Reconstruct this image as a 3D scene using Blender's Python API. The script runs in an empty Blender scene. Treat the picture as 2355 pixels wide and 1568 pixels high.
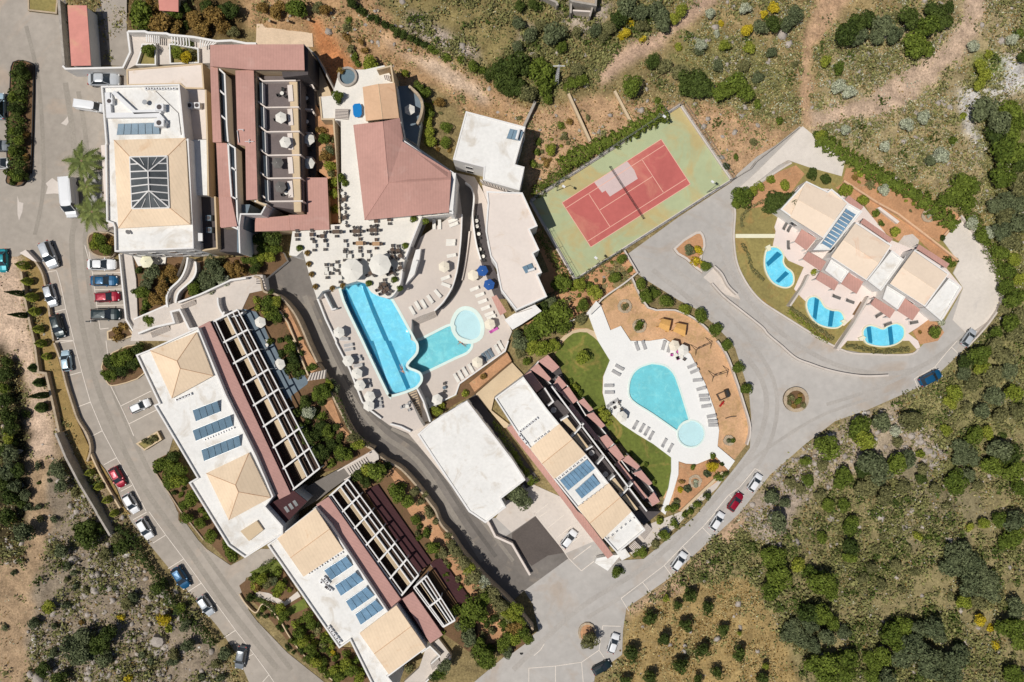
import bpy, bmesh, math, random
import numpy as np
from mathutils import Vector, Matrix
from mathutils.geometry import tessellate_polygon
R = math.radians
rnd = random.Random(7)
scene = bpy.context.scene
COL = scene.collection
# ------------------------------------------------------------------ camera, sky, sun, exposure
K = 0.0862            # metres per traced unit on the ground
CX, CY, H = 1177.0, 784.0, 134.0
cam_d = bpy.data.cameras.new('camera'); cam = bpy.data.objects.new('camera', cam_d); COL.objects.link(cam)
cam.location = (0, 0, H); cam.rotation_euler = (0, 0, 0)
cam_d.sensor_fit = 'HORIZONTAL'; cam_d.angle = 2*math.atan(CX*K/H)
cam_d.clip_start = 1; cam_d.clip_end = 6000
scene.camera = cam
SUN_EL = 65.0
sdir = Vector((0.927*math.cos(R(SUN_EL)), 0.375*math.cos(R(SUN_EL)), -math.sin(R(SUN_EL))))
w = bpy.data.worlds.new('World'); scene.world = w; w.use_nodes = True
nt = w.node_tree; bg = nt.nodes['Background']
sky = nt.nodes.new('ShaderNodeTexSky'); sky.sky_type = 'NISHITA'; sky.sun_disc = False
sky.sun_elevation = R(SUN_EL); sky.sun_rotation = math.atan2(-0.927, -0.375)
nt.links.new(sky.outputs[0], bg.inputs[0]); bg.inputs[1].default_value = 0.06
sl = bpy.data.lights.new('sun', 'SUN'); sl.energy = 4.6; sl.angle = R(0.5); sl.color = (1.0, 0.955, 0.89)
so = bpy.data.objects.new('sun', sl); COL.objects.link(so)
so.rotation_euler = sdir.to_track_quat('-Z', 'Y').to_euler(); so.location = (-60, -30, 200)
scene.view_settings.view_transform = 'Standard'; scene.view_settings.look = 'None'
scene.view_settings.exposure = -0.4; scene.view_settings.gamma = 1
scene.cycles.max_bounces = 6; scene.cycles.transparent_max_bounces = 12

# ------------------------------------------------------------------ coordinates
def V(px, py, z=0.0):                     # traced point at real height z -> world
    s = K*(H-z)/H
    return Vector(((px-CX)*s, (CY-py)*s, z))
TX = (0, 588.5, 1177, 1765.5); TY = (0, 391.7, 783.4, 1176.1)
def t(c, r, s):                           # trace written in enlarged-tile units
    out = []
    for p in s.split():
        a, b = p.split(',')
        out.append((TX[c]+float(a)/4.0, TY[r]+float(b)/4.0))
    return out
def d(s):
    return [tuple(float(v) for v in p.split(',')) for p in s.split()]
def W(pts, z=0.0):
    return [V(p[0], p[1], z).xy for p in pts]
def smooth(pts, n=5, closed=False):
    out = []; m = len(pts)
    rng = range(m if closed else m-1)
    for i in rng:
        if closed: p0, p1, p2, p3 = pts[(i-1) % m], pts[i], pts[(i+1) % m], pts[(i+2) % m]
        else: p0, p1, p2, p3 = pts[max(i-1, 0)], pts[i], pts[i+1], pts[min(i+2, m-1)]
        for k in range(n):
            u = k/n
            out.append(tuple(0.5*((2*p1[j])+(-p0[j]+p2[j])*u+(2*p0[j]-5*p1[j]+4*p2[j]-p3[j])*u*u+(-p0[j]+3*p1[j]-3*p2[j]+p3[j])*u**3) for j in (0, 1)))
    if not closed: out.append(tuple(pts[-1]))
    return out
def circ(cx, cy, r, n=28):
    return [(cx+r*math.cos(2*math.pi*i/n), cy-r*math.sin(2*math.pi*i/n)) for i in range(n)]
def area2(p):
    return sum(p[i][0]*p[(i+1) % len(p)][1]-p[(i+1) % len(p)][0]*p[i][1] for i in range(len(p)))
def inside(p, poly):
    x, y = p; c = False; n = len(poly); j = n-1
    for i in range(n):
        xi, yi = poly[i][0], poly[i][1]; xj, yj = poly[j][0], poly[j][1]
        if (yi > y) != (yj > y) and x < (xj-xi)*(y-yi)/(yj-yi)+xi: c = not c
        j = i
    return c

# ------------------------------------------------------------------ materials
MATS = {}
def srgb(r, g, b):
    f = lambda c: (c/255/12.92) if c/255 <= .04045 else ((c/255+.055)/1.055)**2.4
    return (f(r), f(g), f(b))
def mat(name, col, var=0.12, scale=0.25, rough=0.85, bump=0.0, bscale=6.0, stain=None, stain_t=0.58, metal=0.0, stripes=None, fine=0.12, spec=0.3):
    m = bpy.data.materials.new(name); m.use_nodes = True; n = m.node_tree.nodes; l = m.node_tree.links
    b = n['Principled BSDF']; b.inputs['Roughness'].default_value = rough; b.inputs['Metallic'].default_value = metal
    b.inputs['Specular IOR Level'].default_value = spec
    g = n.new('ShaderNodeNewGeometry')
    def noise(sc, det=5, dist=0.0):
        x = n.new('ShaderNodeTexNoise'); x.inputs['Scale'].default_value = sc; x.inputs['Detail'].default_value = det
        x.inputs['Roughness'].default_value = .62; x.inputs['Distortion'].default_value = dist
        l.new(g.outputs['Position'], x.inputs['Vector']); return x.outputs['Fac']
    def mr(src, a, bb, lo=.3, hi=.7):
        x = n.new('ShaderNodeMapRange'); x.inputs[1].default_value = lo; x.inputs[2].default_value = hi
        x.inputs[3].default_value = a; x.inputs[4].default_value = bb; l.new(src, x.inputs[0]); return x.outputs[0]
    def mul(a, bb):
        x = n.new('ShaderNodeMath'); x.operation = 'MULTIPLY'; l.new(a, x.inputs[0]); l.new(bb, x.inputs[1]); return x.outputs[0]
    f = mul(mr(noise(scale, 4, .6), 1-var, 1+var), mr(noise(scale*14, 3), 1-fine, 1+fine))
    if stripes:
        ang, sp, st = stripes
        mp = n.new('ShaderNodeMapping'); mp.vector_type = 'TEXTURE'; mp.inputs['Rotation'].default_value = (0, 0, R(ang)); l.new(g.outputs['Position'], mp.inputs['Vector'])
        wv = n.new('ShaderNodeTexWave'); wv.wave_type = 'BANDS'; wv.bands_direction = 'X'; wv.inputs['Scale'].default_value = 0.314/sp
        wv.inputs['Distortion'].default_value = 0; l.new(mp.outputs[0], wv.inputs['Vector'])
        f = mul(f, mr(wv.outputs['Fac'], 1-st, 1, 0.0, .35))
    base = n.new('ShaderNodeRGB'); base.outputs[0].default_value = (*col, 1); c = base.outputs[0]
    if stain:
        mx = n.new('ShaderNodeMix'); mx.data_type = 'RGBA'; l.new(mr(noise(scale*1.7, 6, 1.2), 0, 1, stain_t, stain_t+.14), mx.inputs[0])
        l.new(c, mx.inputs[6]); mx.inputs[7].default_value = (*stain, 1); c = mx.outputs[2]
    vm = n.new('ShaderNodeVectorMath'); vm.operation = 'SCALE'; l.new(c, vm.inputs[0]); l.new(f, vm.inputs['Scale'])
    l.new(vm.outputs[0], b.inputs['Base Color'])
    if bump:
        bp = n.new('ShaderNodeBump'); bp.inputs['Strength'].default_value = bump; bp.inputs['Distance'].default_value = .05
        l.new(noise(bscale, 4), bp.inputs['Height']); l.new(bp.outputs[0], b.inputs['Normal'])
    MATS[name] = m; return m
def leafmat(name, c1, c2, dark=0.6):
    c1 = tuple(x*1.12 for x in c1); c2 = tuple(x*1.12 for x in c2)
    m = bpy.data.materials.new(name); m.use_nodes = True; n = m.node_tree.nodes; l = m.node_tree.links
    b = n['Principled BSDF']; b.inputs['Roughness'].default_value = .75; b.inputs['Specular IOR Level'].default_value = .15
    g = n.new('ShaderNodeNewGeometry'); oi = n.new('ShaderNodeObjectInfo')
    mx = n.new('ShaderNodeMix'); mx.data_type = 'RGBA'; mx.inputs[6].default_value = (*c1, 1); mx.inputs[7].default_value = (*c2, 1)
    ad = n.new('ShaderNodeMath'); ad.operation = 'ADD'; l.new(g.outputs['Random Per Island'], ad.inputs[0]); l.new(oi.outputs['Random'], ad.inputs[1])
    hv = n.new('ShaderNodeMath'); hv.operation = 'MULTIPLY'; hv.inputs[1].default_value = .5; l.new(ad.outputs[0], hv.inputs[0]); l.new(hv.outputs[0], mx.inputs[0])
    wn = n.new('ShaderNodeTexWhiteNoise'); wn.noise_dimensions = '1D'; l.new(g.outputs['Random Per Island'], wn.inputs['W'])
    mr = n.new('ShaderNodeMapRange'); mr.inputs[3].default_value = dark; mr.inputs[4].default_value = 1.4; l.new(wn.outputs['Value'], mr.inputs[0])
    vm = n.new('ShaderNodeVectorMath'); vm.operation = 'SCALE'; l.new(mx.outputs[2], vm.inputs[0]); l.new(mr.outputs[0], vm.inputs['Scale'])
    l.new(vm.outputs[0], b.inputs['Base Color']); MATS[name] = m; return m
mat('white_plaster', (.78, .76, .73), .05, .2, fine=.04)
mat('roof_white', srgb(230, 228, 223), .06, .12, stain=srgb(210, 203, 192), stain_t=.54, fine=.05)
mat('roof_pinkish', srgb(224, 212, 202), .05, .12, stain=srgb(212, 194, 176), fine=.03)
mat('cream_plaster', srgb(206, 184, 152), .06, .3, fine=.05)
mat('cream_roof', srgb(232, 208, 178), .08, .12, stain=srgb(218, 184, 148), stain_t=.6, fine=.04, stripes=(25, .6, .05))
mat('peach_roof', srgb(214, 176, 142), .1, .15, stain=srgb(190, 140, 104), fine=.05)
mat('villa_roof', srgb(232, 212, 190), .05, .12, stain=srgb(226, 194, 168), fine=.03)
mat('terracotta', srgb(190, 146, 134), .08, .12, stain=srgb(196, 156, 144), fine=.05, stripes=(0, .5, .07))
mat('terracotta_t', srgb(194, 150, 140), .08, .12, fine=.05, stripes=(62, .5, .07))
mat('terracotta_shaded', srgb(74, 44, 46), .12, .2, fine=.08, stripes=(60, .5, .15))  # terracotta with shade put into its colour
mat('pink_roof', srgb(206, 140, 128), .1, .1, stain=srgb(206, 164, 130), fine=.05)
mat('road_tan', srgb(164, 155, 144), .13, .05, stain=srgb(174, 158, 142), stain_t=.53, fine=.09)
mat('road_grey', srgb(178, 173, 167), .10, .05, stain=srgb(174, 162, 150), stain_t=.54, fine=.07)
mat('road_dark', srgb(118, 112, 106), .2, .09, stain=srgb(140, 130, 118), fine=.08)
mat('asphalt_black', srgb(92, 84, 79), .12, .2, stain=srgb(112, 104, 96), stain_t=.7, fine=.1)
mat('concrete_pale', srgb(206, 196, 186), .07, .12, stain=srgb(196, 180, 164), fine=.05)
mat('line_paint', srgb(222, 212, 200), .06, .5)
mat('deck_beige', srgb(203, 192, 182), .04, .15, fine=.03)
mat('paving_white', srgb(226, 221, 211), .05, .2, fine=.05)
mat('paving_bright', srgb(232, 231, 227), .03, .2, fine=.03)
mat('villa_paving', srgb(226, 212, 204), .04, .2, fine=.03)
mat('lawn', srgb(100, 110, 46), .22, .12, stain=srgb(140, 124, 66), stain_t=.56, fine=.2, bump=.5, bscale=5)
mat('lawn_dry', srgb(144, 132, 80), .15, .15, stain=srgb(160, 132, 80), stain_t=.55, fine=.18, bump=.5, bscale=5)
mat('red_soil', srgb(188, 142, 104), .2, .2, stain=srgb(178, 158, 122), stain_t=.6, fine=.16, bump=.6, bscale=4)
mat('gold_grass', srgb(148, 124, 76), .25, .3, stain=srgb(112, 98, 50), fine=.25, bump=.6, bscale=4)
mat('soil_dark', srgb(112, 86, 60), .2, .3, stain=srgb(96, 84, 46), fine=.2, bump=.6, bscale=4)
mat('tennis_green', srgb(174, 182, 142), .08, .06, stain=srgb(186, 170, 120), stain_t=.46, fine=.04)
mat('tennis_red', srgb(188, 102, 96), .1, .08, stain=srgb(200, 126, 110), stain_t=.52, fine=.05)
mat('tennis_pale', srgb(208, 186, 182), .05, .2, fine=.03)
mat('tennis_line', srgb(232, 180, 160), .04, .5, fine=.02)
mat('pool_blue', srgb(122, 206, 230), .1, .6, fine=.06, stain=srgb(144, 218, 236), stain_t=.5)  # mottling imitates rippled light on the pool floor
mat('pool_dark', srgb(30, 122, 158), .04, .3, fine=.03)
mat('pool_teal', srgb(124, 196, 206), .08, .4, fine=.05, stain=srgb(142, 206, 212), stain_t=.5)  # paler blotches paint in the light of water ripples
mat('pool_pale', srgb(196, 216, 220), .03, .3, fine=.02)
mat('coping', srgb(216, 232, 224), .04, .5, fine=.03)
mat('coping_yellow', srgb(228, 224, 196), .04, .5, fine=.03)
mat('stone', srgb(178, 160, 136), .2, .8, stain=srgb(146, 134, 118), fine=.3, bump=.8, bscale=3)
mat('stone_grey', srgb(168, 160, 150), .2, .8, fine=.25, bump=.8, bscale=3)
mat('wood_orange', srgb(216, 166, 98), .1, .8, fine=.08)
mat('wood', srgb(184, 148, 112), .12, .8, fine=.1)
mat('wood_dark', srgb(100, 84, 72), .15, .8, fine=.15)
mat('floor_dark', srgb(84, 78, 78), .12, .4, fine=.1)
mat('floor_grey', srgb(112, 102, 100), .12, .4, fine=.1)
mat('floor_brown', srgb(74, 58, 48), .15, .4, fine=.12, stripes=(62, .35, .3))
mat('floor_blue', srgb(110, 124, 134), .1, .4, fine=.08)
mat('steel', (.35, .36, .37), .05, .5, rough=.4, metal=.7)
mat('black_metal', (.03, .03, .03), .1, .5, rough=.5)
mat('rattan', srgb(96, 90, 86), .15, 3)
mat('fabric_white', srgb(226, 222, 212), .05, 1, fine=.03)
mat('fabric_cream', srgb(232, 222, 202), .05, 1, fine=.03)
mat('fabric_grey', srgb(172, 170, 168), .08, 1)
mat('fabric_dark', srgb(110, 106, 102), .08, 1)
mat('fabric_blue', srgb(40, 84, 150), .08, 1)
mat('fabric_pink', srgb(198, 96, 170), .08, 1)
mat('trampoline_blue', srgb(22, 122, 190), .03, 1)
mat('solar_dark', srgb(106, 132, 150), .15, .5, rough=.45, spec=.25, stripes=(25, .28, .12))
mat('solar_blue', srgb(118, 152, 178), .25, .35, rough=.45, spec=.25, stripes=(32, .28, .12))
mat('glass_dark', (.035, .045, .055), .3, .4, rough=.12, spec=.7)
mat('glass_roof', srgb(84, 88, 90), .3, .25, rough=.35, spec=.4)
mat('plastic_white', (.75, .75, .75), .03, 1, rough=.4)
mat('tyre', (.02, .02, .02), .1, 2)
mat('lamp_red', (.4, .02, .02), .05, 2, rough=.3)
mat('bark', srgb(96, 78, 60), .2, 2, bump=.6)
mat('palm_bark', srgb(128, 108, 84), .2, 2, bump=.6)
mat('rock', srgb(170, 160, 150), .25, .5, fine=.3, bump=.8, bscale=4)
mat('rock_white', srgb(206, 200, 192), .15, .5, fine=.2, bump=.8, bscale=4)
leafmat('leaf_green', srgb(64, 80, 28), srgb(108, 120, 46))
leafmat('leaf_dark', srgb(48, 62, 26), srgb(80, 92, 40))
leafmat('leaf_olive', srgb(86, 88, 54), srgb(128, 124, 82))
leafmat('leaf_sage', srgb(94, 98, 56), srgb(136, 132, 84), .65)
mat('pale_earth', srgb(218, 194, 166), .1, .3, fine=.1)
leafmat('leaf_blue', srgb(70, 80, 54), srgb(108, 114, 80))
leafmat('leaf_lime', srgb(98, 112, 36), srgb(146, 148, 58))
leafmat('leaf_yellow', srgb(160, 140, 24), srgb(190, 170, 50))
leafmat('leaf_brown', srgb(116, 90, 48), srgb(148, 122, 66))
leafmat('leaf_straw', srgb(150, 138, 92), srgb(190, 176, 128), .7)
leafmat('leaf_silver', srgb(140, 146, 120), srgb(182, 184, 160), .6)
leafmat('leaf_palm', srgb(78, 90, 46), srgb(116, 120, 66))
def paint(name, col, rough=.3, metal=.15):
    return mat(name, col, .02, .5, rough=rough, metal=metal, fine=.01, spec=.35)
CARS = {'white': paint('car_white', (.78, .79, .8), metal=0), 'silver': paint('car_silver', (.5, .53, .56)), 'grey': paint('car_grey', (.2, .22, .24)),
        'red': paint('car_red', (.3, .008, .028)), 'blue': paint('car_blue', (.01, .09, .2)), 'teal': paint('car_teal', (.01, .25, .3)),
        'black': paint('car_black', (.015, .03, .035)), 'pale blue': paint('car_pale_blue', (.42, .56, .64))}
# water: thin clear surface over a real basin
mw = bpy.data.materials.new('pool_water'); mw.use_nodes = True; n = mw.node_tree.nodes; l = mw.node_tree.links
n.remove(n['Principled BSDF']); out = n['Material Output']
tr = n.new('ShaderNodeBsdfTransparent'); tr.inputs[0].default_value = (.93, .99, .995, 1)
gl = n.new('ShaderNodeBsdfGlossy'); gl.inputs['Roughness'].default_value = .03
fr = n.new('ShaderNodeFresnel'); fr.inputs[0].default_value = 1.33
ms = n.new('ShaderNodeMixShader'); l.new(fr.outputs[0], ms.inputs[0]); l.new(tr.outputs[0], ms.inputs[1]); l.new(gl.outputs[0], ms.inputs[2]); l.new(ms.outputs[0], out.inputs[0])
gg = n.new('ShaderNodeNewGeometry'); nn = n.new('ShaderNodeTexNoise'); nn.inputs['Scale'].default_value = 1.2; nn.inputs['Distortion'].default_value = 1.5; l.new(gg.outputs['Position'], nn.inputs['Vector'])
bb = n.new('ShaderNodeBump'); bb.inputs['Strength'].default_value = .8; bb.inputs['Distance'].default_value = .12; l.new(nn.outputs[0], bb.inputs['Height']); l.new(bb.outputs[0], gl.inputs['Normal']); l.new(bb.outputs[0], fr.inputs['Normal'])
MATS['pool_water'] = mw

# ------------------------------------------------------------------ mesh builder
class MB:
    def __init__(s): s.v = []; s.f = []; s.m = []
    def face(s, vs, mi=0):
        i = len(s.v); s.v += [tuple(x) for x in vs]; s.f.append(tuple(range(i, i+len(vs)))); s.m.append(mi); return s
    def prism(s, pts, z0, z1, holes=(), mt=0, ms=0, top=True, bottom=False):
        pts = [tuple(p)[:2] for p in pts]
        if area2(pts) < 0: pts = pts[::-1]
        hs = []
        for h in holes:
            h = [tuple(p)[:2] for p in h]
            if area2(h) > 0: h = h[::-1]
            hs.append(h)
        loops = [pts]+hs
        if top:
            flat = [p for lp in loops for p in lp]; i = len(s.v); s.v += [(p[0], p[1], z1) for p in flat]
            for tri in tessellate_polygon([[Vector((p[0], p[1], 0)) for p in lp] for lp in loops]):
                a, b, c = tri
                A, B, C = flat[a], flat[b], flat[c]
                if (B[0]-A[0])*(C[1]-A[1])-(B[1]-A[1])*(C[0]-A[0]) < 0: b, c = c, b
                s.f.append((i+a, i+b, i+c)); s.m.append(mt)
        if z1-z0 > 1e-6:
            for lp in loops:
                k = len(lp)
                for j in range(k):
                    a, b = lp[j], lp[(j+1) % k]
                    s.face([(a[0], a[1], z0), (b[0], b[1], z0), (b[0], b[1], z1), (a[0], a[1], z1)], ms)
        return s
    def wall(s, pts, wd, z0, z1, closed=False, mi=0, side=0):
        # side: 0 centred, 1 left of travel, -1 right of travel
        P = [Vector(p[:2]) for p in pts]; k = len(P); L = []; Rr = []
        for i in range(k):
            a = P[i-1] if (i > 0 or closed) else None; b = P[(i+1) % k] if (i < k-1 or closed) else None
            d1 = (P[i]-a).normalized() if a is not None and (P[i]-a).length > 1e-6 else None; d2 = (b-P[i]).normalized() if b is not None and (b-P[i]).length > 1e-6 else None
            if d1 is None: d1 = d2
            if d2 is None: d2 = d1
            n1 = Vector((-d1.y, d1.x)); n2 = Vector((-d2.y, d2.x)); nn = (n1+n2)
            nn = nn.normalized() if nn.length > 1e-4 else n1
            sc = min(1/max(nn.dot(n1), .3), 2.5)
            if side == 0: L.append(P[i]+nn*wd/2*sc); Rr.append(P[i]-nn*wd/2*sc)
            elif side == 1: L.append(P[i]+nn*wd*sc); Rr.append(P[i].copy())
            else: L.append(P[i].copy()); Rr.append(P[i]-nn*wd*sc)
        rng = range(k) if closed else range(k-1)
        for i in rng:
            j = (i+1) % k
            a, b, c, dd = Rr[i], Rr[j], L[j], L[i]
            s.face([(a.x, a.y, z1), (b.x, b.y, z1), (c.x, c.y, z1), (dd.x, dd.y, z1)], mi)
            s.face([(a.x, a.y, z0), (b.x, b.y, z0), (b.x, b.y, z1), (a.x, a.y, z1)], mi)
            s.face([(c.x, c.y, z0), (dd.x, dd.y, z0), (dd.x, dd.y, z1), (c.x, c.y, z1)], mi)
        if not closed:
            for i in (0, k-1):
                a, b = (Rr[i], L[i]); s.face([(b.x, b.y, z0), (a.x, a.y, z0), (a.x, a.y, z1), (b.x, b.y, z1)], mi)
        return s
    def box(s, c, sz, rz=0.0, mi=0, tilt=0.0):
        M = Matrix.Translation(Vector(c)) @ Matrix.Rotation(rz, 4, 'Z') @ Matrix.Rotation(tilt, 4, 'Y')
        x, y, z = sz[0]/2, sz[1]/2, sz[2]/2
        q = [M @ Vector(p) for p in ((-x, -y, -z), (x, -y, -z), (x, y, -z), (-x, y, -z), (-x, -y, z), (x, -y, z), (x, y, z), (-x, y, z))]
        i = len(s.v); s.v += [tuple(p) for p in q]
        for f in ((0, 3, 2, 1), (4, 5, 6, 7), (0, 1, 5, 4), (1, 2, 6, 5), (2, 3, 7, 6), (3, 0, 4, 7)): s.f.append(tuple(i+k for k in f)); s.m.append(mi)
        return s
    def tube(s, a, b, r0, r1=None, n=6, mi=0, cap=True):
        a = Vector(a); b = Vector(b); r1 = r0 if r1 is None else r1
        dv = (b-a).normalized(); u = dv.orthogonal().normalized(); v = dv.cross(u)
        i = len(s.v)
        for p, r in ((a, r0), (b, r1)):
            for k in range(n):
                an = 2*math.pi*k/n; s.v.append(tuple(p+(u*math.cos(an)+v*math.sin(an))*r))
        for k in range(n):
            j = (k+1) % n; s.f.append((i+k, i+j, i+n+j, i+n+k)); s.m.append(mi)
        if cap: s.f.append(tuple(i+n+k for k in range(n))); s.m.append(mi); s.f.append(tuple(i+n-1-k for k in range(n))); s.m.append(mi)
        return s
    def build(s, name, mats, parent=None, smooth=False):
        if isinstance(mats, str): mats = [mats]
        me = bpy.data.meshes.new(name)
        off = parent_off(parent)
        vs = [(x-off.x, y-off.y, z-off.z) for x, y, z in s.v] if parent is not None else s.v
        me.from_pydata(vs, [], s.f)
        for mm in mats: me.materials.append(MATS[mm])
        if len(mats) > 1: me.polygons.foreach_set('material_index', s.m)
        if smooth: me.polygons.foreach_set('use_smooth', [True]*len(s.f))
        me.update()
        o = bpy.data.objects.new(name, me); COL.objects.link(o)
        if parent is not None: o.parent = parent
        return o
def parent_off(p):
    off = Vector((0, 0, 0))
    while p is not None: off += p.location; p = p.parent
    return off
LABELS = {}
def tag(o, label, cat, group=None):
    o['label'] = label; o['category'] = cat
    if group: o['group'] = group
    return o
def thing(name, label, cat, px=None, py=None, z=0.0, group=None, loc=None):
    o = bpy.data.objects.new(name, None); COL.objects.link(o); o.empty_display_size = .3
    o.location = V(px, py, z) if loc is None else loc
    return tag(o, label, cat, group)
def struct(name, mb, mats):
    o = mb.build(name, mats); o['kind'] = 'structure'; return o
def sheet(name, pts, z, m, holes=(), z0=-.1, side=None):
    mb = MB().prism(W(pts, z), z0, z, [W(h, z) for h in holes], 0, 1 if side else 0)
    return struct(name, mb, [m, side] if side else [m])
def copy_tree(o, parent=None):
    c = o.copy(); COL.objects.link(c); c.parent = parent
    for ch in o.children: copy_tree(ch, c)
    return c
def wallthing(name, label, pts, z1, wd, m='white_plaster', z0=-.1, cat='wall', closed=False, side=0, group=None):
    o = MB().wall(W(pts, z1), wd, z0, z1, closed, 0, side).build(name, m); return tag(o, label, cat, group)

mat('track_tan', srgb(154, 146, 135), .1, .2, fine=.1); mat('track_grey', srgb(173, 167, 160), .08, .2, fine=.08); mat('track_drive', srgb(140, 133, 124), .12, .2, fine=.1); mat('track_drive_dark', srgb(102, 97, 92), .12, .2, fine=.1)

mat('villa_concrete', srgb(216, 207, 196), .07, .12, stain=srgb(200, 192, 184), fine=.05)
mat('play_sand', srgb(200, 160, 122), .16, .2, stain=srgb(184, 150, 108), stain_t=.5, fine=.14, bump=.5, bscale=4)
# ------------------------------------------------------------------ terrain
def pmask(X, Y, poly):
    c = np.zeros(X.shape, bool); n = len(poly); j = n-1
    for i in range(n):
        xi, yi = poly[i][:2]; xj, yj = poly[j][:2]
        if yi != yj:
            k = ((yi > Y) != (yj > Y)) & (X < (xj-xi)*(Y-yi)/(yj-yi)+xi); c ^= k
        j = i
    return c
def vnoise(X, Y, sc, seed):
    rs = np.random.RandomState(seed); g = rs.rand(256, 256)
    x = X/sc; y = Y/sc; xi = np.floor(x).astype(int); yi = np.floor(y).astype(int); fx = x-xi; fy = y-yi
    fx = fx*fx*(3-2*fx); fy = fy*fy*(3-2*fy)
    a = g[xi % 256, yi % 256]; b = g[(xi+1) % 256, yi % 256]; c = g[xi % 256, (yi+1) % 256]; e = g[(xi+1) % 256, (yi+1) % 256]
    return (a*(1-fx)+b*fx)*(1-fy)+(c*(1-fx)+e*fx)*fy
def fbm(X, Y, sc, seed, o=4):
    r = 0; a = 1; t_ = 0
    for k in range(o): r = r+a*vnoise(X, Y, sc/2**k, seed+k); t_ += a; a *= .55
    return r/t_
ROAD_L = d('-60,-60 150,-60 150,155 300,155 300,200 262,210 262,600 290,600 318,752 320,800 400,1000 372,1092 420,1205 475,1262 530,1300 600,1262 640,1262 660,1300 566,1328 556,1360 575,1412 660,1500 745,1568 830,1650 610,1650 572,1568 545,1505 500,1440 445,1375 400,1320 352,1262 302,1200 262,1120 210,1062 190,1040 150,940 118,800 80,640 60,580 40,590 -60,590')
ROAD_R = d('1075,1650 1090,1568 1165,1505 1238,1450 1225,1390 1195,1340 1130,1280 1095,1200 1140,1190 1205,1110 1330,1160 1400,1290 1480,1285 1600,1185 1690,1075 1724,1030 1727,960 1722,900 1690,800 1640,730 1560,690 1480,640 1425,597 1560,499 1682,419 1695,400 1740,360 1790,330 1838,290 1945,368 1940,412 2215,500 2262,562 2298,640 2305,690 2275,742 2220,800 2135,880 1995,942 1920,968 1850,1022 1770,1092 1700,1180 1600,1272 1535,1332 1440,1398 1432,1450 1430,1505 1368,1550 1355,1650')
DRIVE = t(1,1,'340,790 220,830 40,980 80,1110 200,1150 300,1230 400,1400 468,1540')+smooth(t(1,2,'470,0 510,110 590,250 650,340 720,520 770,640 850,800 920,900 1000,960 1090,1010 1200,1060 1330,1160 1480,1330 1600,1500 1640,1540'))+t(1,3,'1700,100 1800,220 1900,370 2100,600 2355,830')+t(2,3,'90,745 520,430 490,385 215,40 -60,230')+t(1,3,'2200,230 2100,110 1950,0')+t(1,2,'1930,1540 1800,1340 1600,1090 1400,850 1230,780 1050,650 960,560 870,280 720,0')+t(1,1,'640,1380 560,1180 500,1000 430,740')
HOTEL_AREA = d('262,70 560,60 720,85 770,90 780,190 1000,190 1060,260 1205,296 1215,450 1330,650 1240,720 1370,700 1480,650 1690,800 1727,960 1680,1080 1530,1200 1400,1330 1240,1450 1100,1590 740,1568 556,1370 470,1260 370,1090 318,760 280,590 262,300')
TENNIS = t(2,1,'170,290 575,1010 2010,90')+t(2,0,'1545,975')
VILLA = d('1690,480 1700,455 1790,395 1818,372 1850,380 1938,368 2208,498 2166,552 2203,602 2190,628 2214,662 2170,742 2112,802 2090,815 2000,814 1930,802 1800,725 1740,682 1700,620 1688,560')
DEV = [ROAD_L, ROAD_R, DRIVE, HOTEL_AREA, TENNIS, VILLA]
c_ = srgb
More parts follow.
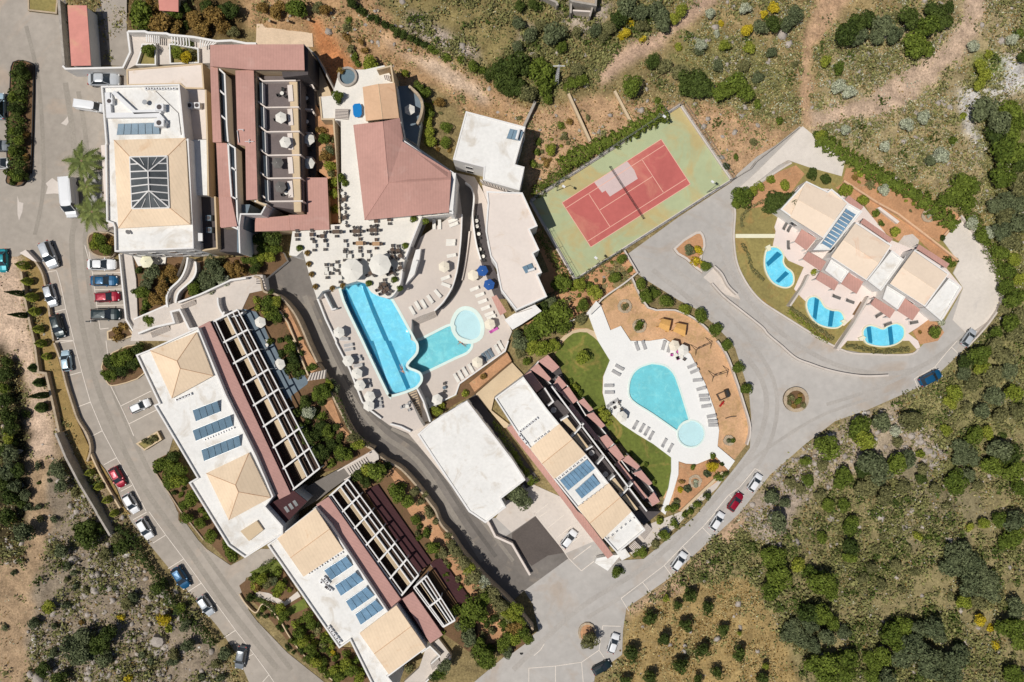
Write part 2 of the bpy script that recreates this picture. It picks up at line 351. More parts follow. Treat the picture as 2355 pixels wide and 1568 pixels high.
ZONES = [ # polygon, colour, jitter in units, strength
 (d('-200,600 -200,1800 640,1800 300,1200 250,1100 180,1040 130,900 40,600'), c_(154, 134, 108), 14, 1),
 (d('-200,590 45,590 60,700 90,850 130,1000 120,1080 60,1050 70,900 40,820 -20,800 -200,760'), c_(206, 180, 156), 8, 1),
 (d('-200,800 20,800 50,900 68,1010 66,1100 60,1240 40,1300 -200,1300'), c_(66, 58, 40), 12, 1),
 (d('70,1050 140,1060 170,1150 110,1230 90,1400 60,1568 -200,1800 -200,1330 60,1290'), c_(172, 146, 116), 16, 1),
 (d('120,1080 200,1080 330,1320 460,1420 540,1600 80,1600 60,1450 110,1300'), c_(146, 132, 114), 16, 1),
 (d('280,-60 560,-60 560,85 480,95 290,75'), c_(104, 86, 56), 8, 1),
 (d('560,-60 860,-60 900,50 1180,230 1200,300 1060,260 1000,200 780,190 720,90 560,60'), c_(176, 142, 105), 10, 1),
 (d('705,40 735,50 800,130 838,200 760,200 725,110'), c_(190, 128, 84), 5, 1),
 (d('850,60 900,110 960,150 1080,190 1140,240 1205,296 1215,450 1225,440 1560,243 1680,415 1800,330 1838,290 1780,300 1620,232 1480,238 1370,215 1250,245 1180,230 1060,170 900,80'), c_(190, 155, 120), 10, 1),
 (smooth(d('868,80 930,125 1010,140 1080,190 1130,232 1060,215 960,150 880,100')), c_(214, 188, 162), 6, 1),
 (d('870,-60 1700,-60 1650,10 1500,120 1370,200 1200,240 1130,165 1000,120 900,50'), c_(140, 126, 84), 14, 1),
 (d('940,25 1000,60 1090,110 1105,140 1010,110 930,60'), c_(184, 168, 156), 6, 1),
 (smooth(d('1270,10 1310,60 1350,85 1400,30 1390,0 1290,0'), 4), c_(176, 162, 146), 6, 1),
 (smooth(d('1190,110 1210,130 1230,70 1200,60'), 4), c_(186, 174, 164), 4, .8),
 (d('1480,130 1560,60 1700,-60 2600,-60 2600,700 2330,700 2270,560 1950,340 1838,290 1780,300 1700,240 1600,220 1500,180'), c_(158, 138, 98), 14, 1),
 (d('1930,60 2230,-20 2420,-60 2420,340 2260,480 1990,360 1850,300 1880,220'), c_(166, 150, 114), 16, .9),
 (smooth(d('1375,200 1400,185 1480,140 1560,80 1640,20 1700,-60 1650,-60 1590,10 1520,70 1440,110 1380,165'), 4), c_(194, 164, 140), 12, 1),
 (smooth(d('1838,290 1835,180 1850,60 1900,-40 1940,-60 1985,-40 1905,70 1865,130 1862,220 1870,290'), 4), c_(192, 158, 126), 12, 1),
 (smooth(d('1850,255 1960,240 2040,185 2110,140 2160,105 2205,50 2235,-60 2270,-60 2258,40 2218,115 2172,165 2115,222 2030,262 1930,278 1870,295'), 4), c_(198, 172, 148), 14, 1),
 (d('2200,210 2260,190 2300,130 2350,120 2354,200 2300,230 2230,280 2270,340 2260,370 2215,300'), c_(206, 202, 198), 8, 1),
 (d('2235,130 2290,110 2310,160 2270,220 2235,200'), c_(112, 128, 48), 8, .9),
 (d('1520,140 1620,60 1760,100 1820,210 1760,260 1640,190'), c_(128, 126, 78), 16, .8),
 (d('2240,300 2600,100 2600,720 2330,700 2275,560 2270,450'), c_(112, 112, 62), 14, .9),
 (d('1440,1400 1540,1332 1700,1180 1850,1022 1995,942 2135,880 2305,700 2600,600 2600,1800 1350,1800 1430,1505'), c_(146, 134, 96), 10, 1),
 (d('2060,900 2180,830 2300,720 2500,700 2500,1000 2200,1010'), c_(142, 136, 92), 16, .9),
 (d('1850,1025 1990,945 2060,930 2180,1050 2130,1120 1980,1080 1850,1150 1760,1160 1780,1090'), c_(174, 158, 138), 14, .9),
 (d('1700,1190 1780,1100 1860,1060 1830,1160 1790,1260 1730,1240'), c_(166, 150, 136), 10, .9),
 (d('1440,1400 1540,1335 1700,1180 1720,1210 1640,1300 1560,1370 1440,1440'), c_(190, 160, 132), 6, 1),
 (d('1432,1505 1440,1420 1560,1350 1640,1330 1720,1330 1770,1400 1850,1600 1900,1700 1380,1700'), c_(164, 140, 94), 10, 1),
 (d('2080,1060 2200,1040 2280,1180 2200,1290 2060,1260 2040,1180'), c_(136, 126, 98), 20, .8),
]
GS = 0.55
gx = np.arange(-150, 150.01, GS); gy = np.arange(-105, 105.01, GS)
GX, GY = np.meshgrid(gx, gy)
PX = GX/K+CX; PY = CY-GY/K
J1 = (fbm(PX, PY, 40, 11)-.5)*2; J2 = (fbm(PX, PY, 40, 51)-.5)*2; J3 = (vnoise(PX, PY, 9, 91)-.5)*2; J4 = (vnoise(PX, PY, 9, 131)-.5)*2
GC = np.zeros(GX.shape+(4,)); GC[..., :3] = c_(142, 126, 88); GC[..., 3] = 1
for poly, col, jit, st in ZONES:
    m_ = pmask(PX+J1*jit*1.6+J3*jit*.5, PY+J2*jit*1.6+J4*jit*.5, poly).astype(float)
    for _ in range(4 if jit < 9 else 3): m_[1:-1, 1:-1] = (m_[1:-1, 1:-1]*2+m_[:-2, 1:-1]+m_[2:, 1:-1]+m_[1:-1, :-2]+m_[1:-1, 2:])/6
    a = (m_*st)[..., None]; GC[..., :3] = GC[..., :3]*(1-a)+np.array(col)*a
dev = np.zeros(GX.shape, bool)
for p in DEV: dev |= pmask(PX, PY, p)
wild = (~dev).astype(float)
for _ in range(9):
    wild[1:-1, 1:-1] = (wild[1:-1, 1:-1]*2+wild[:-2, 1:-1]+wild[2:, 1:-1]+wild[1:-1, :-2]+wild[1:-1, 2:])/6
wild = np.clip((wild-.55)*2.2, 0, 1); wild[dev] = 0
GZ = -.08+wild*(fbm(PX, PY, 90, 5, 5)-.38)*2.2+wild*(vnoise(PX, PY, 12, 77)-.5)*.35
def gz(px, py):
    x = (px-CX)*K; y = (CY-py)*K
    i = int(round((y+105)/GS)); j = int(round((x+150)/GS))
    return float(GZ[min(max(i, 0), GZ.shape[0]-1), min(max(j, 0), GZ.shape[1]-1)])
def is_dev(px, py, pad=0):
    x = (px-CX)*K; y = (CY-py)*K
    i = int(round((y+105)/GS)); j = int(round((x+150)/GS))
    if not (0 <= i < GZ.shape[0] and 0 <= j < GZ.shape[1]): return False
    return wild[i, j] < .02+pad
mg = bpy.data.materials.new('terrain'); mg.use_nodes = True; n = mg.node_tree.nodes; l = mg.node_tree.links
b = n['Principled BSDF']; b.inputs['Roughness'].default_value = .95; b.inputs['Specular IOR Level'].default_value = .1
at = n.new('ShaderNodeAttribute'); at.attribute_name = 'soil'
g = n.new('ShaderNodeNewGeometry')
def nz(sc, det, lo, hi, a, bb):
    x = n.new('ShaderNodeTexNoise'); x.inputs['Scale'].default_value = sc; x.inputs['Detail'].default_value = det; x.inputs['Roughness'].default_value = .7
    l.new(g.outputs['Position'], x.inputs['Vector'])
    y = n.new('ShaderNodeMapRange'); y.inputs[1].default_value = lo; y.inputs[2].default_value = hi; y.inputs[3].default_value = a; y.inputs[4].default_value = bb
    l.new(x.outputs['Fac'], y.inputs[0]); return y.outputs[0], x.outputs['Fac']
f1, _ = nz(.35, 8, .3, .7, .6, 1.34); f2, h2 = nz(2.6, 6, .32, .68, .6, 1.38)
mm = n.new('ShaderNodeMath'); mm.operation = 'MULTIPLY'; l.new(f1, mm.inputs[0]); l.new(f2, mm.inputs[1])
pale, _ = nz(.9, 6, .6, .72, 0, .55)
mx = n.new('ShaderNodeMix'); mx.data_type = 'RGBA'; l.new(pale, mx.inputs[0]); l.new(at.outputs['Color'], mx.inputs[6]); mx.inputs[7].default_value = (*c_(196, 178, 146), 1)
dk, _ = nz(1.4, 6, .58, .68, 0, .6)
mx2 = n.new('ShaderNodeMix'); mx2.data_type = 'RGBA'; l.new(dk, mx2.inputs[0]); l.new(mx.outputs[2], mx2.inputs[6]); mx2.inputs[7].default_value = (*c_(86, 84, 50), 1)
vm = n.new('ShaderNodeVectorMath'); vm.operation = 'SCALE'; l.new(mx2.outputs[2], vm.inputs[0]); l.new(mm.outputs[0], vm.inputs['Scale']); l.new(vm.outputs[0], b.inputs['Base Color'])
bp = n.new('ShaderNodeBump'); bp.inputs['Strength'].default_value = 1; bp.inputs['Distance'].default_value = .18; l.new(h2, bp.inputs['Height']); l.new(bp.outputs[0], b.inputs['Normal'])
MATS['terrain'] = mg
ny, nx = GX.shape
vs = np.stack([GX, GY, GZ], -1).reshape(-1, 3)
ii = np.arange(ny*nx).reshape(ny, nx); q = np.stack([ii[:-1, :-1], ii[:-1, 1:], ii[1:, 1:], ii[1:, :-1]], -1).reshape(-1, 4)
# skirt to the horizon
edge = list(ii[0, :])+list(ii[1:, -1])+list(ii[-1, -2::-1])+list(ii[-2:0:-1, 0])
far = vs[edge]*np.array([14, 14, 0])+np.array([0, 0, -.5]); k0 = len(vs); vs = np.concatenate([vs, far]); ne = len(edge)
e1 = np.array(edge); e2 = np.roll(e1, -1); f1_ = np.arange(ne)+k0; f2_ = np.roll(f1_, -1)
q = np.concatenate([q, np.stack([e1, f1_, f2_, e2], -1)])
def np_mesh(name, verts, quads, m, colour=None, smooth_=False):
    me = bpy.data.meshes.new(name); me.vertices.add(len(verts)); me.vertices.foreach_set('co', np.asarray(verts, np.float32).ravel())
    nq, kk = quads.shape
    me.loops.add(nq*kk); me.loops.foreach_set('vertex_index', quads.astype(np.int32).ravel())
    me.polygons.add(nq); me.polygons.foreach_set('loop_start', np.arange(0, nq*kk, kk, dtype=np.int32)); me.polygons.foreach_set('loop_total', np.full(nq, kk, np.int32))
    if smooth_: me.polygons.foreach_set('use_smooth', np.ones(nq, bool))
    if colour is not None:
        ca = me.color_attributes.new('soil', 'FLOAT_COLOR', 'POINT'); ca.data.foreach_set('color', np.asarray(colour, np.float32).ravel())
    me.materials.append(MATS[m]); me.update(); me.validate()
    return me
cols = GC.reshape(-1, 4); cols = np.concatenate([cols, cols[edge]])
me = np_mesh('ground', vs, q, 'terrain', cols, True)
og = bpy.data.objects.new('ground', me); COL.objects.link(og); og['kind'] = 'structure'
# ------------------------------------------------------------------ roads and markings
sheet('parking_road', ROAD_L, .02, 'road_tan')
sheet('road', ROAD_R, .024, 'road_grey')
sheet('driveway', DRIVE, .034, 'road_dark')
sheet('ramp_asphalt', t(2,3,'0,200 215,45 485,378 330,405 180,500 0,290'), .044, 'asphalt_black')
sheet('garage_forecourt', d('1140,1190 1165,1150 1222,1112 1340,1165 1376,1240 1300,1272 1230,1186 1177,1225'), .028, 'concrete_pale')
def lines(name, segs, wd=.14, z=.05):
    mb = MB()
    for s_ in segs:
        p = W(s_, z)
        for i in range(len(p)-1):
            a, b_ = p[i], p[i+1]; dv = (b_-a); 
            if dv.length < .01: continue
            dv.normalize(); nn_ = Vector((-dv.y, dv.x))*wd/2
            mb.prism([a-nn_, b_-nn_, b_+nn_, a+nn_], z+.0008*i, z+.0008*i)
    return struct(name, mb, 'line_paint')

def tyre(pts, wd, z, m):
    return struct('tyre_tracks', MB().wall(W(smooth(pts, 4), z), wd, z-.001, z), [m])
for k_, (s_, m_, z_, w_) in enumerate([
    ('150,190 170,330 175,480 165,560 180,700 215,860 260,980 330,1120 430,1260 520,1390 640,1540', 'track_tan', .027, 1.1), ('180,210 200,340 205,480 195,560 210,690 244,850 290,970 358,1110 455,1250 548,1380 670,1540', 'track_tan', .0275, .9),
    ('60,60 90,200 100,420 80,540', 'track_tan', .028, .8), ('1500,620 1600,700 1700,800 1760,900 1740,1020 1640,1150 1500,1290 1330,1400 1180,1540', 'track_grey', .031, 1.0), ('1540,610 1640,690 1730,790 1785,900 1765,1030 1665,1165 1520,1310 1350,1420', 'track_grey', .0315, .8),
    ('1650,560 1720,690 1830,790 1960,850 2100,850 2230,760 2280,690', 'track_grey', .032, .9), ('1900,930 2020,890 2140,830 2250,740', 'track_grey', .0325, .7), ('1700,1080 1780,1020 1900,950 2060,900', 'track_grey', .033, .6),
    ('700,680 760,820 820,930 880,1000 960,1060 1040,1180 1110,1290', 'track_drive', .037, 1.0), ('725,690 785,830 845,935 905,990 985,1055 1065,1175 1140,1280', 'track_drive_dark', .0375, .8), ('900,985 990,1040 1080,1160 1180,1290', 'track_drive', .038, .7)]):
    tyre(d(s_), w_, z_, m_)
# ------------------------------------------------------------------ prototypes, built once and copied
PROTO = {}
KIDS = {}
def spawn(key, x=None, y=None, z=0.0, rz=0.0, sc=1.0, label=None, cat=None, group=None, name=None, paint_=None, loc=None, scz=None):
    root, kids = PROTO[key]
    r = root.copy(); COL.objects.link(r)
    if name: r.name = name
    r.location = V(x, y, z) if loc is None else loc
    r.rotation_euler = (0, 0, rz); r.scale = (sc, sc, sc if scz is None else scz)
    def rec(kk, par):
        for ch, sub in kk:
            c = ch.copy(); COL.objects.link(c); c.parent = par
            if paint_ and ch.get('paint'):
                c.material_slots[0].link = 'OBJECT'; c.material_slots[0].material = MATS[paint_[ch['paint']-1]] if isinstance(paint_, (list, tuple)) else MATS[paint_]
            if 'paint' in c: del c['paint']
            rec(sub, c)
    if r.type == 'MESH' and paint_:
        r.material_slots[0].link = 'OBJECT'; r.material_slots[0].material = MATS[paint_]
    if 'paint' in r: del r['paint']
    rec(kids, r)
    tag(r, label, cat, group); return r
def tree_of(o):
    return [(c, tree_of(c)) for c in o.children]
def proto(key, root):
    PROTO[key] = (root, tree_of(root))
def drop_protos():
    def rec(o, kk):
        for c, s_ in kk: rec(c, s_)
        bpy.data.objects.remove(o, do_unlink=True)
    for r, kk in PROTO.values(): rec(r, kk)
def empty0(name):
    o = bpy.data.objects.new(name, None); COL.objects.link(o); o.empty_display_size = .3; return o

def make_car(key, Ln, Wd, zb, zr, cab, roof, bed=None):
    root = empty0('car' if key not in ('van', 'pickup') else key)
    h = Ln/2; st = [(-h, .27*Wd, .66*zb), (-h+.05, .35*Wd, .8*zb), (-h+.16, .42*Wd, .92*zb), (-h+.4, .47*Wd, zb), (-h+.9, .497*Wd, zb), (0, .5*Wd, zb), (h-1.2, .495*Wd, zb*.98), (h-.75, .485*Wd, zb*.93), (h-.42, .46*Wd, zb*.86), (h-.2, .41*Wd, zb*.77), (h-.06, .33*Wd, zb*.68), (h, .24*Wd, zb*.6)]
    if key == 'van': st = [(-h, .46*Wd, .95*zb), (-h+.1, .49*Wd, zb), (0, .5*Wd, zb), (h-1.0, .49*Wd, zb), (h-.4, .46*Wd, zb*.86), (h-.05, .38*Wd, zb*.66), (h, .33*Wd, zb*.6)]
    mb = MB(); rings = []
    for x, w_, z in st:
        rings.append([(x, -w_*.92, .22), (x, -w_, .45), (x, -w_*.97, z*.86), (x, -w_*.86, z), (x, 0, z*1.03), (x, w_*.86, z), (x, w_*.97, z*.86), (x, w_, .45), (x, w_*.92, .22)])
    for a, b_ in zip(rings, rings[1:]):
        for k in range(8): mb.face([a[k], a[k+1], b_[k+1], b_[k]][::-1])
    mb.face(rings[0][::-1]); mb.face(rings[-1])
    x0, x1, x2, x3 = cab[0], roof[0], roof[1], cab[1]; wb = Wd*.44; wr = Wd*.335 if key != 'van' else Wd*.41
    # roof panel, rounded edges
    zc = zr
    ra = [(x1+.22, -wr), (x2-.25, -wr), (x2-.06, -wr*.88), (x2, -wr*.6), (x2+.03, 0), (x2, wr*.6), (x2-.06, wr*.88), (x2-.25, wr), (x1+.22, wr), (x1+.05, wr*.85), (x1, wr*.5), (x1, -wr*.5), (x1+.05, -wr*.85)]; mx_ = (x1+x2)/2
    for k in range(len(ra)):
        p, q_ = ra[k], ra[(k+1) % len(ra)]; ip, iq = [(mx_+(v[0]-mx_)*.6, v[1]*.6) for v in (p, q_)]
        mb.face([(*p, zc-.05), (*q_, zc-.05), (*iq, zc), (*ip, zc)]); mb.face([(*ip, zc), (*iq, zc), (mx_, 0, zc+.015)])
    # pillars
    for sx, a, b_ in ((1, x3, x2), (-1, x0, x1)):
        for sy in (-1, 1): mb.tube((a, sy*wb, zb*.98), (b_, sy*wr, zc-.02), .05, .05, 4)
    if key == 'van':
        mb.prism([(x0-.02, -wb-.02), (x3-1.0, -wb-.02), (x3-1.0, wb+.02), (x0-.02, wb+.02)], zb*.9, zc-.06)
    bo = mb.build('body', 'car_white', root); bo['paint'] = 1
    for p_ in bo.data.polygons: p_.use_smooth = p_.index < 8*(len(rings)-1)
    g = MB()
    B = [(x0, -wb, zb*.99), (x3, -wb, zb*.97), (x3, wb, zb*.97), (x0, wb, zb*.99)]; T = [(x1+.02, -wr*.98, zc-.03), (x2-.02, -wr*.98, zc-.03), (x2-.02, wr*.98, zc-.03), (x1+.02, wr*.98, zc-.03)]
    for nm, ks in (('windscreen', (1,)), ('rear_window', (3,)), ('side_windows', (0, 2))):
        if key == 'van' and nm == 'side_windows': ks = (0, 2)
        g = MB()
        for k in ks: g.face([B[k], B[(k+1) % 4], T[(k+1) % 4], T[k]])
        g.build(nm, 'glass_dark', root)
    if bed:
        MB().prism([(bed[0], -wb*.92), (bed[1], -wb*.92), (bed[1], wb*.92), (bed[0], wb*.92)], zb*.9, zb*1.045).build('load_bed', 'floor_dark', root)
    wx = h-.78
    for sx in (-1, 1):
        for sy in (-1, 1):
            wh = MB().tube((sx*wx, sy*(Wd/2-.2), .32), (sx*wx, sy*(Wd/2+.005), .32), .32, .32, 14).build('wheel', 'tyre', root)
            MB().tube((sx*wx, sy*(Wd/2-.02), .32), (sx*wx, sy*(Wd/2+.02), .32), .2, .18, 10).build('rim', 'steel', wh)
    for sy in (-1, 1):
        MB().box((h-.14, sy*.33*Wd, zb*.64), (.2, .3, .13), sy*-.35).build('headlight', 'plastic_white', root)
        MB().box((-h+.04, sy*.36*Wd, zb*.78), (.1, .26, .14)).build('tail_light', 'lamp_red', root)
        m_ = MB().box((cab[1]-.35, sy*(Wd/2+.06), zb*1.02), (.14, .2, .13)).build('mirror', 'car_white', root); m_['paint'] = 1
    proto(key, root)
make_car('hatch', 4.1, 1.76, .95, 1.48, (-1.9, 1.0), (-1.5, .25))
make_car('sedan', 4.45, 1.78, .93, 1.43, (-1.72, 1.05), (-1.05, .3))
make_car('suv', 4.5, 1.85, 1.05, 1.68, (-2.0, 1.05), (-1.75, .4))
make_car('van', 5.5, 1.8, 1.15, 2.0, (-2.65, 2.0), (-2.6, 1.4))
make_car('pickup', 5.0, 1.82, 1.05, 1.7, (-.75, 1.35), (-.5, .65), bed=(-2.25, -.85))

def make_umbrella(key, rad, n, h, m, sag=.42):
    root = empty0('parasol')
    mb = MB()
    ring = [(rad*math.cos(2*math.pi*(k+.5)/n), rad*math.sin(2*math.pi*(k+.5)/n)) for k in range(n)]
    for k in range(n):
        a, b_ = ring[k], ring[(k+1) % n]
        mb.face([(a[0], a[1], h-sag), (b_[0], b_[1], h-sag), (0, 0, h)])
        mb.face([(a[0], a[1], h-sag-.14), (b_[0], b_[1], h-sag-.14), (b_[0], b_[1], h-sag), (a[0], a[1], h-sag)])
    c = mb.build('canopy', m, root); c['paint'] = 1
    mb = MB()
    for k in range(n): mb.tube((0, 0, h-.06), (ring[k][0]*.98, ring[k][1]*.98, h-sag-.02), .014, .014, 4)
    mb.build('ribs', 'wood_dark', root)
    MB().tube((0, 0, 0), (0, 0, h+.1), .03, .025, 8).build('pole', 'wood_dark', root)
    MB().tube((0, 0, 0), (0, 0, .1), .28, .24, 12).build('base', 'stone_grey', root)
    MB().tube((0, 0, h-.01), (0, 0, h+.12), .09, .02, 8).build('finial', m, root)
    proto(key, root)
make_umbrella('parasol6', 1.22, 6, 2.4, 'fabric_white')
make_umbrella('parasol8', 2.2, 8, 2.9, 'fabric_white', .6)

def make_lounger(key='lounger'):
    root = empty0('sun_lounger')
    mb = MB()
    for sy in (-.3, .3): mb.box((0, sy, .27), (1.9, .05, .05))
    for sx in (-.92, .92, .25): mb.box((sx, 0, .268), (.05, .56, .046))
    mb.build('frame', 'plastic_white', root)
    for sx in (-.8, .75):
        for sy in (-.29, .29): MB().box((sx, sy, .122), (.05, .05, .244)).build('leg', 'plastic_white', root)
    m_ = MB().box((.3, 0, .325), (1.28, .58, .05)).build('mattress', 'fabric_grey', root); m_['paint'] = 1
    m_ = MB().box((-.6, 0, .49), (.66, .58, .05), 0, 0, .52).build('backrest', 'fabric_grey', root); m_['paint'] = 1
    proto(key, root)
make_lounger()
def make_chair():
    root = empty0('chair')
    s_ = MB().box((0, 0, .45), (.5, .5, .06)).build('seat', 'rattan', root); s_['paint'] = 1
    s_ = MB().box((-.25, 0, .72), (.06, .5, .5)).build('backrest', 'rattan', root); s_['paint'] = 1
    for sx in (-.21, .21):
        for sy in (-.21, .21): MB().box((sx, sy, .21), (.045, .045, .42)).build('leg', 'black_metal', root)
    for sy in (-.25, .25): MB().box((0, sy, .64), (.44, .045, .04)).build('armrest', 'black_metal', root)
    proto('chair', root)
make_chair()
def make_table(key, sx, sy, rnd_=False, m='fabric_white'):
    root = empty0('table')
    if rnd_: o = MB().tube((0, 0, .71), (0, 0, .75), sx/2, sx/2, 20).build('tabletop', m, root)
    else: o = MB().box((0, 0, .73), (sx, sy, .04)).build('tabletop', m, root)
    o['paint'] = 1
    if rnd_:
        MB().tube((0, 0, 0.04), (0, 0, .71), .04, .04, 8).build('column', 'black_metal', root); MB().tube((0, 0, 0), (0, 0, .04), .24, .22, 12).build('foot', 'black_metal', root)
    else:
        for ax in (-1, 1):
            for ay in (-1, 1): MB().box((ax*(sx/2-.07), ay*(sy/2-.07), .355), (.05, .05, .71)).build('leg', 'black_metal', root)
    proto(key, root)
make_table('round_table', .8, .8, True); make_table('square_table', .85, .85); make_table('long_table', 1.5, .85)

# foliage
def crown_np(seed, n, R0, H0, zc, leaf, lumps=9, flat=.8, lumpr=(.38, .55)):
    rs = np.random.RandomState(seed)
    dc = rs.normal(size=(lumps, 3)); dc /= np.linalg.norm(dc, axis=1)[:, None]; dc *= (rs.rand(lumps, 1)**.5)*.62; dc[0] *= .1
    lr = rs.uniform(lumpr[0], lumpr[1], lumps)
    k = rs.randint(0, lumps, n); dv = rs.normal(size=(n, 3)); dv[:, 2] = np.abs(dv[:, 2])*1.1-.25; dv /= np.linalg.norm(dv, axis=1)[:, None]
    p = dc[k]+dv*(lr[k]*rs.uniform(.78, 1.04, n))[:, None]
    p *= np.array([R0, R0, H0]); p[:, 2] += zc
    nr = dv+rs.normal(size=(n, 3))*.55; nr /= np.linalg.norm(nr, axis=1)[:, None]
    return quads_np(rs, p, nr, leaf*rs.uniform(.6, 1.35, n))
def quads_np(rs, p, nr, sz, asp=.62):
    n = len(p); a = rs.normal(size=(n, 3)); u = np.cross(nr, a); u /= np.linalg.norm(u, axis=1)[:, None]+1e-9; v = np.cross(nr, u)
    u = u*sz[:, None]*.5; v = v*sz[:, None]*.5*asp
    vs = np.stack([p-u-v*.6, p+u*.2-v, p+u+v*.5, p-u*.3+v], 1).reshape(-1, 3)
    return vs, np.arange(n*4).reshape(n, 4)
def trunk_mb(h, r0, r1, limbs=4, spread=1.0, seed=0, lh=.8):
    rr = random.Random(seed); mb = MB(); mb.tube((0, 0, -.2), (0, 0, h), r0, r1, 8)
    for k in range(limbs):
        a = 6.283*k/limbs+rr.random(); mb.tube((0, 0, h*.7), (math.cos(a)*spread*.6, math.sin(a)*spread*.6, h+lh*rr.uniform(.5, 1)), r1*.8, r1*.3, 5)
    return mb
def make_plant(key, name, seed, n, R0, H0, zc, leaf, lumps=9, tr=None, m='leaf_green', lumpr=(.38, .55)):
    root = empty0(name)
    vs, q_ = crown_np(seed, n, R0, H0, zc, leaf, lumps, lumpr=lumpr)
    o = bpy.data.objects.new('crown' if tr else 'foliage', np_mesh('crown', vs, q_, m)); COL.objects.link(o); o.parent = root; o['paint'] = 1
    if tr: trunk_mb(*tr, seed=seed).build('trunk', 'bark', root)
    else: trunk_mb(max(zc*.8, .15), .05, .03, 4, R0*.5, seed, H0*.4).build('stems', 'bark', root)
    proto(key, root)
for i in range(5):
    make_plant('tree%d' % i, 'tree', 20+i, 1900, 2.5, 1.9, 2.5, .42, 16, (2.0, .16, .1, 5, 1.6), lumpr=(.3, .48))
    make_plant('big%d' % i, 'tree', 60+i, 4200, 4.2, 2.6, 2.6, .46, 30, (2.4, .28, .15, 6, 2.6), lumpr=(.22, .38))
    make_plant('shrub%d' % i, 'shrub', 40+i, 420, 1.0, .8, .5, .27, 8)
    make_plant('olive%d' % i, 'olive_tree', 90+i, 1300, 1.8, 1.5, 2.2, .3, 14, (1.9, .15, .09, 5, 1.2), 'leaf_dark', lumpr=(.28, .45))
def make_cypress(key, h, r, n, leaf):
    rs = np.random.RandomState(3); root = empty0('cypress')
    tt = rs.rand(n)**1.15; rad = r*np.sin(np.clip(tt*.92+.12, 0, 1)*math.pi)**.7*(1-tt*.55); a = rs.rand(n)*6.283
    rr = rad*rs.uniform(.75, 1.05, n); p = np.stack([np.cos(a)*rr, np.sin(a)*rr, .15+tt*h], 1)
    nr = np.stack([np.cos(a), np.sin(a), .5+rs.rand(n)], 1); nr /= np.linalg.norm(nr, axis=1)[:, None]
    vs, q_ = quads_np(rs, p, nr, leaf*rs.uniform(.7, 1.3, n))
    o = bpy.data.objects.new('foliage', np_mesh('foliage', vs, q_, 'leaf_dark')); COL.objects.link(o); o.parent = root; o['paint'] = 1
    MB().tube((0, 0, -.2), (0, 0, h*.85), .1, .03, 6).build('trunk', 'bark', root); proto(key, root)
make_cypress('cypress', 7.0, .75, 1100, .3); make_cypress('cone', 2.3, .75, 600, .2)
def make_palm(key, h, fr, nf, seed, m='leaf_palm'):
    rr = random.Random(seed); root = empty0('palm_tree'); mb = MB()
    for k in range(nf):
        a = 6.283*k/nf+rr.uniform(-.2, .2); el = rr.uniform(.1, .75); L = fr*rr.uniform(.8, 1.05); pts = []
        for j in range(9):
            u = j/8; x = L*u*math.cos(el*(1-u)); z = h+.1+L*(.55*math.sin(el)*u-.62*u*u*(1-.3*el)); pts.append(Vector((x*math.cos(a), x*math.sin(a), z)))
        sd = Vector((-math.sin(a), math.cos(a), 0))
        for j in range(8):
            p0, p1 = pts[j], pts[j+1]; dv = (p1-p0)
            for s_ in (-1, 1):
                for q2 in (0, .5):
                    b0 = p0+dv*q2; lw = .95*math.sin(min(1, (j+q2)/8+.12)*2.9)*fr/3.2
                    tip = b0+sd*s_*lw+dv*.9-Vector((0, 0, .22*lw)); mb.face([b0, b0+dv*.48, tip])
        for j in range(8):
            w0, w1 = [.34*math.sin(min(1, jj/8+.1)*2.9)*fr/3.2 for jj in (j, j+1)]
            for s_ in (-1, 1): mb.face([pts[j], pts[j+1], pts[j+1]+sd*s_*w1-Vector((0, 0, .05)), pts[j]+sd*s_*w0-Vector((0, 0, .05))])
        mb.tube(pts[0], pts[4], .035, .02, 4)
    o = mb.build('fronds', m, root); o['paint'] = 1
    if h > .5: MB().tube((0, 0, -.2), (0, 0, h+.15), .24, .17, 10).build('trunk', 'palm_bark', root)
    proto(key, root)
make_palm('palm', 5.5, 3.1, 13, 4); make_palm('cycad', .35, 1.3, 18, 6)
def make_agave():
    root = empty0('agave'); mb = MB(); rr = random.Random(2)
    for k in range(26):
        a = k*2.4; el = .25+1.0*(k/26); L = .9-.4*k/26; dx = Vector((math.cos(a)*math.cos(el), math.sin(a)*math.cos(el), math.sin(el))); sd = Vector((-math.sin(a), math.cos(a), 0))*.1
        mb.face([Vector((0, 0, .05))-sd, dx*L*.5-sd*1.1, dx*L, dx*L*.5+sd*1.1, Vector((0, 0, .05))+sd])
    o = mb.build('leaves', 'leaf_blue', root); o['paint'] = 1; proto('agave', root)
make_agave()
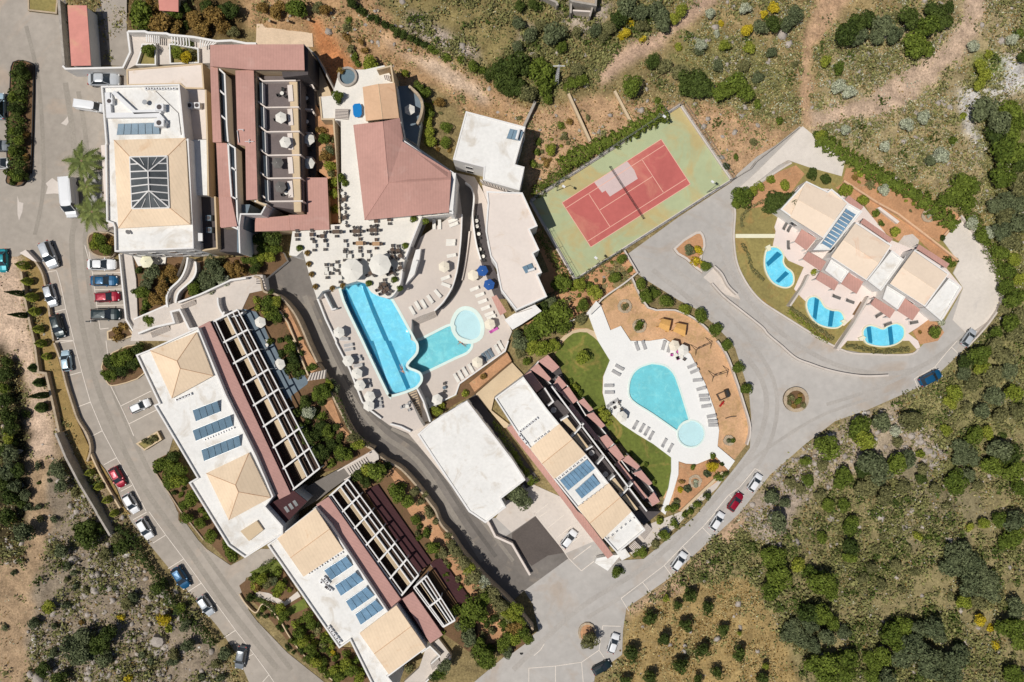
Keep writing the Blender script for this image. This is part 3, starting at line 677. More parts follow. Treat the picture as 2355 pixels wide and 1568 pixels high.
def hedge(label, pts, wd, h, m, z=0.0, leaf=.3, dens=26, cat='hedge', group=None, seed=1, name='hedge', follow=False):
    rs = np.random.RandomState(seed+int(abs(pts[0][0]))); P = [V(p[0], p[1], z+h*.7) for p in pts]; vsl = []; nr = []; 
    for a, b_ in zip(P, P[1:]):
        L = (b_-a).length; n_ = int(L*wd*dens*1.9)+4; tt = rs.rand(n_); dv = (b_-a).normalized(); sd = Vector((-dv.y, dv.x, 0))
        w_ = wd*(.8+.45*rs.rand(n_)); ang = rs.uniform(-.25, math.pi+.25, n_)
        lump = .85+.3*np.sin(tt*L*2.3+rs.rand()*6)
        off = np.cos(ang)*w_*.5*lump; zz = z+h*(.45+.5*np.sin(ang)*lump)
        base = np.array(a)[None, :2]+np.array(b_-a)[None, :2]*tt[:, None]+np.array(sd)[None, :2]*off[:, None]
        vsl.append(np.concatenate([base, zz[:, None]], 1))
        nn_ = np.array(sd)[None, :]*np.cos(ang)[:, None]+np.array([0, 0, 1.0])*np.sin(ang)[:, None]+rs.normal(size=(n_, 3))*.5; nr.append(nn_/np.linalg.norm(nn_, axis=1)[:, None])
    p = np.concatenate(vsl); nr = np.concatenate(nr)
    c0 = np.array(P[len(P)//2]); c0[2] = z
    vs, q_ = quads_np(rs, p-c0, nr, leaf*rs.uniform(.6, 1.4, len(p)))
    root = thing(name, label, cat, loc=Vector(c0), group=group)
    o = bpy.data.objects.new('foliage', np_mesh('foliage', vs, q_, m)); COL.objects.link(o); o.parent = root
    mb = MB()
    for p_ in P: mb.tube((p_.x, p_.y, z-.1), (p_.x, p_.y, z+h*.6), .05, .04, 5)
    for a, b_ in zip(P, P[1:]): mb.tube((a.x, a.y, z+h*.3), (b_.x, b_.y, z+h*.3), .03, .03, 4)
    mb.build('stems', 'bark', root)
    return root
# ------------------------------------------------------------------ buildings
def ctr(pts): return sum(p[0] for p in pts)/len(pts), sum(p[1] for p in pts)/len(pts)
def ccw(P): return P if area2(P) > 0 else P[::-1]
def windows(root, pts, z, base, step=3.4, storey=3.0, wsz=(1.3, 1.35), maxn=26, name='window', m='white_plaster'):
    P = ccw([tuple(p) for p in W(pts, z)]); n_ = 0
    for i in range(len(P)):
        a, b_ = Vector(P[i]), Vector(P[(i+1) % len(P)]); L = (b_-a).length
        if L < 3.2: continue
        dv = (b_-a)/L; nv = Vector((dv.y, -dv.x)); k = max(1, int(L/step)); ang = math.atan2(dv.y, dv.x)
        zz = base+1.55
        while zz < z-1.1:
            for j in range(k):
                if n_ >= maxn: return
                c = a+dv*L*(j+.5)/k+nv*.02
                f = MB().box((c.x, c.y, zz), (wsz[0]+.16, .08, wsz[1]+.16), ang).build(name, m, root)
                c2 = c+nv*.03; MB().box((c2.x, c2.y, zz), (wsz[0], .05, wsz[1]), ang).build('pane', 'glass_dark', f); n_ += 1
            zz += storey
def building(name, label, pts, z, cat='building', parapet=.45, pw=.28, wall='white_plaster', roofm='roof_white', base=0, win=True, group=None, door=True, maxn=22, zr=0.0):
    cx, cy = ctr(pts); root = thing(name, label, cat, cx, cy, base, group)
    P = W(pts, z)
    MB().prism(P, base-.1, z+zr).build('wall', wall, root)
    MB().prism(P, z+zr+.006, z+zr+.006).build('roof', roofm, root)
    if parapet:
        Q = [Vector(p) for p in ccw([tuple(p) for p in P])]
        MB().wall(Q, pw, z+.0-.3, z+parapet, True, 0, 1).build('parapet', wall, root)
        # keep parapet 4 mm proud of the wall
        pr = [c for c in root.children if c.name.startswith('parapet')][-1]; pr.scale = (1.0006, 1.0006, 1)
    if win: windows(root, pts, z, base, maxn=maxn)
    return root
def roof_faces(root, faces, m, name='roof', thick=.22, ridge=None, rm='stone'):
    mb = MB()
    for f in faces:
        vs = [V(*p) for p in f]
        nrm = (vs[1]-vs[0]).cross(vs[2]-vs[0])
        if nrm.z < 0: vs = vs[::-1]
        mb.face(vs); mb.face([(v.x, v.y, v.z-thick) for v in reversed(vs)])
        for a, b_ in zip(vs, vs[1:]+vs[:1]): mb.face([(a.x, a.y, a.z-thick), (b_.x, b_.y, b_.z-thick), b_, a])
    o = mb.build(name, m, root)
    if ridge:
        for a, b_ in ridge: MB().tube(V(*a), V(*b_), .07, .07, 5).build('ridge_cap', rm, o)
    return o
def hip(root, c, ze, r1, r2, zr, m, seams='peach_roof'):
    A, B, C_, D_ = [(p[0], p[1], ze) for p in c]; r1 = (*r1, zr); r2 = (*r2, zr)
    roof_faces(root, [[A, B, r1], [B, C_, r2, r1], [C_, D_, r2], [D_, A, r1, r2]], m, ridge=[(A, r1), (B, r1), (C_, r2), (D_, r2), (r1, r2)], rm=seams)
def gable(root, c, ze, zr, m, r=None, thick=.2, seams='peach_roof'):
    # c: A,B,C,D ; ridge runs from middle of D-A to middle of B-C unless given
    A, B, C_, D_ = c
    r1, r2 = r if r else (((A[0]+D_[0])/2, (A[1]+D_[1])/2), ((B[0]+C_[0])/2, (B[1]+C_[1])/2))
    a, b_, c2, dd = [(*p, ze) for p in c]; r1 = (*r1, zr); r2 = (*r2, zr)
    roof_faces(root, [[a, b_, r2, r1], [r1, r2, c2, dd]], m, thick=thick, ridge=[(r1, r2)], rm=seams)
def box_px(root, name, pts, z0, z1, m):
    return MB().prism(W(pts, z1), z0, z1).build(name, m, root)
def lerp2(a, b_, u): return (a[0]+(b_[0]-a[0])*u, a[1]+(b_[1]-a[1])*u)
def quad(c, u, v):     # c = (A at u0v0, B at u0v1, C at u1v1, D at u1v0)
    return lerp2(lerp2(c[0], c[1], v), lerp2(c[3], c[2], v), u)
def solar(root, c, z, n, m='solar_blue', tilt=.9, gap=.04):
    # c: four corners, first two on the high side
    a, b_, c2, dd = c
    f = MB()
    A, B = V(*a, z+tilt), V(*b_, z+tilt); C_, D_ = V(*c2, z+.15), V(*dd, z+.15)
    for X, zz in ((A, z), (B, z)): f.tube((X.x, X.y, zz), X, .03, .03, 4)
    f.tube(D_+Vector((0, 0, -.02)), C_+Vector((0, 0, -.02)), .04, .04, 4); f.tube(A, B, .04, .04, 4)
    fo = f.build('solar_panel', 'steel', root)
    for k in range(n):
        u0, u1 = (k+gap)/n, (k+1-gap)/n
        p = [A.lerp(B, u0), A.lerp(B, u1), D_.lerp(C_, u1), D_.lerp(C_, u0)]
        nr = (p[1]-p[0]).cross(p[2]-p[0]); p = p[::-1] if nr.z < 0 else p
        mb = MB().face([(q.x, q.y, q.z+.06) for q in p])
        for a_, b2 in zip(p, p[1:]+p[:1]): mb.face([a_, b2, (b2.x, b2.y, b2.z+.06), (a_.x, a_.y, a_.z+.06)])
        mb.build('collector', m, fo)
def duct(root, pts, z, wd=.4, h=.4, name='duct', m='plastic_white'):
    MB().wall(W(pts, z+h), wd, z+.02, z+h, False).build(name, m, root)
def unit(root, px, py, z, sz=(.9, .7, .7), rz=0, name='air_conditioner', m='plastic_white'):
    p = V(px, py, z); o = MB().box((p.x, p.y, z+sz[2]/2), sz, rz).build(name, m, root)
    MB().tube((p.x, p.y, z+sz[2]-.01), (p.x, p.y, z+sz[2]+.03), min(sz[:2])*.36, None, 10).build('fan', 'floor_dark', o)
    return o
def beams(root, c, us, vs, z, wd=.28, hh=.3, m='white_plaster', name='pergola_beam', posts=True, base=0):
    mb = MB()
    for u in us: mb.wall(W([quad(c, u, 0), quad(c, u, 1)], z), wd*1.6, z-hh, z)
    mb.build(name, m, root)
    for v in vs:
        MB().wall(W([quad(c, 0, v), quad(c, 1, v)], z+.004), wd, z-hh-.004, z+.004).build(name, m, root)
    if posts:
        mb = MB()
        for u in us:
            for v in (vs[-1],):
                p = V(*quad(c, u, v), z); mb.box((p.x, p.y, (z-hh+base)/2), (wd*.8, wd*.8, z-hh-base))
        mb.build('column', m, root)
def louvres(root, c, z, n, wd=.09, m='cream_plaster', along=True, name='pergola_slats'):
    mb = MB()
    for k in range(n):
        v = (k+.5)/n
        a, b_ = (quad(c, 0, v), quad(c, 1, v)) if along else (quad(c, v, 0), quad(c, v, 1))
        mb.wall(W([a, b_], z), wd, z-.12, z)
    return mb.build(name, m, root)
def steps(name, label, c, z0, z1, n, m='concrete_pale', cat='stairs', group=None, root=None):
    # c quad: edge A-B is at the top (z1), D-C at the bottom (z0)
    o = MB()
    for k in range(n):
        u0, u1 = k/n, (k+1)/n; zz = z1+(z0-z1)*(k+.5)/n
        o.prism(W([quad(c, u0, 0), quad(c, u0, 1), quad(c, u1, 1), quad(c, u1, 0)], zz), z0-.1, zz)
        u2 = u0+(u1-u0)*.6; o.prism(W([quad(c, u2, .02), quad(c, u2, .98), quad(c, u1-.004, .98), quad(c, u1-.004, .02)], zz+.006), zz+.006, zz+.006, mt=1)  # dark strip paints the shadow at each step edge
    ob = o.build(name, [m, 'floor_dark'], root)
    if root is None: tag(ob, label, cat, group)
    return ob

# ---- long guest blocks on the left -------------------------------------------------
def block_balconies(root, c, z, nseg, floor_z, shift=0.0, wide=.26):
    # recessed terraces with white frames and cream slatted strip
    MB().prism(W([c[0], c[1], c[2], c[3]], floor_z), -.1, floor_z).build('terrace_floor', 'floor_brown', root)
    us = [k/nseg for k in range(nseg+1)]
    beams(root, c, us, [0.0, .12, .58, .80, 1.0], z, .2, .26, base=floor_z)
    for k in range(nseg):
        a, b_ = us[k]+.012, us[k+1]-.012
        sub = [quad(c, a, .43), quad(c, a, .56), quad(c, b_, .56), quad(c, b_, .43)]
        louvres(root, sub, z-.35, 4, .2)
    for k in range(nseg+1):      # party walls between terraces
        MB().wall(W([quad(c, us[k], .12), quad(c, us[k], .58)], z-.3), .15, floor_z, z-.32).build('partition', 'white_plaster', root)
    MB().wall(W([quad(c, 0, .58), quad(c, 1, .58)], z-1.9), .12, floor_z, z-1.9).build('balustrade', 'white_plaster', root)

B1 = d('315,816 344,803 450,762 463,752 478,790 492,862 540,948 605,1042 640,1135 700,1120') 
o1 = t(0,2,'1260,130 1370,88')+d('448,757 458,753 522,908 590,1046 630,1140 612,1163 652,1208 652,1226 565,1281')+t(0,2,'2105,1880')+t(0,2,'1745,1300 1820,1255')+t(0,2,'1425,590 1470,572')
z1 = 9.0
b1 = building('hotel_block', 'long white guest block with two cream hip roofs, beside the left car park', o1, z1, 'hotel', base=0, maxn=30)
hip(b1, d('345,806 452,764 490,864 395,916'), z1+.5, (407, 830), (414, 847), z1+2.4, 'cream_roof')
hip(b1, d('474,1088 572,1041 622,1144 526,1196'), z1+.5, (541, 1115), (548, 1131), z1+2.4, 'cream_roof')
box_px(b1, 'roof_upstand', d('348,808 450,768 487,862 397,912'), z1, z1+.45, 'white_plaster')
box_px(b1, 'roof_upstand', d('477,1089 571,1044 619,1142 528,1192'), z1, z1+.45, 'white_plaster')
for s_, k_ in (('1770,640 2000,552 2030,650 1800,742', 4), ('1770,825 2118,684 2146,782 1800,922', 6), ('1850,1005 2200,868 2218,966 1875,1108', 6)):
    solar(b1, t(0,2,s_), z1, k_, 'solar_dark')
for k in range(5): unit(b1, *t(0,2,'%d,%d' % (1640+k*28, 540-k*12))[0], z1, (.7, .5, .5), R(22))
for k in range(6): unit(b1, *t(0,2,'%d,%d' % (1900+k*48, 905-k*20))[0], z1, (.8, .35, .4), R(22))
box_px(b1, 'stair_tower', t(0,3,'2210,180 2360,85 2420,170 2290,272'), z1, z1+.5, 'cream_plaster')
c1r = d('455,752 482,738 668,1135 642,1148')
roof_faces(b1, [[(*c1r[0], z1-.7), (*c1r[1], z1-1.3), (*c1r[2], z1-1.3), (*c1r[3], z1-.7)]], 'terracotta_t', 'canopy_roof')
MB().prism(W(d('456,753 486,738 672,1131 643,1147'), 7.3), -.1, 7.3).build('wall', 'terracotta_shaded', b1)  # wall colour carries the shade beside the canopy
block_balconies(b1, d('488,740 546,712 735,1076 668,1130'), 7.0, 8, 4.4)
roof_faces(b1, [[(*p, 7.6) for p in d('612,1163 675,1128 706,1153 652,1208')]], 'terracotta_shaded', 'canopy_roof')
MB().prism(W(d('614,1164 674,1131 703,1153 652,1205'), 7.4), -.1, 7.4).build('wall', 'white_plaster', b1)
for s_ in ('662,1160 668,1156 676,1168 670,1172', '672,1153 678,1149 686,1161 680,1165', '652,1167 658,1163 666,1175 660,1179'): box_px(b1, 'roof_window', d(s_), 7.62, 7.7, 'glass_dark')

o2 = t(1,3,'110,300 190,245')+d('727,1166 760,1205 893,1404 912,1392 980,1488 893,1553 915,1580 865,1590')+t(1,3,'870,1180 770,1250')
z2 = 8.5
b2 = building('hotel_block', 'white guest block with cream gable roofs and four rows of blue solar panels', o2, z2, 'hotel', base=0, maxn=30)
g1 = t(1,3,'195,250 548,-30 802,352 437,600'); g2 = t(1,3,'952,1120 1290,862 1560,1250 1222,1498')
gable(b2, g1, z2+.5, z2+1.5, 'cream_roof'); gable(b2, g2, z2+.5, z2+1.5, 'cream_roof')
for g_ in (g1, g2): box_px(b2, 'roof_upstand', [lerp2(p, ctr(g_), .03) for p in g_], z2, z2+.44, 'white_plaster')
for s_ in ('625,540 830,410 892,495 690,632', '725,680 915,555 990,632 780,777', '825,825 1015,690 1092,770 880,917', '912,945 1100,810 1178,890 962,1042'):
    solar(b2, t(1,3,s_), z2, 4, 'solar_blue')
for p in t(1,3,'610,640 640,610 650,680 665,640 690,710 660,690'): unit(b2, *p, z2, (.9, .5, .6), R(-38))
for k in range(7): unit(b2, *t(1,3,'%d,%d' % (500+k*48, 560-k*30))[0], z2, (.7, .35, .4), R(35))
for k in range(5): unit(b2, *t(1,3,'%d,%d' % (680+k*24, 1060+k*32))[0], z2, (.7, .45, .5), R(-50))
c2r = d('727,1160 755,1142')+t(1,3,'860,330 1325,802 1225,892')
roof_faces(b2, [[(*p, zz) for p, zz in zip(d('727,1160 755,1142 921,1377 896,1399'), (7.8, 7.2, 7.2, 7.8))]], 'terracotta_t', 'canopy_roof')
roof_faces(b2, [[(*p, zz) for p, zz in zip(t(1,3,'1345,805 1442,738 1718,1135 1602,1212'), (7.8, 7.2, 7.2, 7.8))]], 'terracotta_t', 'canopy_roof')
MB().prism(W(d('729,1160 757,1143 923,1376 947,1362 1014,1458 985,1476 920,1385 897,1399'), 6.9), -.1, 6.9).build('wall', 'terracotta_shaded', b2)  # shade beside the canopies painted as wall colour
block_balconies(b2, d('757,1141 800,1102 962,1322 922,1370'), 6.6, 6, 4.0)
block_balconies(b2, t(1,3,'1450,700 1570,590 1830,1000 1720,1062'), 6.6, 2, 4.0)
roof_faces(b2, [[(*p, zz) for p, zz in zip(d('838,1128 868,1114 992,1292 962,1318'), (3.6, 3.1, 3.1, 3.6))]], 'terracotta_shaded', 'canopy_roof')  # lower roof coloured dark to stand for the shade on it
roof_faces(b2, [[(*p, zz) for p, zz in zip(t(1,3,'1600,480 1690,415 1965,795 1865,865'), (3.7, 3.2, 3.2, 3.7))]], 'terracotta_shaded', 'canopy_roof')
MB().prism(W(d('840,1130 866,1118 988,1292 963,1315'), 3.0), -.1, 3.0).build('wall', 'white_plaster', b2)
MB().prism(W(t(1,3,'1605,490 1690,425 1955,795 1868,855'), 3.0), -.1, 3.0).build('wall', 'white_plaster', b2)
# entrance stairs at the foot of the block
box_px(b2, 'landing', t(1,3,'1560,1260 1680,1170 1800,1330 1560,1568 1360,1568 1500,1440'), -.1, 1.0, 'concrete_pale')
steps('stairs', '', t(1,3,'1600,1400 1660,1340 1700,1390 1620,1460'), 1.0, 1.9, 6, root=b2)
MB().wall(W(t(1,3,'1520,1300 1600,1240 1690,1330 1610,1400'), 2.4), .25, 0, 2.4).build('wall', 'white_plaster', b2)
MB().wall(W(t(1,3,'1790,1350 1700,1440 1560,1568'), 2.0), .25, 0, 2.0).build('wall', 'white_plaster', b2)

# ---- right guest block with pergola roofs -------------------------------------------
z3 = 6.5
o3 = d('1137,915 1203,866')+t(2,2,'320,625 435,765 680,1045 890,1310')+d('1452,1176')+t(2,3,'1225,165 965,380')+d('1395,1245 1327,1168')+t(2,2,'385,1272 165,990 50,850')
b3 = building('hotel_block', 'guest block with small red pergola roofs stepping along the dark green lawn', o3, z3, 'hotel', base=0, maxn=24, parapet=.35)
g3 = t(2,2,'165,990 435,765 678,1045 388,1272'); g4 = t(2,2,'600,1530 890,1310 1100,1570 832,1826')
gable(b3, g3, z3+.35, z3+1.2, 'cream_roof'); gable(b3, g4, z3+.35, z3+1.2, 'cream_roof')
for s_, k_ in (('440,1285 690,1092 765,1172 515,1378', 8), ('580,1378 742,1232 812,1312 640,1452', 6)): solar(b3, t(2,2,s_), z3, k_, 'solar_blue', .6)
for k in range(6): unit(b3, *t(2,2,'%d,%d' % (80+k*28, 830-k*22))[0], z3, (.8, .45, .5), R(36))
for k in range(5): unit(b3, *t(2,2,'%d,%d' % (210+k*30, 925-k*22))[0], z3, (.4, .3, .4), R(36))
for k in range(3): unit(b3, *t(2,2,'%d,%d' % (75+k*28, 870+k*34))[0], z3, (.8, .45, .5), R(-52))
for k in range(8): unit(b3, *t(2,2,'%d,%d' % (430+k*34, 1262-k*27))[0], z3, (.5, .35, .35), R(37))
for k in range(6): unit(b3, *t(2,2,'%d,%d' % (650+k*38, 1490-k*28))[0], z3, (.5, .35, .35), R(37))
for k in range(7): unit(b3, *t(2,3,'%d,%d' % (880+k*40, 245-k*32))[0], z3, (.3, .3, .35), R(37))
roof_faces(b3, [[(*p, z3-.8) for p in t(2,2,'-50,800 0,775 165,995 385,1275 600,1568')+t(2,3,'650,30 930,400 880,435 570,40')+t(2,2,'545,1568 250,1185')]], 'terracotta', 'arcade_roof')
MB().prism(W(t(2,2,'-40,805 100,960 380,1320 555,1568')+t(2,3,'875,425 925,400 660,40')+t(2,2,'600,1568 385,1275 165,995 0,780'), z3-1.2), -.1, z3-1.2).build('wall', 'white_plaster', b3)
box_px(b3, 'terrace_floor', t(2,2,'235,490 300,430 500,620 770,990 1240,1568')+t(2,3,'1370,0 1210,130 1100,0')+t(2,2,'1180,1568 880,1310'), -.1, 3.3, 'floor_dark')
mb = MB()
for s_ in ('365,420 500,600 905,1130 1240,1568', '300,435 380,560 330,600', '445,735 520,690', '550,885 660,760', '670,1010 740,970', '780,1140 850,1060', '890,1290 945,1240', '1000,1430 1110,1310'):
    mb.wall(W(t(2,2,s_), 5.6), .28, 3.3, 5.6)
mb.build('balcony_wall', 'white_plaster', b3)
for s_ in ('455,730 500,700 600,830 585,850', '560,890 605,850 715,990 680,1015', '900,1290 945,1260 1040,1390 1020,1420', '1010,1440 1050,1410 1160,1550 1130,1568'):
    roof_faces(b3, [[(*p, 5.0) for p in t(2,2,s_)]], 'cream_plaster', 'awning', .1)
for s_ in ('380,635', '728,1025', '855,1222'):
    p = V(*t(2,2,s_)[0], 3.3); MB().tube((p.x, p.y, 3.95), (p.x, p.y, 4.05), .55, .55, 16).build('terrace_table', 'fabric_grey', b3)
b3p = t(2,2,'105,320 235,185 330,130 440,245 505,410 605,545 745,630 860,780 935,945 1035,1075 1175,1155 1290,1310 1360,1480 1290,1522 1200,1460 950,1140 770,920 510,610 225,478')
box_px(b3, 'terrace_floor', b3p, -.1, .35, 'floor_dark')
for s_ in ('240,187 330,130 437,243 375,292', '170,262 236,207 360,350 335,377', '105,322 172,275 288,430 225,477', '385,402 408,352 430,323 505,408 430,472', '440,472 520,420 606,547 558,582',
           '605,558 660,528 747,632 712,652', '510,612 545,580 810,900 778,922', '680,682 750,657 857,780 820,806', '808,892 870,860 936,943 866,1000', '880,1000 950,955 1037,1078 990,1112',
           '1002,1092 1070,1050 1177,1155 1150,1187', '950,1140 978,1105 1247,1440 1212,1462', '1110,1218 1190,1190 1290,1312 1260,1332', '1250,1447 1305,1392 1360,1480 1290,1522'):
    P_ = t(2,2,s_); roof_faces(b3, [[(*p, 2.9) for p in P_]], 'terracotta_t', 'pergola_roof', .14)
    mb = MB()
    for p in P_: q_ = V(*lerp2(p, ctr(P_), .08), 2.9); mb.box((q_.x, q_.y, 1.55), (.2, .2, 2.4))
    mb.build('column', 'white_plaster', b3)
for s_ in ('335,377 435,470', '245,190 190,262', '505,410 605,550', '600,560 680,690', '750,655 700,700', '820,806 870,865', '935,945 890,1000', '1000,1095 1080,1200', '1190,1190 1130,1240', '1260,1335 1330,1420'):
    MB().wall(W(t(2,2,s_), 2.2), .2, .36, 2.2).build('garden_wall', 'white_plaster', b3)
box_px(b3, 'landing', t(2,3,'780,430 930,400 1000,400 880,545 760,470'), -.1, 1.6, 'roof_white')
box_px(b3, 'landing', t(2,3,'960,380 1040,340 1090,410 1010,450'), -.1, 2.2, 'roof_white')
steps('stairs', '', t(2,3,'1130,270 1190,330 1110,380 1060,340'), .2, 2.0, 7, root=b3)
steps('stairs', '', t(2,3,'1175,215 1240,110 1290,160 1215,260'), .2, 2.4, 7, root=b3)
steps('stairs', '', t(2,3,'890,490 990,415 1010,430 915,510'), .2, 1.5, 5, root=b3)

# ---- big garage roof ----------------------------------------------------------------
zw = 4.6
gar = building('garage_building', 'very large plain white flat roof beside the dark curving driveway', t(1,2,'1485,860 1625,740 1940,550 2355,1090')+d('1208,1103 1177,1127')+t(1,2,'2255,1450 2300,1530')+t(1,3,'2110,105 1955,0'), zw, base=0, roofm='roof_white', parapet=.18, pw=.35, maxn=10)
# ---- flat white house near the tennis court -----------------------------------------
zh = 7.6
h1 = building('white_house', 'white flat roofed house with one small solar heater, left of the tennis court hedge', d('1071,256 1208,292 1184,378 1206,384 1194,438 1110,414 1112,385 1041,367'), zh, 'house', roofm='roof_white', parapet=.12, maxn=20)
solar(h1, d('1172,296 1203,303 1196,324 1164,318'), zh, 3, 'solar_dark', .5)
p = V(1190, 312, zh); MB().tube((p.x-.2, p.y-.9, zh+.9), (p.x+.3, p.y+.9, zh+.9), .28, .28, 10).build('water_tank', 'plastic_white', h1)
h2 = building('white_house', 'long pinkish white flat roof with stepped edge, between the pool ramp and the tennis court', d('1121,467 1118,440 1201,443 1236,520 1218,528 1240,575 1226,583 1246,627 1236,632 1258,682 1187,714 1151,667 1139,607 1127,590 1116,532'), 9.4, 'house', roofm='roof_pinkish', parapet=.2, maxn=20)
solar(h2, d('1200,614 1222,605 1229,619 1208,629'), 9.4, 2, 'solar_dark', .4)
p = V(1221, 620, 9.4); MB().tube((p.x-.6, p.y-.3, 10.0), (p.x+.6, p.y+.1, 10.0), .25, .25, 10).build('water_tank', 'plastic_white', h2)
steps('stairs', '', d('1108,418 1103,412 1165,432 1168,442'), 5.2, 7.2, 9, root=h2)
box_px(h2, 'roof_terrace', d('1108,425 1168,443 1160,466 1121,466 1112,440'), -.1, 5.2, 'roof_pinkish')
box_px(h2, 'bar_roof', t(1,1,'2165,1165 2210,1145 2305,1300 2245,1335'), 5.0, 5.25, 'terracotta')
box_px(h2, 'landing', d('1160,735 1180,722 1230,700 1245,715 1200,745 1178,758'), -.1, 4.4, 'white_plaster')
steps('stairs', '', t(2,1,'30,1310 180,1265 205,1300 45,1365'), 2.4, 4.8, 8, root=h2)

# ---- restaurant with folded red roof --------------------------------------------------
L3, L2, L1 = 6.0, 3.2, .4
ze, zr_ = L3+3.2, L3+4.8
rst = thing('restaurant', 'restaurant with a big folded terracotta roof, above the white dining terrace', 'restaurant', 900, 400, 0)
E = dict(tl=(812, 287), tm=(896, 275), tr=(919, 271), r1=(927, 317), r2=(1003, 368), r3=(1037, 395), br=(1032, 488), bl=(838, 506), l1=(816, 345))
RA, RB, RC = (880, 279), (893, 420), (1036, 412)
f_ = lambda k, z: (*E[k], z)
roof_faces(rst, [[f_('tl', ze), (*RA, zr_), (*RB, zr_), f_('bl', ze)], [(*RA, zr_), f_('tr', ze), f_('r1', ze), (925, 325, ze+.25), (*RB, zr_)],
                 [(925, 325, ze+.25), f_('r3', ze), (*RC, zr_-.5), (*RB, zr_)], [(*RB, zr_), (*RC, zr_-.5), f_('br', ze), f_('bl', ze)]], 'terracotta', 'roof', .25,
           ridge=[((*RA, zr_), (*RB, zr_)), ((*RB, zr_), (*RC, zr_-.5)), ((*RB, zr_), f_('bl', ze))], rm='terracotta')
inn = [lerp2(E[k], (900, 400), .04) for k in ('tl', 'tr', 'r1', 'r3', 'br', 'bl')]
MB().prism(W(inn, ze-.3), 0, ze-.3).build('wall', 'white_plaster', rst); windows(rst, inn, ze-.3, L3, maxn=18, wsz=(2.2, 1.6))
MB().wall(W(d('1034,393 1042,398 1046,402 1040,490 1033,488'), ze-.2), .3, 0, ze-.2).build('wall', 'white_plaster', rst)
MB().prism(W(t(1,1,'1800,25 1838,25 1812,370 1775,368'), ze), ze-.4, ze).build('gutter', 'roof_white', rst)
spa = thing('spa_house', 'small peach tiled double pitched house, between the white sun deck and the folded red roof', 'house', 875, 235, 0)
gable(spa, t(1,0,'1275,762 1315,1085 1010,1112 980,800'), 9.0, 9.6, 'peach_roof', r=(t(1,0,'1125,772')[0], t(1,0,'1165,1095')[0]), seams='cream_plaster')
si = [lerp2(p, (875, 235), .05) for p in t(1,0,'1275,762 1315,1085 1010,1112 980,800')]
MB().prism(W(si, 8.8), 0, 8.8).build('wall', 'cream_plaster', spa); windows(spa, si, 8.8, L3, maxn=8)
MB().wall(W(t(1,0,'1110,640 1225,610 1240,605 1265,770'), 8.4), .3, 0, 8.4).build('wall', 'cream_plaster', spa)
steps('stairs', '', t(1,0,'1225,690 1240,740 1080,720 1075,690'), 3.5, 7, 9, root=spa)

# ---- main hotel -----------------------------------------------------------------------
zm = 10.5
hm = building('hotel_building', 'main hotel with a glass skylight in its cream hip roof', t(0,0,'942,800 1662,782 1712,1290')+d('436,320 446,520')+t(0,1,'1785,500 1792,722 1068,752 1062,530')+d('262,515 248,510 245,332')+t(0,0,'985,1325'), zm, 'hotel', maxn=30, roofm='roof_white', parapet=.5)
hc = d('262,322 427,317 437,516 272,525'); ze_, zr2 = zm+.6, zm+2.6
sk = [(299, 361), (385, 359), (390, 478), (304, 480)]
zs = zm+1.6
A, B, C_, D_ = [(*p, ze_) for p in hc]; a, b_, c2, dd = [(*p, zs) for p in sk]
roof_faces(hm, [[A, B, b_, a], [B, C_, c2, b_], [C_, D_, dd, c2], [D_, A, a, dd]], 'cream_roof', 'hip_roof', ridge=[(A, a), (B, b_), (C_, c2), (D_, dd)], rm='peach_roof')
box_px(hm, 'roof_upstand', [lerp2(p, ctr(hc), .02) for p in hc], zm-.3, ze_-.02, 'cream_plaster')
r1, r2 = (341, 395, zr2+.4), (343, 438, zr2+.4)
sko = roof_faces(hm, [[a, b_, r1], [b_, c2, r2, r1], [c2, dd, r2], [dd, a, r1, r2]], 'glass_roof', 'skylight', .08)
mb = MB()
for p, q_ in ((a, r1), (b_, r1), (c2, r2), (dd, r2), (r1, r2), (a, b_), (b_, c2), (c2, dd), (dd, a)): mb.tube(V(*p)+Vector((0, 0, .08)), V(*q_)+Vector((0, 0, .08)), .13, .13, 6)
def l3(p, q_, u): return tuple(p[i]+(q_[i]-p[i])*u for i in range(3))
for k in range(1, 7):
    u = k/7; 
    for e0, e1, s0 in ((a, dd, 1), (b_, c2, -1)):
        ep = l3(e0, e1, u); rp = l3(r1, r2, (u-.3)/.4) if .3 <= u <= .7 else (l3(e0 and (a if s0 == 1 else b_), r1, u/.3) if u < .3 else l3((dd if s0 == 1 else c2), r2, (1-u)/.3))
        mb.tube(V(*ep)+Vector((0, 0, .1)), V(*rp)+Vector((0, 0, .1)), .12, .12, 5)
for k in (1, 2, 3):
    for e0, e1, rr_ in ((a, b_, r1), (dd, c2, r2)):
        ep = l3(e0, e1, k/4); m_ = l3(ep, rr_, .55 if k != 2 else 1); mb.tube(V(*ep)+Vector((0, 0, .1)), V(*m_)+Vector((0, 0, .1)), .06, .06, 5)
mb.build('frame', 'white_plaster', sko)
solar(hm, t(0,0,'1085,1140 1462,1128 1472,1232 1072,1240'), zm, 6, 'solar_dark', .7)
duct(hm, t(0,0,'985,850 1000,1060 1450,1055 1520,1140'), zm, .9, .7); duct(hm, t(0,0,'1040,845 1240,1030 1480,1020'), zm, .7, .7)
duct(hm, t(0,0,'1010,850 1035,940'), zm, .35, .5)
for s_, sz in (('1030,945', (1.2, 1.1, .9)), ('1495,1005', (1.5, 1.3, 1.2)), ('1495,1150', (1.7, 1.3, 1.3))): unit(hm, *t(0,0,s_)[0], zm, sz, 0, 'ventilation_unit')
for k in range(6): unit(hm, *t(0,0,'%d,%d' % (1360+k*50, 822))[0], zm, (.7, .4, .5), .1)
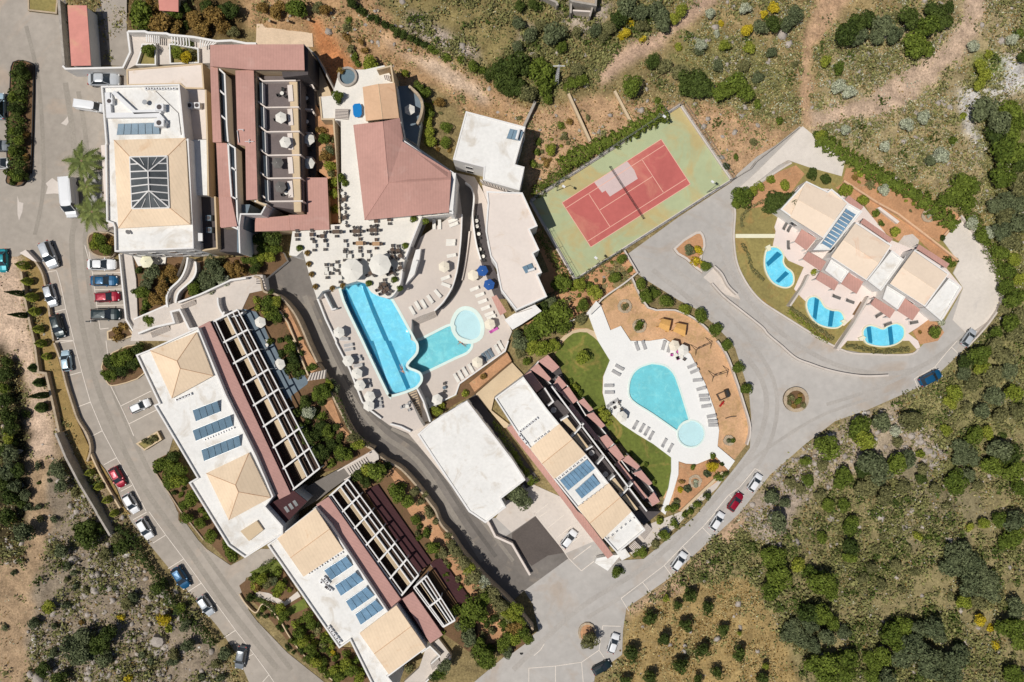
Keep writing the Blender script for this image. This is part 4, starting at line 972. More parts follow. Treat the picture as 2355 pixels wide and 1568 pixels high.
p = V(*t(0,0,'1355,955')[0], zm); MB().tube((p.x, p.y, zm), (p.x, p.y, zm+.9), .06, .06, 6).tube((p.x, p.y, zm+.9), (p.x, p.y, zm+.95), .45, .45, 12).build('chimney_cap', 'steel', hm)
p = V(*t(0,1,'1190,575')[0], zm); MB().tube((p.x, p.y, zm+.5), (p.x+.12, p.y+.1, zm+.62), .42, .45, 12).tube((p.x, p.y, zm), (p.x, p.y, zm+.5), .04, .04, 5).build('satellite_dish', 'fabric_grey', hm)
mb = MB()
mb.wall(W(t(0,0,'1430,835 1640,1040 1665,1240'), zm+.1), .08, zm+.02, zm+.1); mb.build('cable', 'floor_dark', hm)
box_px(hm, 'service_terrace', t(0,0,'1690,820 1885,825 1900,1280 1712,1285'), 0, 7.4, 'roof_pinkish')
box_px(hm, 'balcony_slab', t(0,0,'1715,1285 1900,1285')+t(0,1,'1905,228 1790,228'), 0, 8.6, 'roof_white')
MB().wall(W(t(0,0,'1890,825 1905,1285')+t(0,1,'1915,232'), 9.0), .3, 0, 9.0).build('wall', 'cream_plaster', hm)
box_px(hm, 'service_terrace', t(0,1,'1780,235 1980,235 1992,715 1795,722'), 0, 7.0, 'floor_dark')
MB().wall(W(t(0,1,'1975,240 1995,715 1860,735'), 8.0), .3, 0, 8.0).build('wall', 'cream_plaster', hm)
for s_ in ('1765,985', '1832,985'): unit(hm, *t(0,0,s_)[0], 7.4, (1.1, 1.1, 1.0), 0, 'ventilation_unit')
for s_ in ('1935,445', '1940,555'): unit(hm, *t(0,1,s_)[0], 7.0, (1.0, 1.0, .9), 0, 'ventilation_unit', 'floor_blue')
f = MB().prism(W(t(0,1,'1820,575 1860,578 1862,650 1822,650'), zm+.05), zm-.2, zm+.05).build('roof_window', 'white_plaster', hm)
ann = building('hotel_annexe', 'low pinkish flat roof in front of the silver car, north of the hotel service roof', t(0,0,'1165,640 1865,582 1882,822 1700,818 1660,780 1170,790'), 6.0, 'building', roofm='roof_pinkish', parapet=.15, maxn=6, wall='cream_plaster')
# red roofed wings between hotel and terraces
wing = thing('hotel_wing', 'narrow hotel wing with mauve red roofs, right of the glass skylight roof', 'hotel', 540, 320, 0)
def redroof(root, s_, z, m='terracotta', base=0):
    P_ = s_ if not isinstance(s_, str) else d(s_)
    roof_faces(root, [[(*p, z) for p in P_]], m, 'roof', .2)
    MB().prism(W([lerp2(p, ctr(P_), .03) for p in P_], z-.25), base, z-.25).build('wall', 'cream_plaster', root)
redroof(wing, '483,103 575,102 698,102 700,161 575,160 483,152', 10.6)
redroof(wing, '483,151 500,151 509,327 489,327', 9.6)
redroof(wing, '541,162 583,161 592,458 566,460 564,336 546,332', 10.0)
redroof(wing, '497,328 521,329 532,400 536,452 545,520 506,522 503,455', 9.0)
redroof(wing, '505,452 531,453 545,520 508,524', 9.6)
box_px(wing, 'courtyard_floor', d('500,155 540,155 545,330 560,520 555,580 505,578 495,330'), 0, 6.5, 'floor_dark')
mb = MB()
for s_ in ('500,155 516,170 519,235 521,290 524,326', '516,218 502,205', '519,275 504,262', '524,330 540,340 542,400 546,525', '524,330 528,400 532,452', '532,385 542,392', '532,452 545,458', '531,520 547,527'): mb.wall(W(d(s_), 9.3), .28, 6.5, 9.3)
mb.build('window_frame', 'white_plaster', wing)
box_px(wing, 'glazing', d('501,158 514,172 523,325 508,325'), 6.5, 8.8, 'glass_dark')
box_px(wing, 'glazing', d('524,332 539,342 545,522 533,520'), 6.5, 8.8, 'glass_dark')
mb = MB()
for s_ in ('2190,1190 2235,1190 2235,1205', '2180,1200 2195,1310', '2250,1300 2330,1300', '2290,1280 2290,1315'): mb.wall(W(t(0,0,s_), 10.3), .08, 10.05, 10.3)
mb.build('roof_railing', 'plastic_white', wing)
box_px(wing, 'ledge', d('545,470 575,470 560,520 552,580 545,580'), 0, 7.5, 'floor_blue')
MB().wall(W(d('551,582 549,520 553,492 600,492 612,470 585,462'), 9.2), .25, 0, 9.2).build('wall', 'white_plaster', wing)
# terraces, five bays
ter = thing('terrace_block', 'row of five grey balcony bays with cream dividing walls, right of the long mauve roof', 'hotel', 650, 330, 0)
box_px(ter, 'terrace_floor', d('590,175 690,175 697,485 597,470'), 0, 7.6, 'floor_grey')
MB().wall(W(d('586,164 591,464 612,472'), 9.3), .35, 6, 9.3).build('wall', 'cream_plaster', ter)
mb = MB()
for y0, x0 in ((186, 604), (247, 611), (303, 613), (357, 616), (410, 616), (463, 620)): MB().wall(W([(x0-18, y0-14), (x0, y0), (x0+76, y0-1)], 8.7), .25, 6, 8.7).build('partition', 'roof_pinkish', ter)
box_px(ter, 'planter_wall', d('665,186 683,186 692,487 676,487'), 0, 8.3, 'cream_plaster')
for y0 in (195, 250, 306, 361, 416): MB().wall(W([(666, y0), (669, y0+38)], 8.5), .9, 7.5, 8.5).build('bench', 'roof_pinkish', ter)
mb = MB()
for k in range(5): mb.wall(W([(603+k*3, 190+k*56), (604+k*3.2, 190+k*56+48)], 8.9), .12, 7, 8.9)
mb.build('window_frame', 'white_plaster', ter)
for k in range(5): box_px(ter, 'glazing', [(596+k*3, 188+k*56), (602+k*3, 192+k*56), (604+k*3, 240+k*56), (598+k*3, 236+k*56)], 7, 8.8, 'glass_dark')
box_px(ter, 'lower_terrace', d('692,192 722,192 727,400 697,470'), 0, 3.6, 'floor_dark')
mb = MB()
for y0 in (192, 250, 304, 360): MB().wall(W([(693, y0), (717, y0+2), (722, y0+12)], 4.9), .25, 3.6, 4.9).build('partition', 'roof_pinkish', ter)
ter2 = thing('terrace_roof', 'terracotta L shaped roof above the dark shrub bed, left of dining terrace', 'roof', 700, 500, 0)
roof_faces(ter2, [[(*p, 6.4) for p in t(1,1,'458,66 655,66 675,545 482,548 482,405 470,405')], [(*p, 6.4) for p in t(1,1,'300,410 482,405 482,548 318,552')], [(*p, 5.8) for p in t(1,1,'-10,440 300,418 316,552 -10,562')]], 'terracotta', 'roof', .2)
MB().prism(W(t(1,1,'462,76 648,76 668,538 310,545 0,555 0,445 300,415 470,410'), 5.4), 0, 5.4).build('wall', 'cream_plaster', ter2)
# top wing stub walls
MB().prism(W(d('698,100 708,112 708,172 650,178 648,165 698,162'), 9.4), 0, 9.4).build('terrace', 'floor_dark', wing)
# storage roof top left
sto = thing('storage_shed', 'narrow salmon pink shed roof in a walled yard, top left beside the car park', 'shed', 182, 80, 0)
roof_faces(sto, [[(*p, 3.9) for p in t(0,0,'620,48 797,50 836,602 655,606')]], 'pink_roof', 'roof', .12)
MB().prism(W(t(0,0,'630,60 790,60 828,595 660,598'), 3.7), 0, 3.7).build('wall', 'white_plaster', sto)
shed2 = thing('garden_shed', 'small salmon shed roof among trees at the top edge, behind the hotel', 'shed', 388, 5, 0)
roof_faces(shed2, [[(*p, 3.2) for p in d('362,-30 410,-30 410,27 366,24')]], 'pink_roof', 'roof', .12); MB().prism(W(d('366,-25 408,-25 408,24 368,22'), 3.0), 0, 3.0).build('wall', 'cream_plaster', shed2)

# ---- villas -----------------------------------------------------------------------------
zv = 4.2
def villa(label, roofs, extra, reds, g_, sol=None):
    allp = t(3,1,roofs[0][0])
    root = thing('villa', label, 'villa', *ctr(allp), 0, group='row of villas')
    for P_, m_, dz in roofs:
        Pt = t(3,1,P_) if isinstance(P_, str) else P_
        MB().prism(W(Pt, zv+dz), -.1, zv+dz, mt=1).build('roof', ['white_plaster', m_], root)
        MB().wall([Vector(p) for p in ccw([tuple(p) for p in W(Pt, zv+dz)])], .26, zv+dz-.2, zv+dz+.22, True, 0, 1).build('parapet', 'white_plaster', root)
    if g_: gable(root, t(3,1,g_), zv+.28, zv+1.0, 'villa_roof', thick=.2, seams='villa_roof')
    for P_, z in reds:
        Pt = t(3,1,P_); roof_faces(root, [[(*p, z) for p in Pt]], 'terracotta', 'pergola_roof', .12)
        mb = MB()
        for p in Pt: q_ = V(*lerp2(p, ctr(Pt), .08), z); mb.box((q_.x, q_.y, z/2-.05), (.16, .16, z-.1))
        mb.build('column', 'white_plaster', root)
    if sol: solar(root, t(3,1,sol), zv+.1, 10, 'solar_blue', .5, .13)
    windows(root, t(3,1,roofs[0][0]), zv, .5, maxn=8)
    return root
villa('cream roofed villa with a long solar array beside it, left end of the villa row', [('350,100 545,195 580,170 738,305 505,625 200,425 110,360', 'villa_roof', 0), ('738,305 865,378 570,735 410,735 505,625', 'roof_white', -.6)], None,
      [('310,540 445,625 355,735 245,655', 2.8), ('370,745 535,840 485,925 320,815', 2.8), ('742,230 880,335 842,382 705,272', 2.9)], '345,112 725,300 505,612 205,428', '490,675 722,350 808,402 572,722')
villa('cream roofed villa in the middle of the row of three villas', [('808,478 1135,690 1020,870 905,1015 575,800 700,640', 'villa_roof', 0), ('1135,735 1245,820 1035,1110 912,1015', 'roof_white', -.5), ('575,820 740,930 670,1035 520,920', 'roof_white', -.9)], None,
      [('480,930 655,1020 610,1105 440,1000', 2.8), ('750,935 880,1020 815,1135 670,1040', 2.8), ('880,440 1150,630 1120,665 850,480', 2.9)], '802,488 1125,698 903,1000 583,790')
villa('cream roofed villa at the right end of the villa row, nearest the loop driveway', [('1345,730 1660,950 1440,1255 1118,1045', 'villa_roof', 0), ('1660,990 1775,1070 1590,1385 1442,1262', 'roof_white', -.5), ('1090,1060 1260,1165 1190,1280 1050,1180', 'roof_white', -.9)], None,
      [('985,1170 1170,1285 1120,1360 945,1230', 2.8), ('1260,1175 1400,1280 1330,1380 1190,1290', 2.8), ('1390,680 1670,860 1640,900 1365,720', 2.9)], '1340,742 1650,958 1438,1240 1125,1040')

box_px(hm, 'porch_roof', d('203,396 233,394 235,470 205,472'), 3.0, 3.2, 'fabric_grey')
MB().prism(W(d('232,334 250,332 262,520 244,524'), 4.5), 0, 4.5).build('side_ledge', 'roof_pinkish', hm)
# ------------------------------------------------------------------ terraces, pools, walls, beds
def plate(name, pts, z, m, holes=(), side='white_plaster', z0=-.1): return sheet(name, pts, z, m, holes, z0, side)
def pool(name, label, outl, z, depth, floor='pool_blue', stripes=(), cop='coping', copw=.5, grp=None, dark='pool_dark'):
    root = thing(name, label, 'pool', *ctr(outl), z, grp)
    zb = z-depth
    MB().prism(W(outl, z), zb, zb, mt=0).build('pool_floor', floor, root)
    mb = MB(); P = [Vector(p) for p in ccw([tuple(p) for p in W(outl, z)])]; k = len(P)
    for i in range(k):
        a, b_ = P[i], P[(i+1) % k]; mb.face([(b_.x, b_.y, zb), (a.x, a.y, zb), (a.x, a.y, z-.01), (b_.x, b_.y, z-.01)])
    mb.build('pool_wall', dark if stripes else floor, root)
    for s_ in stripes: MB().prism([tuple(p) for p in W(s_, zb)], zb+.02, zb+.02).build('floor_stripe', dark, root)
    MB().wall(P, copw, z-.02, z+.05, True, 0, -1).build('coping', cop, root)
    MB().prism(W([lerp2(p, ctr(outl), .004) for p in outl], z), z-.12, z-.12).build('water', 'pool_water', root)
    return root
main_o = smooth(t(1,1,'785,1098 930,1022')+t(1,1,'1000,1038 1060,1120 1130,1155 1195,1168 1235,1185 1300,1290 1415,1500')+t(1,2,'1450,0 1472,40 1465,110 1395,190 1378,230 1400,262 1490,300 1512,345 1495,390 1440,435 1265,492 1225,480 1200,440 1000,20'), 4, True)
main_o = [p for p in main_o]
up = t(1,0,'770,640 1000,640 1180,600 1290,780 1330,1080')+d('927,317 1003,368 1046,398')+t(1,1,'1830,395 1520,430 1370,820 1345,900 1320,1050 1250,1150 1190,1172 1130,1158 1060,1122 1000,1036 930,1018 612,1110 560,1180 500,1000 430,740 372,790 305,780 335,560 690,545 685,500 780,495')+t(1,0,'785,1568 780,1110 600,1100 590,900 700,880')
plate('dining_terrace', up, L3, 'paving_white')
mid = t(1,1,'1830,395 1893,402 1885,600 1870,760 1845,930 1800,1080 1720,1210 1640,1290 1432,1372 1425,1560')+t(1,2,'1462,10 1482,60 1474,115 1403,195 1390,232 1408,255 1498,293 1524,345 1508,396 1450,446 1385,466 1500,720 1545,790 1400,850 1230,780 1050,648 980,560 870,280 722,0')+t(1,1,'640,1380 556,1180 612,1110 930,1018 1100,900')
plate('pool_deck', mid, L2, 'deck_beige', [main_o])
low = t(1,1,'1830,20 2010,60 2140,290 2120,560 2060,820 2200,1180 2355,1480')+t(1,2,'2320,0 2290,95 1870,395 1830,500 1560,620 1600,735 1500,765 1400,430 1380,180 1440,60')+t(1,1,'1410,1560 1400,1370 1640,1280 1800,1070 1870,760')
teal_o = smooth(t(1,1,'1530,1560 1650,1500 1800,1435')+t(2,1,'-560,1430')+t(1,1,'1960,1568')+t(1,2,'1975,40 1950,90 1880,130 1700,210 1560,275 1500,292 1420,262 1395,225 1400,190 1470,110 1478,40 1500,0'), 3, True)
teal_o = smooth(t(1,1,'1520,1562 1640,1500 1800,1428 1815,1500 1880,1555')+t(1,2,'1968,20 1970,60 1930,105 1850,140 1700,212 1560,278 1500,292 1420,258 1400,225 1412,190 1476,112 1486,40 1494,0'), 3, True)
kid_o = smooth(t(1,1,'1830,1380 1870,1310 1930,1285 2000,1310 2050,1380 2065,1450 2050,1520 1990,1555 1900,1550 1845,1490 1825,1430'), 3, True)
plate('lower_pool_deck', low, L1, 'deck_beige', [teal_o, kid_o])
pool('swimming_pool', 'long bright blue pool with two dark lane stripes, in the middle of the beige deck', main_o, L2, 1.3, 'pool_blue',
     [[V_ for V_ in t(1,1,'790,1110 835,1095 1060,1568')+t(1,2,'1080,0 1230,440 1265,490 1225,478 1200,440 1000,20')], t(1,1,'965,1035 1000,1040 1105,1290 1225,1568')+t(1,2,'1240,0 1420,430 1385,450 1190,0')+t(1,1,'1180,1568 1060,1290')])
pool('swimming_pool', 'turquoise pool below the curved end of the long blue pool', teal_o, L1+.02, .33, 'pool_teal', dark='pool_teal')
pool('paddling_pool', 'pale rounded square paddling pool beside the turquoise pool', kid_o, L1+.024, .2, 'pool_pale', copw=.8)
# curved ramp between deck levels
RL = smooth(t(1,1,'1845,30 1895,400 1885,600 1870,760 1845,930 1800,1080 1720,1210 1640,1292')); RR = smooth(t(1,1,'1985,150 2000,260 1988,400 1960,600 1925,880 1900,1010 1840,1130 1760,1225 1655,1300'))
sheet('ramp', RL+RR[::-1], L1+.05, 'road_dark')  # dark colour also paints in the deck wall's shadow
wallthing('curved_parapet', 'thin white parapet curving along the top of the mid pool deck', smooth(t(1,1,'1893,402 1885,600 1870,760 1845,930 1800,1080 1720,1210 1640,1290')), L2+.5, .22, z0=L2-.1)
wallthing('curved_wall', 'white curved wall on the outer side of the dark ramp', smooth(t(1,1,'1925,110 1980,160 2003,260 1990,400 2005,560 2030,700 2065,820')), 2.0, .3)
wallthing('low_wall', 'low pale wall between the dark ramp and the lower pool deck', smooth(t(1,1,'1962,560 1940,740 1915,900 1892,1010')), 1.1, .25, 'roof_pinkish')
struct('bar_strip', MB().prism(W(t(1,1,'2015,310 2075,300 2110,560 2190,900 2300,1180 2200,1180 2080,880 2010,640'), .5), -.1, .5), ['floor_dark'])
wallthing('diagonal_wall', 'white diagonal wall edging the dining terrace beside the painted shade strip', t(1,1,'1520,425 1430,650 1365,820'), L3+.6, .3, z0=L2-.1)
struct('terrace_shade_strip', MB().prism(W(t(1,1,'1535,430 1590,430 1460,740 1395,830 1370,820'), L2+.02), L2-.1, L2+.02), ['road_dark'])  # dark sheet painting the dining terrace's shadow on the deck
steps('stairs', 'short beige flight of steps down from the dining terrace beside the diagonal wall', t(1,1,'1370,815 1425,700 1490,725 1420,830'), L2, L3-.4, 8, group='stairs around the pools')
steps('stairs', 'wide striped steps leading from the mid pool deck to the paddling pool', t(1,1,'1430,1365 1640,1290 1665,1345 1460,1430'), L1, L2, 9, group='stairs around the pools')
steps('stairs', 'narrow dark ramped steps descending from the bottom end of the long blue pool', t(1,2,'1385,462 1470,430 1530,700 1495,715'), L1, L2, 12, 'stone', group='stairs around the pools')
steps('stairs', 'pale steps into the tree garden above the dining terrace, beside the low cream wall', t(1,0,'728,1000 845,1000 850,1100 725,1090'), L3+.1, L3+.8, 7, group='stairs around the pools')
wallthing('pool_wall', 'white wall between the dark driveway and the long pool deck', t(1,1,'565,1180 640,1370 735,1568')+t(1,2,'735,20 860,260 975,560 1050,640 1150,715'), L2+.7, .3)
wallthing('pool_wall', 'short white wall stub at the top left corner of the long pool', t(1,1,'625,1130 700,1280 735,1270'), L2+1.6, .3, z0=L2-.1)
wallthing('pool_wall', 'low white wall at the bottom tip of the pool deck above the driveway', t(1,2,'1235,765 1330,790 1420,835'), L2+.8, .28)
wallthing('pool_wall', 'white wall round the lower pool deck beside the long planted bed', t(1,2,'2320,0 2290,95 1870,395 1835,495 1580,620'), L1+.7, .25)
wallthing('stair_wall', 'white wall beside the ramped steps below the long pool', t(1,2,'1480,440 1540,560 1600,745'), L2+.4, .3)
t_ = thing('water_slide_hut', 'slim white rectangular shelter standing in the painted shade strip, right of the big parasols', 'shelter', *t(1,1,'1445,890')[0], L2)
box_px(t_, 'roof', t(1,1,'1450,825 1492,832 1455,962 1405,955'), L2+2.4, L2+2.6, 'roof_white'); box_px(t_, 'wall', t(1,1,'1470,730 1515,722 1500,830 1455,960 1375,1050 1410,940 1440,830'), L2, L2+1.6, 'white_plaster')
wallthing('quay_wall', 'curved white wall round the bottom right corner of the dining terrace', smooth(t(1,1,'1345,900 1322,1040 1255,1150 1195,1172')), L3+.5, .25)
# round hot tub and terrace furniture at the spa
tub = thing('hot_tub', 'round hot tub with pale rim on the white sun deck', 'hot tub', *t(1,0,'845,712')[0], L3)
c = V(*t(1,0,'845,712')[0], L3); cc = [(c.x+1.45*math.cos(a*math.pi/14), c.y+1.45*math.sin(a*math.pi/14)) for a in range(28)]
MB().wall(cc, .4, L3, L3+.55, True, 0, -1).build('rim', 'stone_grey', tub); MB().prism(cc, L3+.03, L3+.03).build('tub_floor', 'floor_blue', tub); MB().prism(cc, L3+.45, L3+.45).build('water', 'pool_water', tub)
tt = thing('table_tennis_table', 'bright blue table with clipped corners beside the peach tiled house', 'game table', *t(1,0,'930,1015')[0], L3)
box_px(tt, 'tabletop', t(1,0,'905,955 955,950 970,975 972,1050 955,1075 912,1078 895,1055 888,975'), L3+.72, L3+.8, 'trampoline_blue')
for s_ in ('905,975', '955,972', '958,1055', '912,1058'): p = V(*t(1,0,s_)[0], L3); MB().box((p.x, p.y, L3+.36), (.08, .08, .72)).build('leg', 'steel', tt)
# sun patio right of the peach house
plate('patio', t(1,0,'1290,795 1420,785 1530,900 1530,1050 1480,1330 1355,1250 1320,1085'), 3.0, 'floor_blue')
wallthing('patio_wall', 'rough stone wall curving round the shaded patio behind the peach house', smooth(t(1,0,'1405,790 1490,870 1528,960 1515,1060 1480,1140')), 3.9, .5, 'stone')
# left of driveway: raised garden terraces with retaining walls
G1 = t(1,1,'-40,960 40,1000 70,1110 180,1140 260,1200 360,1330 440,1500')+smooth(t(1,2,'470,10 500,110 590,250 640,340 710,520 770,640 850,800 920,900 1000,960 1075,1000 800,1160'))+d('750,1085 735,1076 546,712 540,680 560,640')
plate('garden_terrace', G1, 2.9, 'soil_dark', side='stone')
G2 = t(1,2,'1120,1050 1200,1110 1330,1180 1480,1340 1600,1500 1650,1568')+t(1,3,'1700,120 1800,230 1900,380 2100,610 2355,860')+t(2,3,'195,1090 170,1180 -60,1350 -130,1290')+d('1080,1500 1010,1450 960,1320 800,1100')
plate('garden_terrace', G2, 2.6, 'soil_dark', side='stone')
wallthing('retaining_wall', 'long pale stone retaining wall on the left edge of the upper driveway', smooth(t(1,1,'-20,975 40,1000 70,1110 180,1140 260,1200 360,1330 440,1500')+t(1,2,'480,30 560,200')), 3.3, .35, 'stone')
wallthing('retaining_wall', 'pale stone retaining wall along the driveway below the garden steps, down to the bridge', smooth(t(1,2,'655,350 710,520 770,640 850,800 920,900 1000,960 1075,1000')), 3.3, .35, 'stone')
wallthing('retaining_wall', 'long curving pale wall between the driveway and the lower garden hedge', smooth(t(1,2,'1125,1055 1200,1110 1330,1180 1480,1340 1600,1500 1650,1568')+t(1,3,'1700,120 1800,230 1900,380 2100,610 2355,860')+t(2,3,'195,1090')), 3.0, .35, 'stone')
for s_, l_ in (('800,1160 1080,1000 1125,1050 1130,1090 860,1240', 'striped pale footbridge over the garden between the two left guest blocks'),):
    P_ = t(1,2,s_); br = thing('footbridge', l_, 'footbridge', *ctr(P_), 0); box_px(br, 'deck', P_, 2.9, 3.5, 'concrete_pale')
    louvres(br, t(1,2,'830,1175 1020,1065 1050,1110 860,1225'), 3.62, 9, .1, 'floor_dark', name='step_edges'); MB().wall(W(t(1,2,'800,1160 1085,1000')), .22, 3.5, 4.3).build('parapet', 'roof_pinkish', br); MB().wall(W(t(1,2,'860,1240 1130,1085')), .22, 3.5, 4.3).build('parapet', 'roof_pinkish', br)
steps('stairs', 'pale garden steps with painted step shadows, left of the upper driveway near the balcony block', t(1,2,'470,370 500,300 650,265 640,345')[::1], 2.9, 3.3, 6, group='stairs on the left')
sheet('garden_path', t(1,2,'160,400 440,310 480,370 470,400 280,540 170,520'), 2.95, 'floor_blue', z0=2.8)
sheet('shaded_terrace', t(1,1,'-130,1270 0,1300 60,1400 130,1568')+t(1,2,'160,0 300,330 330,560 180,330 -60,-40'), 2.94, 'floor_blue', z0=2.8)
wallthing('garden_wall', 'narrow cream garden wall on the long strip bed left of the driveway', t(1,1,'215,1290 290,1400 360,1568')+t(1,2,'345,0 480,320'), 3.7, .28, 'cream_plaster', z0=2.8)
struct('soil_bed', MB().prism(W(t(1,1,'215,1290 290,1260 440,1568')+t(1,2,'440,20 580,250 480,320 370,40'), 2.96), 2.8, 2.96), ['red_soil'])
struct('soil_bed', MB().prism(W(t(1,2,'620,580 700,540 800,800 960,960 860,940 760,800'), 2.97), 2.8, 2.97), ['red_soil'])
struct('soil_bed', MB().prism(W(t(1,2,'1150,1100 1260,1170 1440,1360 1600,1560')+t(1,3,'1700,170 1830,330 2060,640 2250,920 2150,1000 1900,700 1560,200 1400,0')+t(1,2,'1300,1340'), 2.65), 2.5, 2.65), ['red_soil'])
struct('soil_bed', MB().prism(W(t(1,3,'2040,960 2300,900 2355,1050 2200,1200 2030,1250'), 2.655), 2.5, 2.655), ['red_soil'])
steps('stairs', 'striped steps at the top left corner of the dark driveway yard', t(1,1,'0,985 60,970 100,1100 0,1080'), 2.9, 3.2, 5, group='stairs on the left')
# curved white ramp and planted yards between the hotel and the left block
plate('planted_yard', t(0,1,'1215,770 1690,790 1650,900 1560,1120 1530,1250 1260,1340 1250,1000'), 1.2, 'soil_dark')
plate('planted_yard', t(0,1,'1800,840 2230,790 2350,900 2230,1000 1850,1120 1700,1180 1640,1200 1700,1090 1790,960'), 1.6, 'soil_dark')
plate('planted_yard', t(0,1,'1290,1380 1470,1310 1500,1400 1310,1490'), 1.2, 'soil_dark')
plate('planted_yard', d('560,585 650,580 660,600 600,650 560,640'), 1.2, 'soil_dark')
struct('curved_ramp', MB().prism(W(smooth(t(0,1,'1730,820 1710,900 1660,1010 1560,1110 1545,1200 1560,1290'))+smooth(t(0,1,'1620,1220 1640,1130 1760,1020 1800,930 1800,840')), 1.9), -.1, 1.9), ['concrete_pale'])
for s_, l_ in (('1725,800 1705,900 1655,1000 1555,1100 1530,1180 1540,1260', 'white wall on the left side of the curving white ramp below the hotel'), ('1795,840 1800,930 1760,1010 1650,1110 1620,1180 1615,1220', 'white wall on the right side of the curving white ramp below the hotel')):
    wallthing('ramp_wall', l_, smooth(t(0,1,s_)), 3.2, .35)
plate('forecourt', t(0,1,'1100,765 1210,775 1250,1000 1265,1350 1310,1440 1240,1510 1150,1380 1110,1000'), 1.6, 'concrete_pale')
wallthing('forecourt_wall', 'white wall at the nose of the four parked cars beside the pale forecourt', t(0,1,'1095,770 1120,1000 1160,1370 1240,1510'), 2.4, .25)
plate('entrance_terrace', t(0,1,'1240,1370 1620,1210 1830,1140 2120,1000 2355,960')+t(1,1,'60,960 80,1100 -60,1130 -120,1260 -180,1400')+t(0,1,'2170,1340 1830,1440 1780,1480 1560,1568 1200,1568'), 3.0, 'concrete_pale')
wallthing('entrance_wall', 'long white wall below the agave yard leading to the striped steps', t(0,1,'1640,1215 1840,1140 2120,1010 2260,990'), 4.4, .3)
wallthing('entrance_wall', 'white zigzag wall around the entrance court above the red strip roof', t(0,1,'1270,1500 1420,1440 1600,1400 1570,1300 1650,1280 1740,1460 1860,1440 2040,1350 2060,1300'), 4.8, .35)
wallthing('entrance_wall', 'curved white wall round the small dark court above the balcony frames', smooth(t(0,1,'2000,1170 2010,1250 2060,1330 2170,1340 2240,1300')), 4.6, .3)
wallthing('entrance_wall', 'white wall from the narrow yard up to the ramp, beside the parked cars', t(0,1,'1230,1370 1530,1240'), 2.8, .3)
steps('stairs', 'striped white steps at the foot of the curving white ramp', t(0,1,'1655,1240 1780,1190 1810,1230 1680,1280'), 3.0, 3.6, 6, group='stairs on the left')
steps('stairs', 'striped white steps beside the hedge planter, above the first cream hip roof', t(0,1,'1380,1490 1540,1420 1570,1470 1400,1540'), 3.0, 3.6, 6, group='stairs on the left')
box_none = plate('cafe_floor', t(0,1,'1215,770 1530,765 1520,860 1270,880'), 1.5, 'paving_white')
# north court of the hotel
plate('north_court', t(0,0,'1170,285 1330,285 1930,400 1930,580 1240,600 1165,640 1130,610 1190,480'), 3.0, 'concrete_pale')
wallthing('court_wall', 'white wall with stepped top running along the north side of the hotel court', t(0,0,'1175,288 1330,288 1360,300 1530,308 1560,320 1780,340 1990,378 2130,372 2260,398 2355,400'), 5.0, .4)
wallthing('court_wall', 'white angled wall at the corner of the hotel court beside the bare yard', t(0,0,'1172,290 1195,480 1130,620 600,632 575,605'), 3.6, .35)
wallthing('court_wall', 'dark edged wall on the left side of the walled shed yard', t(0,0,'540,0 560,300 585,600'), 1.9, .5, 'stone_grey')
sheet('shed_yard', t(0,0,'565,0 590,610 1010,600 940,80 900,0'), .05, 'road_dark')  # dark colour paints in the shadows of shed and yard wall
sheet('bare_yard', t(0,0,'905,-40 1165,-40 1165,285 1190,480 1130,610 1010,600 940,80'), .06, 'road_tan')
for s_ in ('1335,320 1470,330 1470,400 1340,385', '1565,335 1750,355 1755,425 1570,400', '1830,365 2010,390 1960,410 1830,440'):
    pg = thing('pergola', 'white slatted pergola in the hotel court, %s' % {'1335': 'leftmost of the three', '1565': 'middle one of the three', '1830': 'beside the mauve roof'}[s_[:4]], 'pergola', *ctr(t(0,0,s_)), 3, group='court pergolas')
    louvres(pg, [t(0,0,s_)[k] for k in (0, 3, 2, 1)], 4.6, 7, .18, 'white_plaster', False)
for s_, l_ in (('1245,600 1290,470 1300,400 1430,400 1435,600', 'small triangular planted well with white walls in the hotel court'), ('1550,400 1600,400 1825,440 1830,580 1560,590', 'golden planted bed with palm leaves in the hotel court')):
    bd = thing('planter', l_, 'planter', *ctr(t(0,0,s_)), 3); P_ = t(0,0,s_); MB().wall([Vector(p) for p in ccw([tuple(q) for q in W(P_, 3.8)])], .25, 2.9, 3.8, True, 0, 1).build('wall', 'white_plaster', bd); box_px(bd, 'soil', P_, 2.9, 3.1, 'lawn_dry')
struct('peach_yard', MB().prism(W(d('590,55 716,50 720,108 588,103'), .1), -.1, .1), ['pale_earth'])
for s_ in ('120,190', '290,190', '480,180'):
    tag(MB().tube(V(*t(1,0,s_)[0], 0), V(*t(1,0,s_)[0], 2.2), .25, .25, 8).build('gate_post', 'stone'), {'120': 'leftmost stub pillar at the edge of the peach coloured yard', '290': 'middle stub pillar at the edge of the peach coloured yard', '480': 'rightmost stub pillar at the edge of the peach coloured yard'}[s_[:3]], 'pillar', 'yard pillars')
wallthing('boundary_wall', 'tall thin wall descending right of the mauve roof to the hot tub', t(1,0,'470,430 560,520 720,830 740,990'), 5.0, .25, 'stone_grey')
sheet('court_floor', t(1,0,'480,440 550,530 690,860 700,960 570,960 540,760 410,750 420,690 490,690'), 2.0, 'cream_plaster')
plate('stair_landing', t(1,0,'585,890 690,880 715,1000 730,1090 600,1095'), 5.2, 'roof_pinkish')
wallthing('landing_wall', 'cream wall around the pale stair landing beside the balcony bays', t(1,0,'585,890 605,1095 720,1095'), 6.2, .3, 'cream_plaster')
wallthing('bed_wall', 'long narrow cream wall between the tree bed and the dining walkway', t(1,0,'712,1100 745,1568')+t(1,1,'745,0 768,480'), 6.9, .32, 'cream_plaster')
